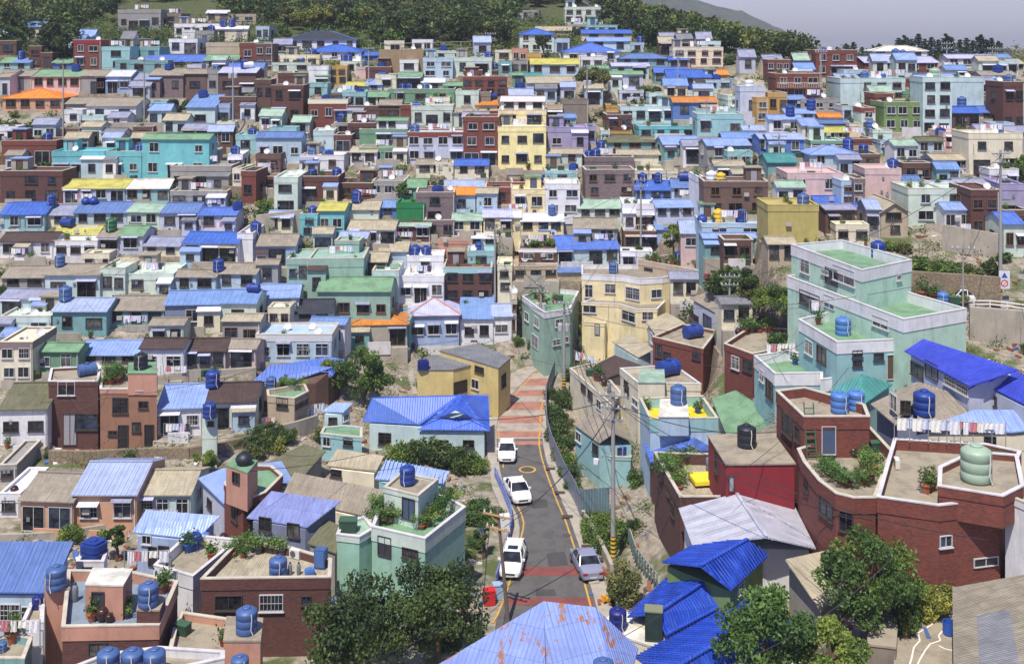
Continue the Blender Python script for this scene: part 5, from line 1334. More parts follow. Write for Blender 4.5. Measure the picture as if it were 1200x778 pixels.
# small sheds and huts squeezed into the gaps of the far slope
rf_ = random.Random(61); nf = 0; tr_ = 0
def busy(p, rad):
    for poly, z in CARVE:
        if abs(poly[0][0]-p[0]) > 24 or abs(poly[0][1]-p[1]) > 24: continue
        for dx, dy in ((0,0),(rad,0),(-rad,0),(0,rad),(rad,rad),(-rad,rad)):
            if inpoly(p[0]+dx, p[1]+dy, poly): return True
    return False
while nf < 120 and tr_ < 20000:
    tr_ += 1; px = rf_.uniform(5, 1195); py = rf_.choice((rf_.uniform(66, 330), rf_.uniform(60, 200), rf_.uniform(200, 420)))
    if 540 < px < 760 and py > 330: continue
    if px > 900 and py > 285 or px > 850 and py < 84: continue
    if px < 300 and 118 < py < 165 and px < 70: continue
    d_ = depth(px, py+3); X_ = (px-600)/F*d_
    if busy((X_, d_), 1.5): continue
    w_ = rf_.uniform(2.4, 4.2)*F/d_; h_ = rf_.uniform(2.1, 3.1)*F/d_; wl_ = rf_.choice(('grey','cream','cream','white','sky','mint','umber','lilac','aqua','white','paleaqua'))
    rt_ = rf_.choice('gggff'); house(px-w_/2, px+w_/2, py-h_, py, wl_, rt_, rf_.choice(('tan','crm','gry','gbl','blu','mnt','cob','blu','gbl')) if rt_ == 'g' else 'con', py-h_-rf_.uniform(4, 8) if rt_ == 'g' else None, n=1, L=rf_.uniform(2.4, 3.4) if rt_ == 'f' else 3.2, w=1 if w_ < 24 else 2); nf += 1
# ---------------------------------------------------------------- road
ASPH = roofmat('worn_asphalt', (98,96,94), 'con'); PAVE = roofmat('pale_road_concrete', (176,166,152), 'con')
YELL = plaster('yellow_road_paint', (196,156,70), .7); REDP = roofmat('red_anti_skid_paint', (134,72,66), 'con'); REDF = roofmat('faded_red_paving', (176,122,104), 'con')
LE = [(574,790),(582,720),(592,700),(600,680),(606,655),(608,640),(609,620),(606,605),(598,590),(590,572),(586,552),(583,530),(581,505),(584,490),(590,478),(598,466),(607,455),(616,445),(625,437),(639,429.4),(659,424)]
RE = [(716,790),(706,740),(697,705),(690,680),(680,645),(668,610),(659,590),(648,562),(640,540),(636,520),(637,500),(638,480),(642,463),(646,448),(650,438.6),(658,430),(668,423.5)]
def at_y(line, y):
    l = sorted(line, key=lambda p: p[1]); return float(np.interp(y, [p[1] for p in l], [p[0] for p in l]))
FORCE = []
def strip(name, ys, z, mat, la=0.0, ra=1.0, kind='structure', parent=None, th=None):
    mb = MB()
    for a, b in zip(ys, ys[1:]):
        q = []
        for y, f in ((a, la), (a, ra), (b, ra), (b, la)):
            l, r = at_y(LE, y), at_y(RE, y); q.append(P(l+(r-l)*f, y, z))
        mb.quad(q)
    o = mb.build(name, mat, parent)
    if kind: o['kind'] = kind
    return o
ys = [790,770,750,730,715,700,685,670,655,640,625,610,600,590,580,565,550,535,520,514]
strip('road', ys, .02, ASPH); ys2 = [514,505,495,485,478,470,463,455,447,440,434,429,425]
strip('road', ys2, .02, PAVE)
STR = [(700,709),(664,674.5),(505,512),(487,495.6),(471,480),(457,464),(443.5,452),(516.5,521)]
for a, b in STR: strip('road_marking', [b, (a+b)/2, a], .028, REDP if a > 600 else REDF, .02, .98)
mb = MB(); mb.quad([P(*q, .028) for q in ((640,429.2),(625,437),(648,437),(655,431),(666,424),(659,424.2))]); mb.build('road_marking', REDF)['kind'] = 'structure'
def line(pts, w, mat, z=.034):
    mb = MB(); v = [P(x, y, z) for x, y in pts]
    for i in range(len(v)-1):
        d = (v[i+1]-v[i]).normalized(); n = Vector((-d.y, d.x, 0))*w/2; mb.quad([v[i]-n, v[i+1]-n, v[i+1]+n, v[i]+n])
    o = mb.build('road_marking', mat); o['kind'] = 'structure'; return o
line([(at_y(RE, y)-5*(y-45)/600-.5, y) for y in ys+ys2[:6]], .14, YELL)
line([(577,730),(583,720),(589,705),(595,689),(604,660),(608,640),(613,620),(613.7,612),(611,602),(605,590)], .14, YELL)
line([(590,548),(588,535),(586,520),(584,505)], .12, YELL); line([(592,478),(608,458),(620,444),(637,432.5),(657,425)], .12, YELL)
mh = root('manhole_cover', P(618,550,.03), 0, 'manhole', 'round manhole cover ringed with yellow paint in the middle of the road')
m = MB(); m.lathe([(.5,0),(.5,.012)], 20); m.build('iron_lid', plain('cast_iron', (80,76,72), .6), mh)
m = MB()
for k in range(24):
    a, b = 6.283*k/24, 6.283*(k+1)/24; m.quad([(.62*math.cos(a),.62*math.sin(a),.008),(.62*math.cos(b),.62*math.sin(b),.008),(.82*math.cos(b),.82*math.sin(b),.008),(.82*math.cos(a),.82*math.sin(a),.008)])
m.build('painted_ring', YELL, mh)
PATCH = roofmat('dark_asphalt_patch', (74,73,73), 'con')
for q in (((600,640),(618,638),(620,650),(602,652)),((640,648),(662,646),(666,662),(643,664)),((622,586),(640,584),(643,594),(624,596)),((596,560),(606,559),(607,575),(598,576)),((628,690),(650,690),(652,698),(628,698))):
    mb = MB(); mb.quad([P(x, y, .0245) for x, y in q]); mb.build('road_patch', PATCH)['kind'] = 'structure'
for x, y in ((619,522),(664,627)):
    m = MB(); m.lathe([(.34,0),(.34,.012)], 18); o = m.build('manhole_cover', plain('cast_iron', (80,76,72), .6)); o.location = P(x, y, .03); tag(o, 'plain iron manhole cover '+('near the end of the striped paving' if y < 600 else 'beside the right yellow line'), 'manhole')
ty = root('ride_on_toy', P(711.5,706,.02), .5, 'toy', 'small yellow ride-on toy left beside the navy tank'); yp = plain('toy_yellow', (226,160,30), .4)
m = MB(); m.box(-.4,.4,-.18,.18,.16,.34); m.build('toy_body', yp, ty); m = MB(); m.box(-.38,-.2,-.17,.17,.342,.62); m.build('seat_back', yp, ty); m = MB(); m.tube([(.2,0,.34),(.28,0,.55)], .03, 6); m.tube([(.28,-.15,.55),(.28,.15,.55)], .03, 6); m.build('handlebar', plain('toy_dark', (40,40,44)), ty)
for sx in (-.26,.26):
    for sy in (-.2,.2): m = MB(); m.tube([(sx,sy-.04,.13),(sx,sy+.04,.13)], .13, 12); m.build('wheel', plain('toy_dark', (40,40,44)), ty)
for x, y, c, l in ((573,707,(196,34,40),'red plastic crate standing by the leaning dark pole'),(584,700,(150,170,196),'pale blue wrapped bundle standing by the leaning dark pole'),(591,618,(212,214,214),'white metal box against the inside of the guard rail')):
    o = root('storage_crate', P(x, y, .02), .2, 'crate', l); m = MB(); m.box(-.4,.4,-.32,.32,0,.95); m.build('crate_body', plain('crate_%d' % c[0], c, .5), o); m = MB(); m.box(-.43,.43,-.35,.35,.952,1.03); m.build('lid', plain('crate_%d' % c[0], c, .5), o)
def kerb_side(line_pts, w, z, name):
    mb = MB(); v = [P(x, y, 0) for x, y in line_pts]; n = len(v); out = []
    for i, p in enumerate(v):
        d = (v[min(i+1, n-1)]-v[max(i-1, 0)]).normalized(); out.append(p+Vector((d.y, -d.x, 0))*w)
    for i in range(n-1):
        a, b, c, e = v[i], v[i+1], out[i+1], out[i]
        mb.quad([a+Vector((0,0,z)), b+Vector((0,0,z)), c+Vector((0,0,z)), e+Vector((0,0,z))]); mb.quad([a, b, b+Vector((0,0,z)), a+Vector((0,0,z))]); mb.quad([e, c, c+Vector((0,0,z)), e+Vector((0,0,z))])
    o = mb.build(name, CONC()); o['kind'] = 'structure'; return v, out
kv, ko = kerb_side(RE[:13], 1.1, .12, 'pavement')
kv2, ko2 = kerb_side(LE[4:14], -1.0, .12, 'pavement')
FORCE.append(([ (p.x-2.6, p.y) for p in [P(x, y, 0) for x, y in LE]]+[(p.x+2.2, p.y) for p in [P(x, y, 0) for x, y in RE[::-1]]], -.03))
FORCE.append(([(p.x, p.y) for p in [P(590,445,0),P(640,420,0),P(655,415,0),P(660,425,0),P(610,470,0)]], -.03))
mb = MB(); mb.prism([(p.x, p.y) for p in [P(596,466,0),P(600,430,0),P(618,425,0),P(640,420,0),P(655,419,0),P(659,423.5,0),P(639,429,0),P(625,436.5,0),P(607,454,0)]][::-1], -.1, .03); mb.build('pavement', PAVE)['kind'] = 'structure'
for x, y in ((645,549),(656,577),(665,605),(688,640),(700,655)):
    m = MB(); p = P(x, y, .124); m.box(-.45,.45,-.3,.3,0,.012); g = m.build('drain_grate', plain('dark_grate', (70,56,48), .8)); g.location = p
    tag(g, None, 'drain cover', 'drain covers beside the road', 'thing'); pend(g, 'dark iron drain grate in the kerb strip near', 'drain', p)
# ---------------------------------------------------------------- walls, fences, rails
def base_pt(px, py, z=None):
    if z is not None: return P(px, py, z)
    return PD(px, py, depth(px, py))
def wall_run(name, cat, label, pts, h, th, mat, z=None, down=.6, posts=None):
    v = [base_pt(x, y, z) for x, y in pts]; o = root(name, v[0], 0, cat, label); c = v[0]; m = MB()
    for a, b in zip(v, v[1:]):
        d = (b-a); d.z = 0; d.normalize(); n = Vector((-d.y, d.x, 0))*th/2; i = len(m.v)
        for p in (a, b):
            q = p-c
            m.v += [tuple(q-n-Vector((0,0,down))), tuple(q+n-Vector((0,0,down))), tuple(q+n+Vector((0,0,h))), tuple(q-n+Vector((0,0,h)))]
        for f in ((0,1,2,3),(7,6,5,4),(0,4,5,1),(1,5,6,2),(2,6,7,3),(3,7,4,0)): m.f.append(tuple(i+k for k in f)); m.m.append(0)
    m.build('wall_face' if 'wall' in name else 'panel', mat, o)
    if posts:
        for i, (a, b) in enumerate(zip(v, v[1:])):
            L = (b-a).length; k = max(1, int(L/posts))
            for j in range(k):
                p = a+(b-a)*j/k-c; q = MB(); q.box(p.x-.05,p.x+.05,p.y-th/2-.06,p.y+th/2+.06,p.z-.1,p.z+h+.08); q.build('post', plain('fence_post_grey', (110,118,130)), o)
    r = pend(o, None, None, c); r['label'] = label; r['short'] = label_short(label); return o
PANEL = roofmat('blue_grey_sheet_fence', (112,124,142), 'metal')
wall_run('fence', 'fence', 'long blue grey sheet metal fence along the right edge of the road', [(650,441),(645,455),(640,472),(640,490),(641,510),(645,528),(653,548),(663,570),(675,592),(680,606)], 1.9, .06, PANEL, 0, .1, 2.4)
wall_run('fence', 'fence', 'short blue grey sheet fence in front of the aqua gable house', [(680,606),(697,604),(714,603)], 2.3, .06, roofmat('dull_teal_sheet_fence', (104,128,136), 'metal'), 0, .1, 2.4)
wall_run('retaining_wall', 'wall', 'low concrete parapet wall beside the silver car', [(683,607),(692,622),(703,642),(712,660),(717,672)], .7, .3, CONC(), 0)
wall_run('retaining_wall', 'wall', 'curved concrete alley wall right of the roadside bush', [(737,634),(744,655),(756,672),(770,690),(772,712),(760,735)], 1.0, .25, CONC(), 0, 1)
def railing(label, pts, h, mat, z=None, sp=1.4, rails=(1,.55), name='railing', r=.045):
    v = [base_pt(x, y, z) for x, y in pts]; c = v[0]; o = root(name, c, 0, 'railing', label)
    m = MB()
    for f in rails: m.tube([p-c+Vector((0,0,h*f)) for p in v], r, 6)
    m.build('rail', mat, o)
    for a, b in zip(v, v[1:]):
        k = max(1, int((b-a).length/sp))
        for j in range(k): q = a+(b-a)*j/k-c; m = MB(); m.box(q.x-.05,q.x+.05,q.y-.05,q.y+.05,q.z,q.z+h); m.build('post', mat, o)
    rr = pend(o, None, None, c); rr['label'] = label; rr['short'] = label_short(label); return o
railing('blue grey double pipe guard rail on the left kerb of the road', [(580,560),(586,573),(592,588),(598,603),(600,620),(594,645),(587,670),(581,688)], .95, plain('guard_rail_blue', (104,120,176), .4), 0, 1.6, (1,.6,.3), 'guard_rail', .07)
railing('green grey railing on the curved alley wall', [(737,634),(744,655),(756,672),(770,690),(772,712)], 1.0, plain('rail_green', (88,108,104)), .95, .5)
railing('white guard rail on the road bridge at the right edge', [(1141,362),(1160,362),(1180,364),(1215,369)], .8, plain('white_rail', (214,214,214)), None, 2.0, (1,.55), 'guard_rail', .07)
railing('pale rail along the alley below the brown house', [(180,528),(200,530),(222,531)], .9, plain('pale_rail', (180,172,150)), None, .8)
railing('grey mesh fence rail above the retaining wall under the wood', [(446,66),(470,66),(500,65),(540,64),(582,62)], 2.4, plain('mesh_post', (150,150,140)), None, 3.2, (1,.5,.05), 'fence', .05)
STONE = roofmat('stone_retaining_face', (150,134,110), 'con')
nt_, bs_ = STONE.node_tree, STONE.node_tree.nodes['Principled BSDF']
vo = N(nt_, 'ShaderNodeTexVoronoi', feature='DISTANCE_TO_EDGE'); vo.inputs['Scale'].default_value = 2.6; nt_.links.new(world_pos(nt_), vo.inputs['Vector'])
o_ = bs_.inputs['Base Color'].links[0].from_socket; nt_.links.new(mix(nt_, ramp(nt_, vo.outputs['Distance'], .02, .12), tuple(.5*v for v in lin((150,134,110))), o_), bs_.inputs['Base Color'])
wall_run('retaining_wall', 'wall', 'tall cobbled stone retaining wall under the vegetable bed', [(1066,352),(1090,354),(1120,356),(1150,358),(1172,360)], 3.0, .5, STONE)
wall_run('retaining_wall', 'wall', 'grey concrete retaining wall below the dark brick house with flower balcony', [(1104,292),(1130,297),(1150,300),(1170,304)], 2.8, .4, CONC())
wall_run('retaining_wall', 'wall', 'concrete bridge wall below the white guard rail', [(1136,398),(1160,400),(1185,402),(1230,406)], 3.1, .5, CONC())
wall_run('retaining_wall', 'wall', 'long low stone wall under the brown and brick houses', [(58,540),(100,541),(140,539),(180,537),(222,537),(262,530),(300,521)], 1.0, .4, STONE)
wall_run('retaining_wall', 'wall', 'curved concrete wall below the peach houses', [(-10,636),(30,635),(77,632),(128,623),(159,616)], .7, .3, CONC())
wall_run('retaining_wall', 'wall', 'concrete wall with washing below the beige house', [(300,521),(322,513),(350,506),(372,499)], 1.1, .3, CONC())
wall_run('retaining_wall', 'wall', 'long grey wall under the white and grey cottages', [(185,450),(220,447),(260,443),(300,440)], .9, .4, CONC())
wall_run('retaining_wall', 'wall', 'tall brown retaining wall under the fenced grass slope', [(444,84),(470,84),(496,83)], 4.0, .4, plaster('brown_concrete', (150,128,100)))
wall_run('retaining_wall', 'wall', 'pale retaining wall behind the bright aqua houses', [(90,160),(130,160),(200,160),(272,165)], 2.2, .4, CONC())
wall_run('retaining_wall', 'wall', 'grey retaining wall left of the bright aqua cottage', [(300,278),(320,275),(354,271)], 2.9, .4, CONC())
wall_run('retaining_wall', 'wall', 'concrete wall below the grey two-storey house', [(262,236),(280,237),(300,240)], 2.2, .4, STONE)
def stairs(label, a, b, w, n, z0=None):
    A = base_pt(*a); B = base_pt(*b); o = root('stairway', A, 0, 'stairs', label); d = (B-A)/n; f = Vector((d.x, d.y, 0)).normalized(); s = Vector((f.y, -f.x, 0))
    for i in range(n):
        p = d*i; m = MB(); q = [p-s*w/2, p+s*w/2, p+s*w/2+Vector((d.x,d.y,0))*1.02, p-s*w/2+Vector((d.x,d.y,0))*1.02]; m.prism([(v.x, v.y) for v in q], d.z*i-.6, d.z*(i+1)+.001*i); m.build('step', CONC(), o)
    r = pend(o, None, None, A); r['label'] = label; r['short'] = label_short(label)
stairs('concrete stairs climbing beside the bridge wall', (1150,400), (1128,366), 2.0, 14)
stairs('long concrete stairs climbing the stone wall at the right edge', (1200,352), (1184,306), 2.2, 18)
stairs('narrow steps climbing left of the sea green corner house', (622,428), (610,396), 1.6, 12)
stairs('steep steps beside the grey two-storey house', (285,246), (270,222), 1.3, 14)
stairs('narrow steps between the big tree and the round yellow house', (482,462), (476,428), 1.4, 12)
# ---------------------------------------------------------------- cars
def car(px, py, yaw, body, label, wagon=False, sunroof=False, z=.03, D=None, s=1.0, van=False):
    p = P(px, py, z) if D is None else PD(px, py, D)
    o = root('parked_car', p, yaw, 'car', label, 'cars parked in the village'); o.scale = (s,)*3
    paint = plain('car_paint_%d_%d' % (body[0], body[2]), body, .25, .0, .04); dark = plain('dark_trim', (28,28,30), .5); gl = glass('car_glass', (24,30,36))
    # length along +y (front at +y)
    def loft(st, m=0, name='body', mat=paint, cap=True):
        mb = MB(); n = len(st[0][1])
        for y, sec in st: mb.v += [(x, y, zz) for x, zz in sec]
        for i in range(len(st)-1):
            for k in range(n): mb.f.append((i*n+k, i*n+(k+1) % n, (i+1)*n+(k+1) % n, (i+1)*n+k)); mb.m.append(0)
        mb.f.append(tuple(range(n))); mb.f.append(tuple((len(st)-1)*n+k for k in range(n))[::-1]); mb.m += [0, 0]
        ob = mb.build(name, mat, o, smooth=True, uv=False)
        md = ob.modifiers.new('soft', 'BEVEL'); md.width = .05; md.segments = 2; md.limit_method = 'ANGLE'; md.angle_limit = .6; return ob
    def sec(w, z0, z1, wt=None):
        wt = wt or w*.93; return [(-w*.94,z0),(-w,z0+.18),(-w,z0+(z1-z0)*.6),(-wt,z1),(-wt*.5,z1+.03),(wt*.5,z1+.03),(wt,z1),(w,z0+(z1-z0)*.6),(w,z0+.18),(w*.94,z0)]
    H = 1.0 if not van else 1.15
    loft([(-2.22,sec(.72,.38,.72)),(-2.15,sec(.8,.28,.86)),(-1.7,sec(.86,.22,.93)),(-.9,sec(.87,.2,.93)),(.6,sec(.87,.2,.92)),(1.2,sec(.87,.2,.88)),(1.75,sec(.85,.22,.78)),(2.1,sec(.78,.26,.66)),(2.22,sec(.66,.32,.56))])
    r0 = -2.1 if (wagon or van) else -1.25; rb = -1.75 if (wagon or van) else -.75; top = 1.42 if not van else 1.9; fb = 1.15 if not van else 1.75; ft = .45 if not van else 1.15
    zb = .9
    def cab(w0, w1, a, b, c, d, z0, z1): return [(-w0,a,z0),(w0,a,z0),(w0,d,z0),(-w0,d,z0),(-w1,b,z1),(w1,b,z1),(w1,c,z1),(-w1,c,z1)]
    m = MB(); m.v = cab(.8,.62,r0,rb,ft,fb,zb,top-.02); m.f = [(0,1,5,4),(1,2,6,5),(2,3,7,6),(3,0,4,7)]; m.m = [0]*4; m.build('windows', gl, o, uv=False)
    m = MB(); i = 0; m.v = [(-.64,rb-.02,top-.03),(.64,rb-.02,top-.03),(.64,ft+.02,top-.03),(-.64,ft+.02,top-.03),(-.58,rb+.08,top+.04),(.58,rb+.08,top+.04),(.58,ft-.1,top+.04),(-.58,ft-.1,top+.04)]
    m.f = [(0,1,5,4),(1,2,6,5),(2,3,7,6),(3,0,4,7),(4,5,6,7),(3,2,1,0)]; m.m = [0]*6; rf = m.build('roof', paint, o, uv=False)
    if sunroof: q = MB(); q.box(-.38,.38,-.35,.25,top+.045,top+.055); q.build('sunroof', gl, rf)
    for sx in (-1, 1):
        for (a, b) in (((.8*sx,r0,zb),(.63*sx,rb,top)),((.8*sx,fb,zb),(.63*sx,ft,top)),((.815*sx,(r0+fb)/2-.1,zb),(.645*sx,(rb+ft)/2-.05,top))): m = MB(); m.beam(a, b, .07); m.build('pillar', paint, o)
        if wagon: m = MB(); m.beam((.815*sx,-1.2,zb),(.645*sx,-1.1,top), .07); m.build('pillar', paint, o)
    for sx in (-1, 1):
        for y in (-1.4, 1.38):
            t = MB(); t.tube([(sx*.7,y,.31),(sx*.9,y,.31)], .31, 18); tt = t.build('wheel', plain('tyre_rubber', (30,30,32), .8), o)
            t = MB(); t.tube([(sx*.895,y,.31),(sx*.915,y,.31)], .19, 12); t.build('rim', plain('alloy_rim', (150,150,155), .35, .6), tt)
        t = MB(); t.box(sx*.6-.16,sx*.6+.16,2.08,2.19,.5,.63); t.build('headlight', plain('headlight_glass', (200,205,210), .15), o)
        t = MB(); t.box(sx*.6-.17,sx*.6+.17,-2.235,-2.15,.62,.78); t.build('tail_light', plain('tail_lamp_red', (150,24,24), .3), o)
        t = MB(); t.box(sx*.92-.1,sx*.92+.1,.82,.95,.92,1.06); t.build('wing_mirror', paint, o)
    t = MB(); t.box(-.4,.4,2.16,2.235,.42,.54); t.box(-.75,.75,2.14,2.22,.24,.33); t.build('grille', dark, o)
    t = MB(); t.box(-.7,.7,-2.27,-2.16,.34,.5); t.build('bumper', paint, o)
    t = MB(); t.box(-.26,.26,-2.29,-2.275,.42,.54); t.build('number_plate', plain('plate_white', (190,196,190)), o)
    t = MB(); t.box(-.26,.26,2.236,2.25,.3,.42); t.build('number_plate', plain('plate_white', (190,196,190)), o)
    r = pend(o, None, None, p); r['label'] = label; r['short'] = label_short(label); return o
WHI = (226,226,224)
car(594,534,R(180),WHI,'white saloon car parked facing down the road, highest of the four')
car(606,581,R(194),WHI,'white saloon car angled at the left kerb beside the guard rail')
car(601,664,R(173),WHI,'white estate car with sunroof parked on the left by the lamp pole',True,True)
car(687,667,R(10),(134,138,160),'silver blue saloon car seen from behind on the right kerb')
car(92,176,R(180),(205,205,205),'small white van parked above the bright aqua house',False,False,0,depth(92,176),.95,True)
car(145,176,R(182),(96,100,110),'dark grey car parked above the bright aqua house',False,False,0,depth(145,176),.95)
car(1127,355,R(100),(220,220,220),'white car parked on the road bridge above the stairs',False,False,0,depth(1127,355))
car(355,170,R(178),(220,220,220),'white van parked behind the pale blue cobalt roofed house',False,False,0,depth(355,170),.95,True)
# ---------------------------------------------------------------- poles and wires
POLES = {}
def pole(key, px, pb, ptop, label, z=None, lean=0, wood=False, arms=2, trans=False, stripe=False, r=.17, lamp=False):
    p = base_pt(px, pb, z); D = p.y; h = (pb-ptop)/F*D
    o = root('utility_pole', p, rng.uniform(-.3,.3) if not wood else R(-28), 'pole', label, 'utility poles'); st = plain('pole_concrete', (150,148,146), .7) if not wood else plain('pole_dark_timber', (104,92,80), .8)
    t = Vector((lean, 0, h)); m = MB(); m.tube([(0,0,-.4),(lean*.5,0,h*.5),tuple(t)], [r, r*.82, r*.62], 10); m.build('shaft', st, o)
    ac = plain('arm_steel', (130,134,140), .5) if not wood else plain('arm_timber', (176,142,96), .8)
    for i in range(arms):
        zz = h-.35-i*.9; w = 1.1-.15*i; c = Vector((lean*zz/h, -.16, zz)); m = MB(); m.beam(c+Vector((-w,0,0)), c+Vector((w,0,0)), .1); m.beam(c+Vector((-w*.6,0,0)), c+Vector((0,.1,-.5)), .05); a = m.build('crossarm', ac, o)
        q = MB()
        for k in (-.9, -.45, .45, .9): q.lathe([(.05,0),(.07,.08),(.04,.16),(.06,.22)], 8, (c.x+w*k, c.y, c.z+.05))
        q.build('insulator', plain('porcelain', (206,204,198), .3), a)
    if trans:
        for sx in (-.42, .42): m = MB(); m.lathe([(.26,0),(.28,.05),(.28,.75),(.22,.85)], 12, (sx, -.1, h-3.4)); m.build('transformer', plain('transformer_grey', (168,170,172)), o)
    if stripe:
        for i in range(5): m = MB(); m.lathe([(r*.99+.01, .0),(r*.985+.01,.16)], 10, (0,0,.7+i*.32)); m.build('warning_band', plain('hazard_yellow', (220,180,30)), o)
        m = MB(); m.lathe([(r*.99+.004,.0),(r*.96+.004,1.6)], 10, (0,0,.62)); m.build('warning_sleeve', plain('hazard_black', (26,26,26)), o)
    if lamp: m = MB(); m.tube([(0,-.1,h*.62),(-.5,-.5,h*.64),(-1.1,-.9,h*.63)], .035, 6); m.build('lamp_arm', ac, o); m = MB(); m.box(-1.35,-.95,-1.05,-.8,h*.6,h*.63); m.build('lamp_head', plain('lamp_white', (214,214,216)), o)
    rec = pend(o, None, None, p); rec['label'] = label; rec['short'] = label_short(label); POLES[key] = (p, h, lean); return o
pole('a', 718.5, 662, 458, 'tall concrete utility pole with yellow and black bands near the silver car', 0, 0, False, 3, False, True, .2, True)
pole('b', 661, 466, 352, 'concrete utility pole with hazard bands at the head of the striped road', 0, 0, False, 2, True, True, .2)
pole('c', 596, 731, 600, 'leaning dark pole with pale timber crossarms in front of the white estate car', 0, -.85, True, 2, False, False, .15)
pole('d', 1172.5, 353, 176, 'tall grey utility pole carrying road signs at the right edge', None, 0, False, 2, False, True, .18)
pole('e', 1128.5, 396, 287, 'slim grey pole beside the bridge stairs', None, 0, False, 1, False, False, .1)
pole('f', 751, 300, 208, 'grey utility pole in front of the white balconied house', None, 0, False, 2, False, False, .16)
pole('g', 580, 354, 266, 'utility pole right of the dark brick aqua trimmed house', None, 0, False, 2, False, False, .15)
pole('i', 634, 430, 330, 'dark utility pole left of the sea green corner house', None, 0, False, 2, True, False, .15)
for k, x, b, t, tr in (('h1',74,172,72,0),('h2',169,156,68,0),('h3',273,160,67,1),('h4',432,107,55,0),('h5',464.6,140,85,0),('h6',530,190,130,0),('h7',688,147,76,1),('h8',794.6,113,60,0),('h9',828,165,117,0),('j1',962,115,52,0),('j2',1109.5,80,49,0),('j3',913,198,157,0),('j4',575,66,38,0),('j5',390,255,0,0),('j6',855,378,320,0),('j7',1163,80,55,0)):
    if k == 'j5': continue
    pole(k, x, b, t, None, None, 0, False, 1 if k[0] == 'h' else 2, bool(tr), False, .14)
    PENDING[-1].update(label=None, base='distant grey utility pole standing near', short='utility pole')
WIRE = plain('cable_black', (40,40,42), .6)
def wire(a, b, sag=.8, r=.028, label=None):
    def pt(k):
        if isinstance(k, tuple): return Vector(k)
        p, h, l = POLES[k]; return p+Vector((l, 0, h-.3))
    A, B = pt(a), pt(b); dx = rng.uniform(-.7,.7)
    A = A+Vector((dx,0,rng.uniform(-.9,0))); B = B+Vector((dx,0,rng.uniform(-.9,0)))
    n = 14; m = MB(); m.tube([tuple(A+(B-A)*i/n-Vector((0,0,sag*4*(i/n)*(1-i/n)))-A) for i in range(n+1)], r, 4)
    o = m.build('overhead_cable', WIRE, None, uv=False); o.location = A; tag(o, None, 'cable', 'overhead cables'); pend(o, 'thin black overhead cable sagging past', 'cable', (A+B)/2)
for a, b, s in (('a','b',1.6),('a','b',1.9),('a','b',1.3),('b','i',.5),('b','g',1),('a',(20,60,14),1.5),('a',(26,62,12),1.5),('a','c',1),('a','c',1.4),('c',(-2,50,5),1),('c',(-14,55,3),1),('b','f',1),('h1','h2',.6),('h2','h3',.6),('h3','h4',1),('h4','h5',.6),('h5','h6',.6),('h7','h8',.8),('h8','j1',1),('j1','j2',1.2),('j2','j7',.7),('h6','h9',2),('f','j3',1),('d','e',1),('d',(60,100,26),1),('d','j6',2),('g','f',1.4),('i','g',.7),('h1',(-110,185,34),1),('a',(22,88,9),1),('a',(-8,100,6),.8),('b',(22,120,9),.9)): wire(a, b, s)
rw = random.Random(21)
for _ in range(34):
    x = rw.uniform(0, 1200); y = rw.uniform(180, 640); a_ = PD(x, y, depth(x, y))+Vector((0,0,rw.uniform(3.5,6)))
    x2 = x+rw.uniform(-140,140); y2 = y+rw.uniform(-40,70); b_2 = PD(x2, y2, depth(x2, y2))+Vector((0,0,rw.uniform(3.5,7)))
    wire(tuple(a_), tuple(b_2), rw.uniform(.4,1.2), .018)
for a, b in ((P(420,760,8),P(640,640,7)),(P(560,800,9),P(800,700,9)),(P(300,540,9),P(560,490,8)),(P(800,360,15),P(1100,330,19)),(P(40,460,9),P(300,430,9)),(P(860,560,11),P(1000,420,15)),(P(1050,640,12),P(860,760,9)),(P(620,470,8),P(780,600,8)),(P(690,470,9),P(740,560,6))): wire(tuple(a), tuple(b), .7, .022)
# traffic sign boards on pole d
p, h, _ = POLES['d']; q = PD(1177, 328, p.y-.35)
sb_ = root('road_sign', q, 0, 'sign', 'white sign board with blue triangle and red ring on the tall pole'); m = MB(); m.box(-.55,.55,-.03,.03,-.9,.9); m.build('board', plain('sign_white', (206,208,212)), sb_)
m = MB(); m.quad([(-.33,-.036,.2),(.33,-.036,.2),(0,-.036,.75)]); m.build('blue_triangle', plain('sign_blue', (44,74,170)), sb_)
m = MB()
for k in range(20):
    a, b = 6.283*k/20, 6.283*(k+1)/20; m.quad([(.26*math.cos(a),-.036,-.35+.26*math.sin(a)),(.26*math.cos(b),-.036,-.35+.26*math.sin(b)),(.37*math.cos(b),-.036,-.35+.37*math.sin(b)),(.37*math.cos(a),-.036,-.35+.37*math.sin(a))])
m.beam((-.2,-.037,-.55),(.2,-.037,-.15),.07,.004); m.build('red_ring', plain('sign_red', (190,40,48)), sb_)
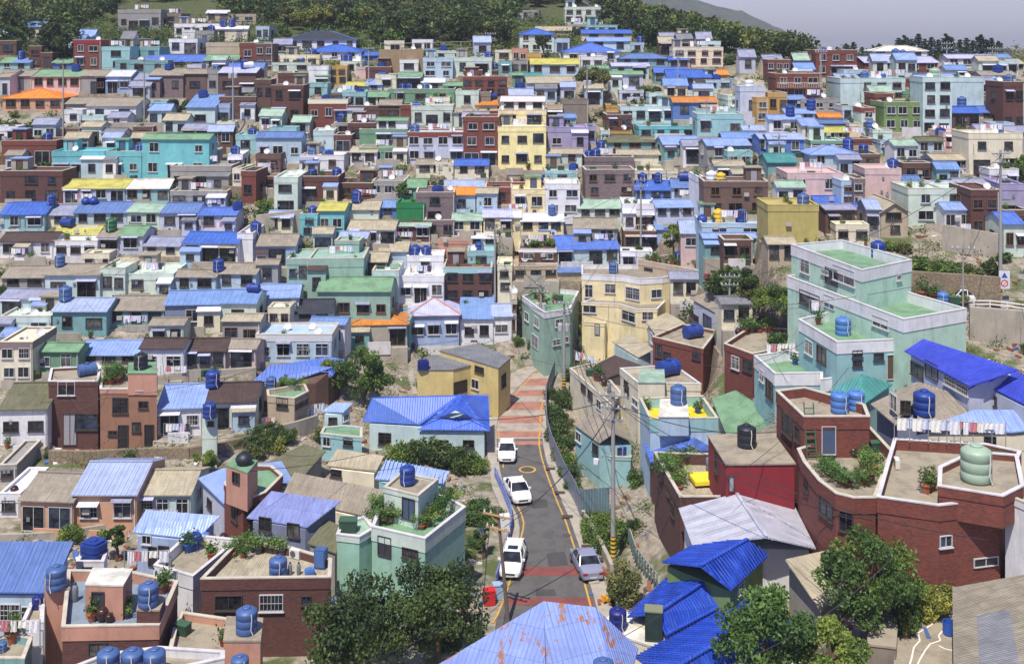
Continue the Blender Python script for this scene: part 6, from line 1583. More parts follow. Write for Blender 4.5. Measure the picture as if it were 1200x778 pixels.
# ---------------------------------------------------------------- trees
def crown(mb, c, rx, rz, n, size, r, clumps=18, squash=.8):
    cl = []
    for _ in range(clumps):
        v = Vector((r.gauss(0,1), r.gauss(0,1), r.gauss(.1,.8))).normalized()*r.uniform(.45,1.0); cl.append((Vector((c[0]+v.x*rx, c[1]+v.y*rx, c[2]+v.z*rz)), r.uniform(.2,.42)*rx, r.random() < .35))
    for i in range(n):
        p, s, lt = cl[r.randrange(len(cl))]
        v = Vector((r.gauss(0,1), r.gauss(0,1), r.gauss(0,.75))); v = v.normalized()*r.random()**.4
        leaf(mb, p+Vector((v.x*s, v.y*s, v.z*s*squash)), size*r.uniform(.6,1.3), r, (1 if lt or r.random() < .12 else 0))
    return cl
def make_tree(name, h, rx, rz, n, size, seed, cols, cz=.64, clumps=20, trunkc=(92,74,58), tr=.16, lowfoliage=False):
    r = random.Random(seed); o = root(name, (0,0,0)); f = MB(); cl = crown(f, (0,0,h*cz), rx, rz, n, size, r, clumps)
    t = MB(); t.tube([(0,0,-.5),(.05,0,h*.2),(-.05,.05,h*.42),(0,0,h*.6)], [tr, tr*.85, tr*.6, tr*.35], 8)
    for p, s, _ in cl[:9]: t.tube([(-.02,.02,h*r.uniform(.22,.45)), tuple(p*.5+Vector((0,0,h*.22))), tuple(p)], [tr*.4, tr*.25, tr*.1], 5)
    t.build('trunk', plain('bark_%d' % trunkc[0], trunkc, .9), o); f.build('crown', [leafmat('leaves_a', cols[0]), leafmat('leaves_b', cols[1])], o, uv=False); return o
GA = ((66,92,40),(96,122,52)); GD = ((50,70,34),(76,96,44)); GL = ((94,118,46),(128,146,62)); GY = ((116,122,52),(156,156,70)); GO = ((80,90,48),(112,116,62))
def place_tree(o, px, py, z=None, label=None, cat='tree', dz=0):
    p = base_pt(px, py, z); o.location = p+Vector((0,0,dz)); o.rotation_euler = (0,0,rng.uniform(0,6.28)); tag(o, label, cat)
    r = pend(o, None if label else 'green tree growing beside', 'tree', p+Vector((0,0,2)))
    if label: r['label'] = label; r['short'] = label_short(label)
    return o
place_tree(make_tree('broadleaf_tree', 5.6, 1.9, 2.1, 6500, .13, 1, GL, .6), 386, 478, .6, 'yellow green leafy tree beside the long blue roof, left of the pair')
place_tree(make_tree('broadleaf_tree', 7.4, 2.6, 2.7, 10000, .13, 2, GA, .6, 26), 428, 484, .6, 'large green leafy tree above the garden house, right of the pair')
place_tree(make_tree('broadleaf_tree', 6.2, 3.2, 2.6, 10500, .13, 3, GD, .55, 34), 416, 800, 0, 'big dark green tree in front of the mint stair wing')
place_tree(make_tree('broadleaf_tree', 7.0, 3.0, 3.2, 11000, .13, 4, GD, .55, 34), 514, 795, 0, 'big dark green tree in front of the mint garden building')
place_tree(make_tree('broadleaf_tree', 6.0, 2.75, 2.6, 11500, .12, 5, GA, .56, 34), 1020, 742, 5.6, 'round green tree in front of the big dark red brick building')
place_tree(make_tree('broadleaf_tree', 5.2, 2.7, 2.2, 8500, .125, 6, ((70,100,48),(96,126,58)), .55, 30), 900, 800, 5.0, 'green tree overlapping the lowest cobalt roof')
place_tree(make_tree('broadleaf_tree', 3.8, 1.9, 1.6, 7000, .11, 7, GL, .55, 18), 972, 805, 5.4, 'bright yellow green young tree at the bottom right')
place_tree(make_tree('broadleaf_tree', 3.4, 1.2, 1.2, 2600, .1, 8, GL, .6, 12), 238, 566, .2, 'small bright green tree below the yellow cloth')
place_tree(make_tree('broadleaf_tree', 3.0, 1.1, 1.1, 2400, .1, 9, GA, .6, 12), 137, 655, 0, 'small green tree behind the boxy blue tank')
place_tree(make_tree('broadleaf_tree', 2.7, .75, .8, 1800, .09, 10, GA, .65, 10), 567, 652, 0, 'little round tree on bare ground left of the guard rail')
place_tree(make_tree('pine_tree', 5.6, 3.1, 1.3, 3600, .26, 11, GO, .72, 22), 694, 118, None, 'broad flat topped tree with transformer pole beside it above the purple house')
place_tree(make_tree('broadleaf_tree', 5.0, 1.9, 1.9, 3600, .17, 12, GL, .6, 14), 789, 303, None, 'bright green tree beside the pink house on the middle slope')
place_tree(make_tree('broadleaf_tree', 3.0, 1.5, 1.3, 1800, .17, 13, GA, .6, 12), 468, 235, None, 'small green tree right of the bright aqua cottage')
place_tree(make_tree('broadleaf_tree', 3.2, 1.7, 1.4, 1800, .2, 14, GD, .6, 12), 210, 138, None, 'small dark tree right of the white slate roofed cottage')
place_tree(make_tree('broadleaf_tree', 6.5, 4.0, 3.0, 4200, .3, 15, GD, .6, 22), 76, 72, None, 'wide dark tree behind the red brick house with blue tank')
place_tree(make_tree('broadleaf_tree', 5.4, 3.0, 2.4, 3600, .28, 16, GA, .6, 18), 12, 62, None, 'green tree at the left edge beside the blue roofed cottage')
place_tree(make_tree('palm_tree', 4.6, 1.5, 1.3, 1800, .2, 17, GD, .75, 10), 637, 70, None, 'slim dark palm like tree in front of the mint hipped house')
place_tree(make_tree('broadleaf_tree', 5.5, 3.4, 2.4, 4200, .28, 18, GD, .6, 18), 762, 56, None, 'dark green tree above the lilac hipped roofs on the ridge')
place_tree(make_tree('broadleaf_tree', 3.8, 1.9, 1.4, 2200, .2, 19, GA, .6, 12), 1190, 215, None, 'green tree over the purple wall at the right edge')
place_tree(make_tree('broadleaf_tree', 3.6, 1.4, 1.3, 2200, .13, 20, GD, .5, 14), 880, 350, None, 'dark green shrub like tree right of the yellow house roof')
def bcrown(mb, w, h, n, size, r):
    cl = []
    for _ in range(16):
        a = r.uniform(0, 6.28); q = w/2*r.random()**.5*.75; cl.append((Vector((math.cos(a)*q, math.sin(a)*q, h*r.uniform(.15,.8)*(1-.45*q/(w/2)))), w*r.uniform(.14,.26), r.random() < .35))
    for i in range(n):
        p, s, lt = cl[r.randrange(16)]; v = Vector((r.gauss(0,1), r.gauss(0,1), r.gauss(0,.9))).normalized()*r.random()**.35
        q = p+v*s
        if q.z < 0: q.z = abs(q.z)*.3
        leaf(mb, q, size*r.uniform(.6,1.3), r, 1 if lt or r.random() < .15 else 0)
def make_bush(w, h, n, size, seed, cols, name='bush'):
    r = random.Random(seed); o = root(name, (0,0,0)); f = MB(); bcrown(f, w, h, n, size, r)
    t = MB()
    for _ in range(5): a = r.uniform(0,6.28); t.tube([(0,0,-.3),(math.cos(a)*w*.2, math.sin(a)*w*.2, h*.5)], [.05,.02], 5)
    t.build('stem', plain('bark_92', (92,74,58), .9), o); f.build('foliage', [leafmat('leaves_a', cols[0]), leafmat('leaves_b', cols[1])], o, uv=False); return o
BU = {}
def bush(px, py, w, h, ck=0, z=None, label=None):
    cols = (GA, GD, GL, GO, GY)[ck]; near = py > 350; key = (ck, near)
    if key not in BU: o = make_bush(2.0, 1.6, 2200 if near else 900, .09 if near else .16, 30+ck, cols); BU[key] = o
    else: o = copy_thing(BU[key], (0,0,0), 0)
    p = base_pt(px, py, z); o.location = p; o.scale = (w/2, w/2, h/1.6); o.rotation_euler = (0,0,rng.uniform(0,6.28)); tag(o, None, 'bush', 'bushes and shrubs'); r = pend(o, ('green','dark green','bright green','olive green','yellow green')[ck]+' bush growing beside', 'bush', p+Vector((0,0,1)))
    if label: r['label'] = label
rb = make_bush(2.7, 3.5, 7000, .1, 91, ((96,104,58),(128,130,78))); rb.location = P(730,706,0); tag(rb, 'tall feathery olive green shrub beside the concrete parapet and utility pole', 'bush'); r0 = pend(rb, None, 'bush', rb.location); r0['label'] = rb['label']
if 0: bush(730,706,3.4,4.0,3,0,'tall feathery olive green shrub beside the concrete parapet and utility pole')
for a in ((467,542,3,2.4,2),(487,543,3.2,2.4,1),(506,545,3.4,2.8,1),(524,546,3,2.6,1),(540,552,3.4,2.8,1),(556,556,2.4,2.2,2),(551,612,2.6,1.4,0),(566,612,2.8,1.4,0),(580,612,2,1.3,0),(690,626,2,1.4,2),(700,636,2.4,1.6,0),(712,640,2.6,1.8,2),(724,640,2.4,1.6,0),(704,620,2.4,1.5,2),(655,500,2.2,2.4,1),(652,520,2.2,2.4,1),(658,540,2.2,2,3),(660,480,2.4,2.6,1),(664,560,2,1.6,0),(668,520,2,1.4,3),(678,440,2.2,1.6,0),(690,440,2,1.4,3),(668,446,2,1.6,1),(626,410,1.8,1.8,0),(608,405,1.6,1.4,0),(700,398,2,2.2,0),(688,394,2.2,2.2,2),(712,372,2.2,2.2,0),(720,388,2,2,1),(856,332,3,2.2,1),(870,340,3,2.2,0),(884,348,2.4,1.6,3),(905,360,2.6,1.6,2),(918,366,2.2,1.6,0),(890,360,2.4,1.5,2),(1078,312,2.4,1.2,0),(1092,314,2.4,1.2,3),(1108,318,2.4,1.3,0),(1125,320,2.4,1.3,0),(1142,323,2.2,1.4,3),(1160,322,2.2,2,1),(1040,294,1.8,1.4,2),(1088,720,2.6,1.8,4),(1100,716,2.4,1.8,4),(1062,732,1.8,1.8,0),(1060,744,1.6,1.6,1),(1190,680,2.4,2.2,1),(1206,672,2.4,2,1),(30,160,6,2.2,1),(12,158,6,2.4,1),(50,152,4,2,1),(100,172,5,1.2,0),(120,170,4,1,3),(130,52,4,2,3),(150,48,4,2.4,0),(178,55,3,2.6,0),(190,62,3.4,2,2),(222,64,3,1.4,0),(300,62,3,2,0),(312,252,3,1.2,0),(330,250,2.6,1.2,2),(22,700-500,2,1.4,0),(55,196,3,1,0),(745,124,3,2,1),(770,115,4,2.2,1),(758,112,3.4,2,0),(785,112,3,1.8,1),(655,112-70,3,2,1),(676,44,3,2,1),(748,60,3,2,0),(955,128,2.4,1.2,0),(1062,130,2,1.4,2),(1160,128,2.4,1.6,0),(700,182,1.8,1.2,0),(866,190,2.6,1,2),(878,188,2,1,4),(645,288,2.2,1.2,2),(625,290,2.6,1.4,0),(985,365,2,1.4,0),(910,404,2,1.6,0),(846,400,2,1.6,1),(560,600,2,1.6,0),(318,512,2.4,1.8,1),(304,520,2.4,2,1),(336,518,2,1.6,0),(300,535,2,1.4,3),(742,620,1.6,1,0)):
    bush(*a)
hd = root('bougainvillea', base_pt(838,338), 0, 'flowering shrub', 'red flowering bougainvillea spilling beside the yellow house'); r_ = random.Random(5)
f = MB(); crown(f, (0,0,1.2), 1.6, 1.2, 1500, .12, r_, 12); f.build('foliage', [leafmat('leaves_a', GD[0]), leafmat('red_blossom', (150,40,70))], hd, uv=False); t = MB(); t.tube([(0,0,-.3),(.1,0,1.2)], [.08,.04], 6); t.build('stem', plain('bark_92', (92,74,58), .9), hd)
# forest on the hill
FB = [(-60,62),(0,56),(60,52),(110,36),(150,8),(250,6),(268,30),(330,36),(430,42),(450,60),(590,56),(600,18),(640,10),(700,14),(712,36),(745,50),(780,56),(810,60),(860,68),(905,74),(940,80),(1000,84)]
def fby(x): return float(np.interp(x, [a for a, _ in FB], [b for _, b in FB]))
FT = []
for i, (h, rx, rz, cols) in enumerate(((6,2.9,2.5,GD),(5,2.5,2.0,GA),(7,3.0,3.2,GD),(5.2,3.0,2.2,GL),(4.6,2.4,2.0,GO),(5.4,2.6,2.4,GY))):
    FT.append([h, rx, rz, cols, i])
fr_ = random.Random(77); fronts = []
for x in range(-20, 938, 14):
    if 142 < x < 262: continue
    if fr_.random() < .12: continue
    fronts.append((x+fr_.uniform(-6,6), fby(x)-fr_.uniform(0,7)))
protoF = {}
for x, y in fronts:
    k = fr_.choice((0,0,1,1,2,3,4,5)) if x < 700 else fr_.choice((0,2,0,1,4)); h, rx, rz, cols, sd = FT[k]
    p = base_pt(x, y); s = fr_.uniform(.7,1.15)*(.75 if x > 720 else 1)
    if k not in protoF: o = make_tree('broadleaf_tree', h, rx, rz, 1500, .34, 50+sd, cols, .58, 16); protoF[k] = o; o.location = p; o.scale = (s,)*3
    else: o = copy_thing(protoF[k], p, fr_.uniform(0,6.28), s)
    tag(o, None, 'tree', 'trees at the front edge of the hill wood'); pend(o, ('dark green','green','tall dark','bright green','olive green','yellow green')[k]+' tree at the edge of the wood near', 'tree', p+Vector((0,0,3)))
f = MB(); r = random.Random(9); mats = [leafmat('wood_leaves_a', (62,82,38)), leafmat('wood_leaves_b', (88,108,48)), leafmat('wood_leaves_c', (124,128,58)), leafmat('wood_leaves_d', (70,74,42))]
cnt = 0
while cnt < 1250:
    x = r.uniform(-60, 936); yy = fby(x)-6-r.random()**1.3*(fby(x)+85)
    yr = float(np.interp(x, RX, RY)); yy = max(yy, yr-1)
    p = base_pt(x, yy); p.z = zt(p.x, p.y); cnt += 1; rx = r.uniform(2.2,4.0)*(1 if yy > 0 else 1.25)*(.72 if x > 720 else 1)
    mA = r.choice((0,0,0,1,1,3,2)); c = Vector((p.x, p.y, p.z+rx*.8))
    n = 240
    cl = [(c+Vector((r.gauss(0,.5)*rx, r.gauss(0,.5)*rx, r.uniform(-.2,.75)*rx)), r.uniform(.35,.55)*rx) for _ in range(6)]
    for _ in range(n):
        q, s = r.choice(cl); v = Vector((r.gauss(0,1), r.gauss(0,1), r.gauss(0,.8))).normalized()*r.random()**.4*s
        leaf(f, q+v, .4*r.uniform(.6,1.3), r, mA if r.random() < .85 else 1)
w = f.build('woodland', mats, None, uv=False); tag(w, 'dense green wood covering the hilltop above the village', 'wood', None, 'stuff')
# conifers on the right ridge
def mk_conifer(seed, h=7.0):
    r = random.Random(seed); o = root('conifer_tree', (0,0,0)); t = MB(); t.tube([(0,0,-.5),(0,0,h*.95)], [.16,.03], 6); t.build('trunk', plain('bark_70', (70,56,46), .9), o)
    f = MB()
    for j in range(15):
        z = h*(.18+.8*j/15); R_ = (1-(j/16)**1.4)*2.7*r.uniform(.6,1.15)
        for k in range(8):
            a = r.uniform(0,6.28)
            for q in range(9):
                d = R_*(q+1)/9; leaf(f, Vector((math.cos(a)*d, math.sin(a)*d, z-d*.12+r.uniform(-.1,.1))), .22*r.uniform(.7,1.2), r)
    f.build('crown', leafmat('conifer_needles', (44,62,42)), o, uv=False); return o
cf = [mk_conifer(1), mk_conifer(2, 6.2)]; used = [0, 0]
for x, top in ((992,54),(1003,50),(1012,48),(1022,54),(1035,52),(1043,50),(1066,43),(1073,40),(1082,44),(1090,38),(1098,44),(1106,42),(1114,45),(1123,38),(1130,42),(1140,45),(1148,43),(1156,46),(1165,39),(1172,45),(1178,43),(1187,47)):
    k = int(x) % 2; p = base_pt(x, 69); p.z = zt(p.x, p.y+6)-1; p.y += 6; h = (CZ-p.z)-(top-H0)/F*p.y; s = max(.6, h/(7.0 if k == 0 else 6.2))
    if not used[k]: o = cf[k]; used[k] = 1; o.location = p; o.scale = (s,)*3
    else: o = copy_thing(cf[k], p, x, s)
    tag(o, None, 'conifer', 'conifers along the right ridge'); pend(o, 'dark conifer against the sky behind', 'conifer', p+Vector((0,0,4)))
# ---------------------------------------------------------------- terrain sheet
xs = list(np.arange(-112, 112.1, .8)); xs = [-620,-420,-300,-240,-200,-170,-150,-135,-125,-118]+xs+[118,125,135,150,170,200,240,300,420,620]
yy_ = list(np.arange(26, 226, .8)); q = 228
while q < 900: yy_.append(q); q *= 1.022
nx, ny = len(xs), len(yy_); Z = np.zeros((ny, nx)); K = np.zeros((ny, nx), bool)
for j, Y in enumerate(yy_):
    for i, X in enumerate(xs): Z[j, i] = zt(X, Y)
XA, YA = np.array(xs), np.array(yy_)
def paint(poly, z, force=False):
    px_ = [p[0] for p in poly]; py_ = [p[1] for p in poly]
    i0, i1 = np.searchsorted(XA, min(px_)), np.searchsorted(XA, max(px_), 'right'); j0, j1 = np.searchsorted(YA, min(py_)), np.searchsorted(YA, max(py_), 'right')
    for j in range(j0, j1):
        for i in range(i0, i1):
            if inpoly(xs[i], yy_[j], poly):
                if force or not K[j, i] or z < Z[j, i]: Z[j, i] = z
                K[j, i] = True
for poly, z in CARVE: paint(poly, z)
for _ in range(10):
    A = Z.copy(); A[1:-1,1:-1] = (Z[:-2,1:-1]+Z[2:,1:-1]+Z[1:-1,:-2]+Z[1:-1,2:])/4
    near_ = np.zeros_like(K); near_[1:-1,1:-1] = True
    Z = np.where(K | ~near_, Z, A)
for poly, z in FORCE: paint(poly, z, True)
rq = random.Random(41); placed = []; tries = 0
scrub = MB()
while len(placed) < 620 and tries < 60000:
    tries += 1; px = rq.uniform(-20, 1215); py = rq.choice((rq.uniform(62, 250), rq.uniform(240, 640), rq.uniform(62, 420), rq.uniform(4, 75), rq.uniform(4, 75)))
    if 572 < px < 700 and py > 420: continue
    if px < 940 and py < fby(px)+1: continue
    p = base_pt(px, py)
    if p.z > 43: continue
    i = int(np.searchsorted(XA, p.x)); j = int(np.searchsorted(YA, p.y))
    if i < 2 or j < 2 or i > nx-3 or j > ny-3 or K[j-1:j+1, i-1:i+1].any(): continue
    if any((p-q).length < 2.2 for q in placed): continue
    placed.append(p); w_ = rq.uniform(1.1, 2.6)
    if len(placed) > 90:
        if p.z > 34: w_ *= 1.5
        n0_ = len(scrub.v); cc_ = Vector((p.x, p.y, float(Z[j, i]))); mi = rq.choice((0,0,1,2,3))
        for _ in range(int(70*w_)):
            v = Vector((rq.gauss(0,.3)*w_, rq.gauss(0,.3)*w_, abs(rq.gauss(0,.26))*w_)); leaf(scrub, cc_+v, (.1 if p.y < 130 else .2)*rq.uniform(.6,1.3), rq, mi if rq.random() < .8 else 1)
        continue
    bush(px, py, w_, w_*rq.uniform(.5,.8), rq.choice((0,0,1,2,3,4,0)))
    o = PENDING[-1]['o']; o.location.z = float(Z[j, i])
so_ = scrub.build('undergrowth', [leafmat('scrub_leaves_a', (66,90,40)), leafmat('scrub_leaves_b', (92,114,50)), leafmat('scrub_leaves_c', (120,122,60)), leafmat('scrub_leaves_d', (58,76,38))], None, uv=False); tag(so_, 'low green scrub and weeds growing in the gaps between houses', 'undergrowth', None, 'stuff')
for a in ((648,470,3,2.6,1),(650,490,3,2.8,0),(654,508,3,2.6,1),(660,525,3,2.4,0),(665,545,3,2.2,2),(670,560,3,2,1),(672,575,2.6,1.8,0),(664,500,2.6,1.6,3),(670,470,2.6,1.8,0),(676,460,2.4,1.8,1),(690,412,3,2.4,1),(705,408,3,2.4,0),(716,400,3,2.4,1),(684,405,2.4,2,0),(728,404,2.2,2,2),(744,396,2.4,2,0),(694,640,3,2,2),(708,650,3,2,0),(716,636,3.2,2.4,0),(724,628,3,2.2,2),(696,618,3,2,0),(712,618,3,2.2,2),(556,640,2.4,1.4,0),(546,655,2.4,1.4,2),(300,528,3.4,2.6,1),(314,524,3.4,2.4,1),(842,344,3.4,2.6,1),(862,346,3,2.4,0),(876,352,3,2,3),(898,352,3,1.8,2),(916,352,3,2,0),(930,366,3,2,2),(1070,316,3,1.3,2),(1086,318,3,1.3,0),(1100,322,3,1.4,2),(1118,324,3,1.4,0),(1134,326,3,1.3,3)): bush(a[0], a[1], a[2]*(.72 if a[0] < 730 and a[1] > 380 else 1), a[3]*(.7 if a[0] < 730 and a[1] > 380 else 1), a[4])
rr_ = random.Random(8); rub = MB(); cn = 0
while cn < 6500:
    px = rr_.uniform(-20, 1215); py = rr_.uniform(75, 760)
    if 570 < px < 690 and py > 425: continue
    p = base_pt(px, py)
    if p.z > 36 or p.y > 215: continue
    i = int(np.searchsorted(XA, p.x)); j = int(np.searchsorted(YA, p.y))
    if i < 2 or j < 2 or i > nx-3 or j > ny-3: continue
    if K[j, i] and rr_.random() < .75: continue
    cn += 1; zz = float(min(Z[j, i], Z[j-1, i], Z[j, i-1], Z[j-1, i-1])); s_ = rr_.choice((.06,.1,.16,.25)); a = rr_.uniform(0,3.14); L_ = s_*rr_.choice((1,1.5,2.5,5 if s_ < .12 else 1.2)); d = Vector((math.cos(a), math.sin(a), rr_.uniform(-.15,.25)))*L_
    c = Vector((p.x, p.y, zz+s_*.5)); rub.beam(c-d, c+d, s_*rr_.uniform(.8,1.6), s_, rr_.choice((0,0,0,1,1,2,2,3,4)))
ro_ = rub.build('rubble', [plain('rubble_concrete', (160,152,138), .9), plain('rubble_brick', (134,78,58), .9), plain('rubble_timber', (112,88,66), .9), plain('rubble_blue', (70,98,150), .7), plain('rubble_white', (206,204,198), .8)], None, uv=False); tag(ro_, 'loose rubble, planks and household junk lying between the houses', 'rubble', None, 'stuff')
tm, nt, b = newmat('hillside_ground'); p = world_pos(nt); g = N(nt, 'ShaderNodeNewGeometry'); sx = N(nt, 'ShaderNodeSeparateXYZ'); nt.links.new(g.outputs['Normal'], sx.inputs[0]); sp = N(nt, 'ShaderNodeSeparateXYZ'); nt.links.new(p, sp.inputs[0])
n1 = noise(nt, p, .25, 5); n2 = noise(nt, p, 1.6, 6, .7); n3 = noise(nt, p, .09, 3)
flat = mix(nt, ramp(nt, n2, .3, .75), lin((108,100,88)), lin((172,163,146))); flat = mix(nt, ramp(nt, n1, .5, .6), flat, lin((80,90,50)))
steep = mix(nt, ramp(nt, n2, .35, .7), lin((96,84,70)), lin((156,146,128)))
col = mix(nt, ramp(nt, sx.outputs['Z'], .62, .8), steep, flat)
gr = mix(nt, ramp(nt, n2, .4, .65), lin((50,66,32)), lin((92,92,52)))
ms_ = N(nt, 'ShaderNodeMapRange'); ms_.inputs['From Min'].default_value = 33; ms_.inputs['From Max'].default_value = 38; nt.links.new(sp.outputs['Z'], ms_.inputs['Value'])
col = mix(nt, ms_.outputs[0], col, gr); nt.links.new(col, b.inputs['Base Color']); b.inputs['Roughness'].default_value = .95; bump(nt, b, n2, .6, .15)
me = bpy.data.meshes.new('terrain'); vv = [(xs[i], yy_[j], float(Z[j, i])) for j in range(ny) for i in range(nx)]
me.from_pydata(vv, [], [(j*nx+i, j*nx+i+1, (j+1)*nx+i+1, (j+1)*nx+i) for j in range(ny-1) for i in range(nx-1)]); me.materials.append(tm)
to = bpy.data.objects.new('terrain', me); COL.objects.link(to); to['kind'] = 'structure'
# low plain far behind, and the mountain
m = MB(); m.quad([(-9000,-60,-72),(9000,-60,-72),(9000,12000,-72),(-9000,12000,-72)]); o = m.build('ground', plain('far_ground', (140,146,160), .95), None, uv=False); o['kind'] = 'structure'
mm, nt, b = newmat('mountain_slopes'); p = world_pos(nt); n1 = noise(nt, p, .012, 6, .7); n2 = noise(nt, p, .05, 6, .75)
nt.links.new(mix(nt, ramp(nt, n2, .35, .65), mix(nt, n1, lin((22,42,26)), lin((40,60,36))), lin((78,80,58))), b.inputs['Base Color']); b.inputs['Roughness'].default_value = .95; bump(nt, b, n2, 1, 6)
PK = [(480,-90),(640,-55),(700,-38),(744,-22),(780,-10),(818,1),(842,8),(870,14),(888,22),(900,28),(915,34),(935,45),(951,54),(970,64),(990,74),(1030,90),(1100,100)]
r = random.Random(3); m = MB(); cols_ = 90; rows = 22
from mathutils import noise as mn
for j in range(rows):
    f_ = j/(rows-1)
    for i in range(cols_):
        x = 480+(1110-480)*i/(cols_-1); top = float(np.interp(x, [a for a, _ in PK], [b_ for _, b_ in PK])); D = 1750; zt_ = CZ-(top-H0)/F*D
        Y = D-f_*900+(f_*(1-f_))*260*mn.noise(Vector((x*.02, f_*3, 1))); X = (x-600)/F*D
        z = -74+(zt_+74)*(1-f_)**1.15+26*f_*(1-f_)*4*mn.noise(Vector((X*.006, Y*.006, 3)))+(3.5*mn.noise(Vector((x*.11, 0, 7))) if j == 0 else 3*mn.noise(Vector((X*.03, Y*.03, 9))))
        m.v.append((X, Y, z))
for j in range(rows-1):
    for i in range(cols_-1): m.f.append((j*cols_+i, j*cols_+i+1, (j+1)*cols_+i+1, (j+1)*cols_+i)); m.m.append(0)
n0 = len(m.v)
for i in range(cols_): v = m.v[i]; m.v.append((v[0], v[1]+700, -74))
for i in range(cols_-1): m.f.append((i+1, i, n0+i, n0+i+1)); m.m.append(0)
o = m.build('hills', mm, None, smooth=True, uv=False); o['kind'] = 'structure'
# ---------------------------------------------------------------- haze, sky, sun, camera
HAZE = 0.0002
hb = MB(); hb.box(-2600,2600,-75,3000,-76,190); ho = hb.build('haze', [], None, uv=False); ho['kind'] = 'stuff'; pass
hm = bpy.data.materials.new('haze_air'); hm.use_nodes = True; nt = hm.node_tree; nt.nodes.clear(); out = N(nt, 'ShaderNodeOutputMaterial'); pv = N(nt, 'ShaderNodeVolumePrincipled')
pv.inputs['Color'].default_value = (.8,.87,1,1); pv.inputs['Density'].default_value = HAZE; pv.inputs['Anisotropy'].default_value = 0; nt.links.new(pv.outputs[0], out.inputs['Volume']); ho.data.materials.append(hm)
W = bpy.data.worlds.new('World'); SC.world = W; W.use_nodes = True; nt = W.node_tree; bg = nt.nodes['Background']
sky = N(nt, 'ShaderNodeTexSky'); sky.sky_type = 'NISHITA'; sky.sun_disc = False; EL, AZ = R(62), R(20)
sky.sun_elevation = EL; sky.sun_rotation = math.pi+AZ; sky.air_density = 1; sky.dust_density = 1; sky.ozone_density = 4; sky.altitude = 50
nt.links.new(mix(nt, 1.0, sky.outputs[0], (1.28,1.16,1.5), 'MULTIPLY'), bg.inputs[0]); bg.inputs[1].default_value = .085
L = bpy.data.lights.new('sun', 'SUN'); L.energy = 5; L.angle = R(.5); L.color = (1,.93,.82); lo = bpy.data.objects.new('sun', L); COL.objects.link(lo)
ds = Vector((-math.sin(AZ)*math.cos(EL), -math.cos(AZ)*math.cos(EL), math.sin(EL))); lo.rotation_euler = ds.to_track_quat('Z', 'Y').to_euler(); lo.location = (0,0,80)
cam = bpy.data.cameras.new('camera'); co = bpy.data.objects.new('camera', cam); COL.objects.link(co); co.location = (0,0,CZ); co.rotation_euler = (R(90),0,0)
cam.sensor_width = 36; cam.lens = 36*F/1200; cam.shift_y = -(389-H0)/1200; cam.clip_end = 20000; cam.clip_start = .5; SC.camera = co
SC.view_settings.view_transform = 'Standard'; SC.view_settings.look = 'None'; SC.view_settings.exposure = .18; SC.view_settings.gamma = 1
SC.cycles.max_bounces = 5; SC.cycles.volume_bounces = 0; SC.cycles.use_denoising = True; SC.cycles.transparent_max_bounces = 4
# ---------------------------------------------------------------- labels
bpy.context.view_layer.update()
rank = sorted(HOUSES, key=lambda i: -i['W']*(i['h']+i['rise'])*(F/i['D'])**2)
n_keep = 306-sum(1 for o in COL.objects if o.get('category') == 'house' and not o.parent)+len(HOUSES)
far = rank[n_keep:]
dg = bpy.context.evaluated_depsgraph_get(); allm = []; jm = []
for i in far:
    for ch in i['o'].children_recursive:
        if ch.type == 'MESH': jm.append(ch)
if jm:
    for ch in jm:
        mw = ch.matrix_world.copy(); ch.parent = None; ch.matrix_world = mw
        for k in ('label', 'category', 'group'):
            if k in ch: del ch[k]
    with bpy.context.temp_override(active_object=jm[0], object=jm[0], selected_objects=jm, selected_editable_objects=jm): bpy.ops.object.join()
    jm[0].name = 'distant_houses'; tag(jm[0], 'smallest flat and metal roofed huts filling the gaps high up the village slope', 'houses', None, 'stuff')
gone = set(i['o'].name for i in far); PENDING = [r for r in PENDING if r['o'].name not in gone]
farrec = set(id(i['rec']) for i in far)
for r in PENDING:
    if r.get('host') is not None and id(r['host']) in farrec: r['host'] = None; r['base'] = r['base'].rsplit(' on', 1)[0]+' near' if r['base'].endswith(' on') else r['base']
for i in far: bpy.data.objects.remove(i['o'])
used = set()
def wc(s): return len(s.replace('-', '-').split())
for r in PENDING:
    r['p2'] = pix(r.get('front', r['pos'])) if r['pos'].y > 1 else (0, 0)
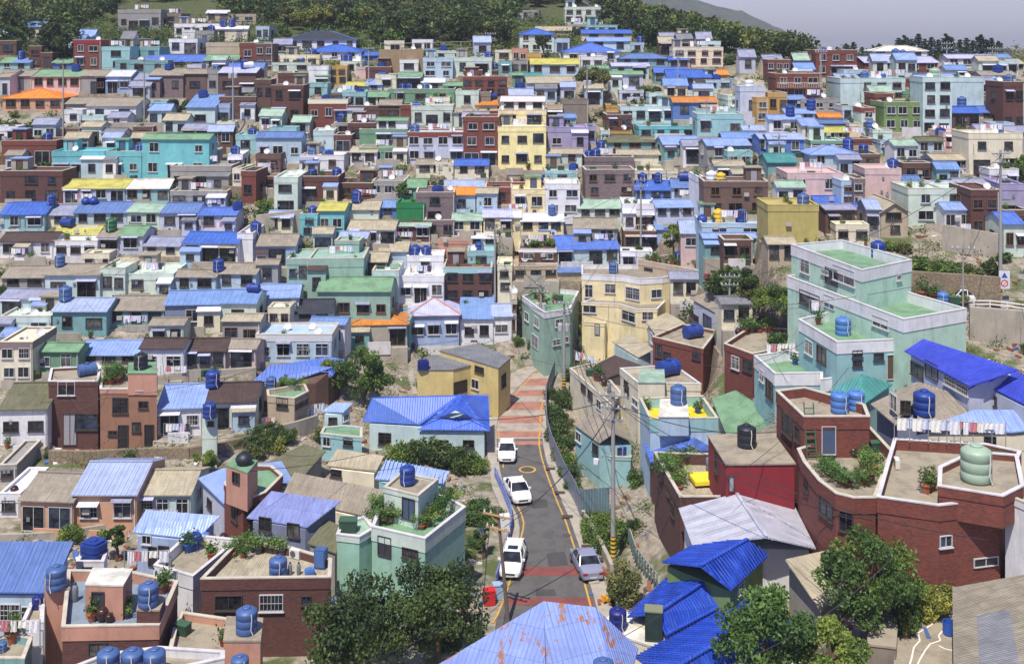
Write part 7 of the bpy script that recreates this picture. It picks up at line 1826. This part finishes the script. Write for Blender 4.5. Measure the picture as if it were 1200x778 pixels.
HS = [r for r in PENDING if r.get('house')]
bases = {}
for r in PENDING:
    if r.get('label'): r['o']['label'] = r['label']; used.add(r['label'])
    if not r.get('short'): r['short'] = r['base']
from collections import Counter
cs = Counter(r['short'] for r in HS)
ORD = ['first','second','third','fourth','fifth','sixth','seventh','eighth']
def rel(r, n):
    dx, dy = n['p2'][0]-r['p2'][0], n['p2'][1]-r['p2'][1]
    if abs(dx) > abs(dy)*1.3: return 'left of' if dx > 0 else 'right of'
    return 'above' if dy > 0 else 'below'
def area(r):
    x, y = r['p2']
    return ('left' if x < 300 else 'centre left' if x < 560 else 'centre' if x < 760 else 'right centre' if x < 950 else 'right')+' of the '+('upper' if y < 110 else 'middle' if y < 260 else 'lower' if y < 480 else 'bottom')+' slope'
def near_of(r, pool, k):
    return sorted((q for q in pool if q is not r and q is not r.get('host')), key=lambda q: (q['p2'][0]-r['p2'][0])**2+1.5*(q['p2'][1]-r['p2'][1])**2)[:k]
for r in PENDING:
    if r.get('label'): continue
    host = r.get('host'); base = r['base']
    if host: base = base+' '+host['short']
    elif not r.get('house') and base.split()[-1] in ('beside','near','past','behind'): pass
    done = False; fixed = base.split()[-1] in ('beside','near','past','behind')
    if not fixed and host and wc(base) <= 16 and cs[host['short']] == 1 and base not in used: r['o']['label'] = base; used.add(base); continue
    for n in near_of(r, HS, 14):
        c = base+' '+('' if fixed else rel(r, n)+' ')+'the '+n['short']
        if wc(c) <= 16 and c not in used: r['o']['label'] = c; used.add(c); done = True; break
    if done: continue
    sb2 = r['short'] if not fixed else base.rsplit(' ', 1)[0]
    for c in [sb2+', '+area(r)]+[sb2+' between the '+a['short']+' and '+b_['short'] for a in near_of(r, HS, 5) for b_ in near_of(r, HS, 5) if a is not b_]:
        if wc(c) <= 16 and c not in used: r['o']['label'] = c; used.add(c); done = True; break
    if not done: r['o']['label'] = (sb2+', '+area(r)); r['o']['group'] = r['o'].get('group', sb2+' group')
for o in list(COL.objects):                 # plain names: no category on parts
    if o.parent and 'category' in o: del o['category']
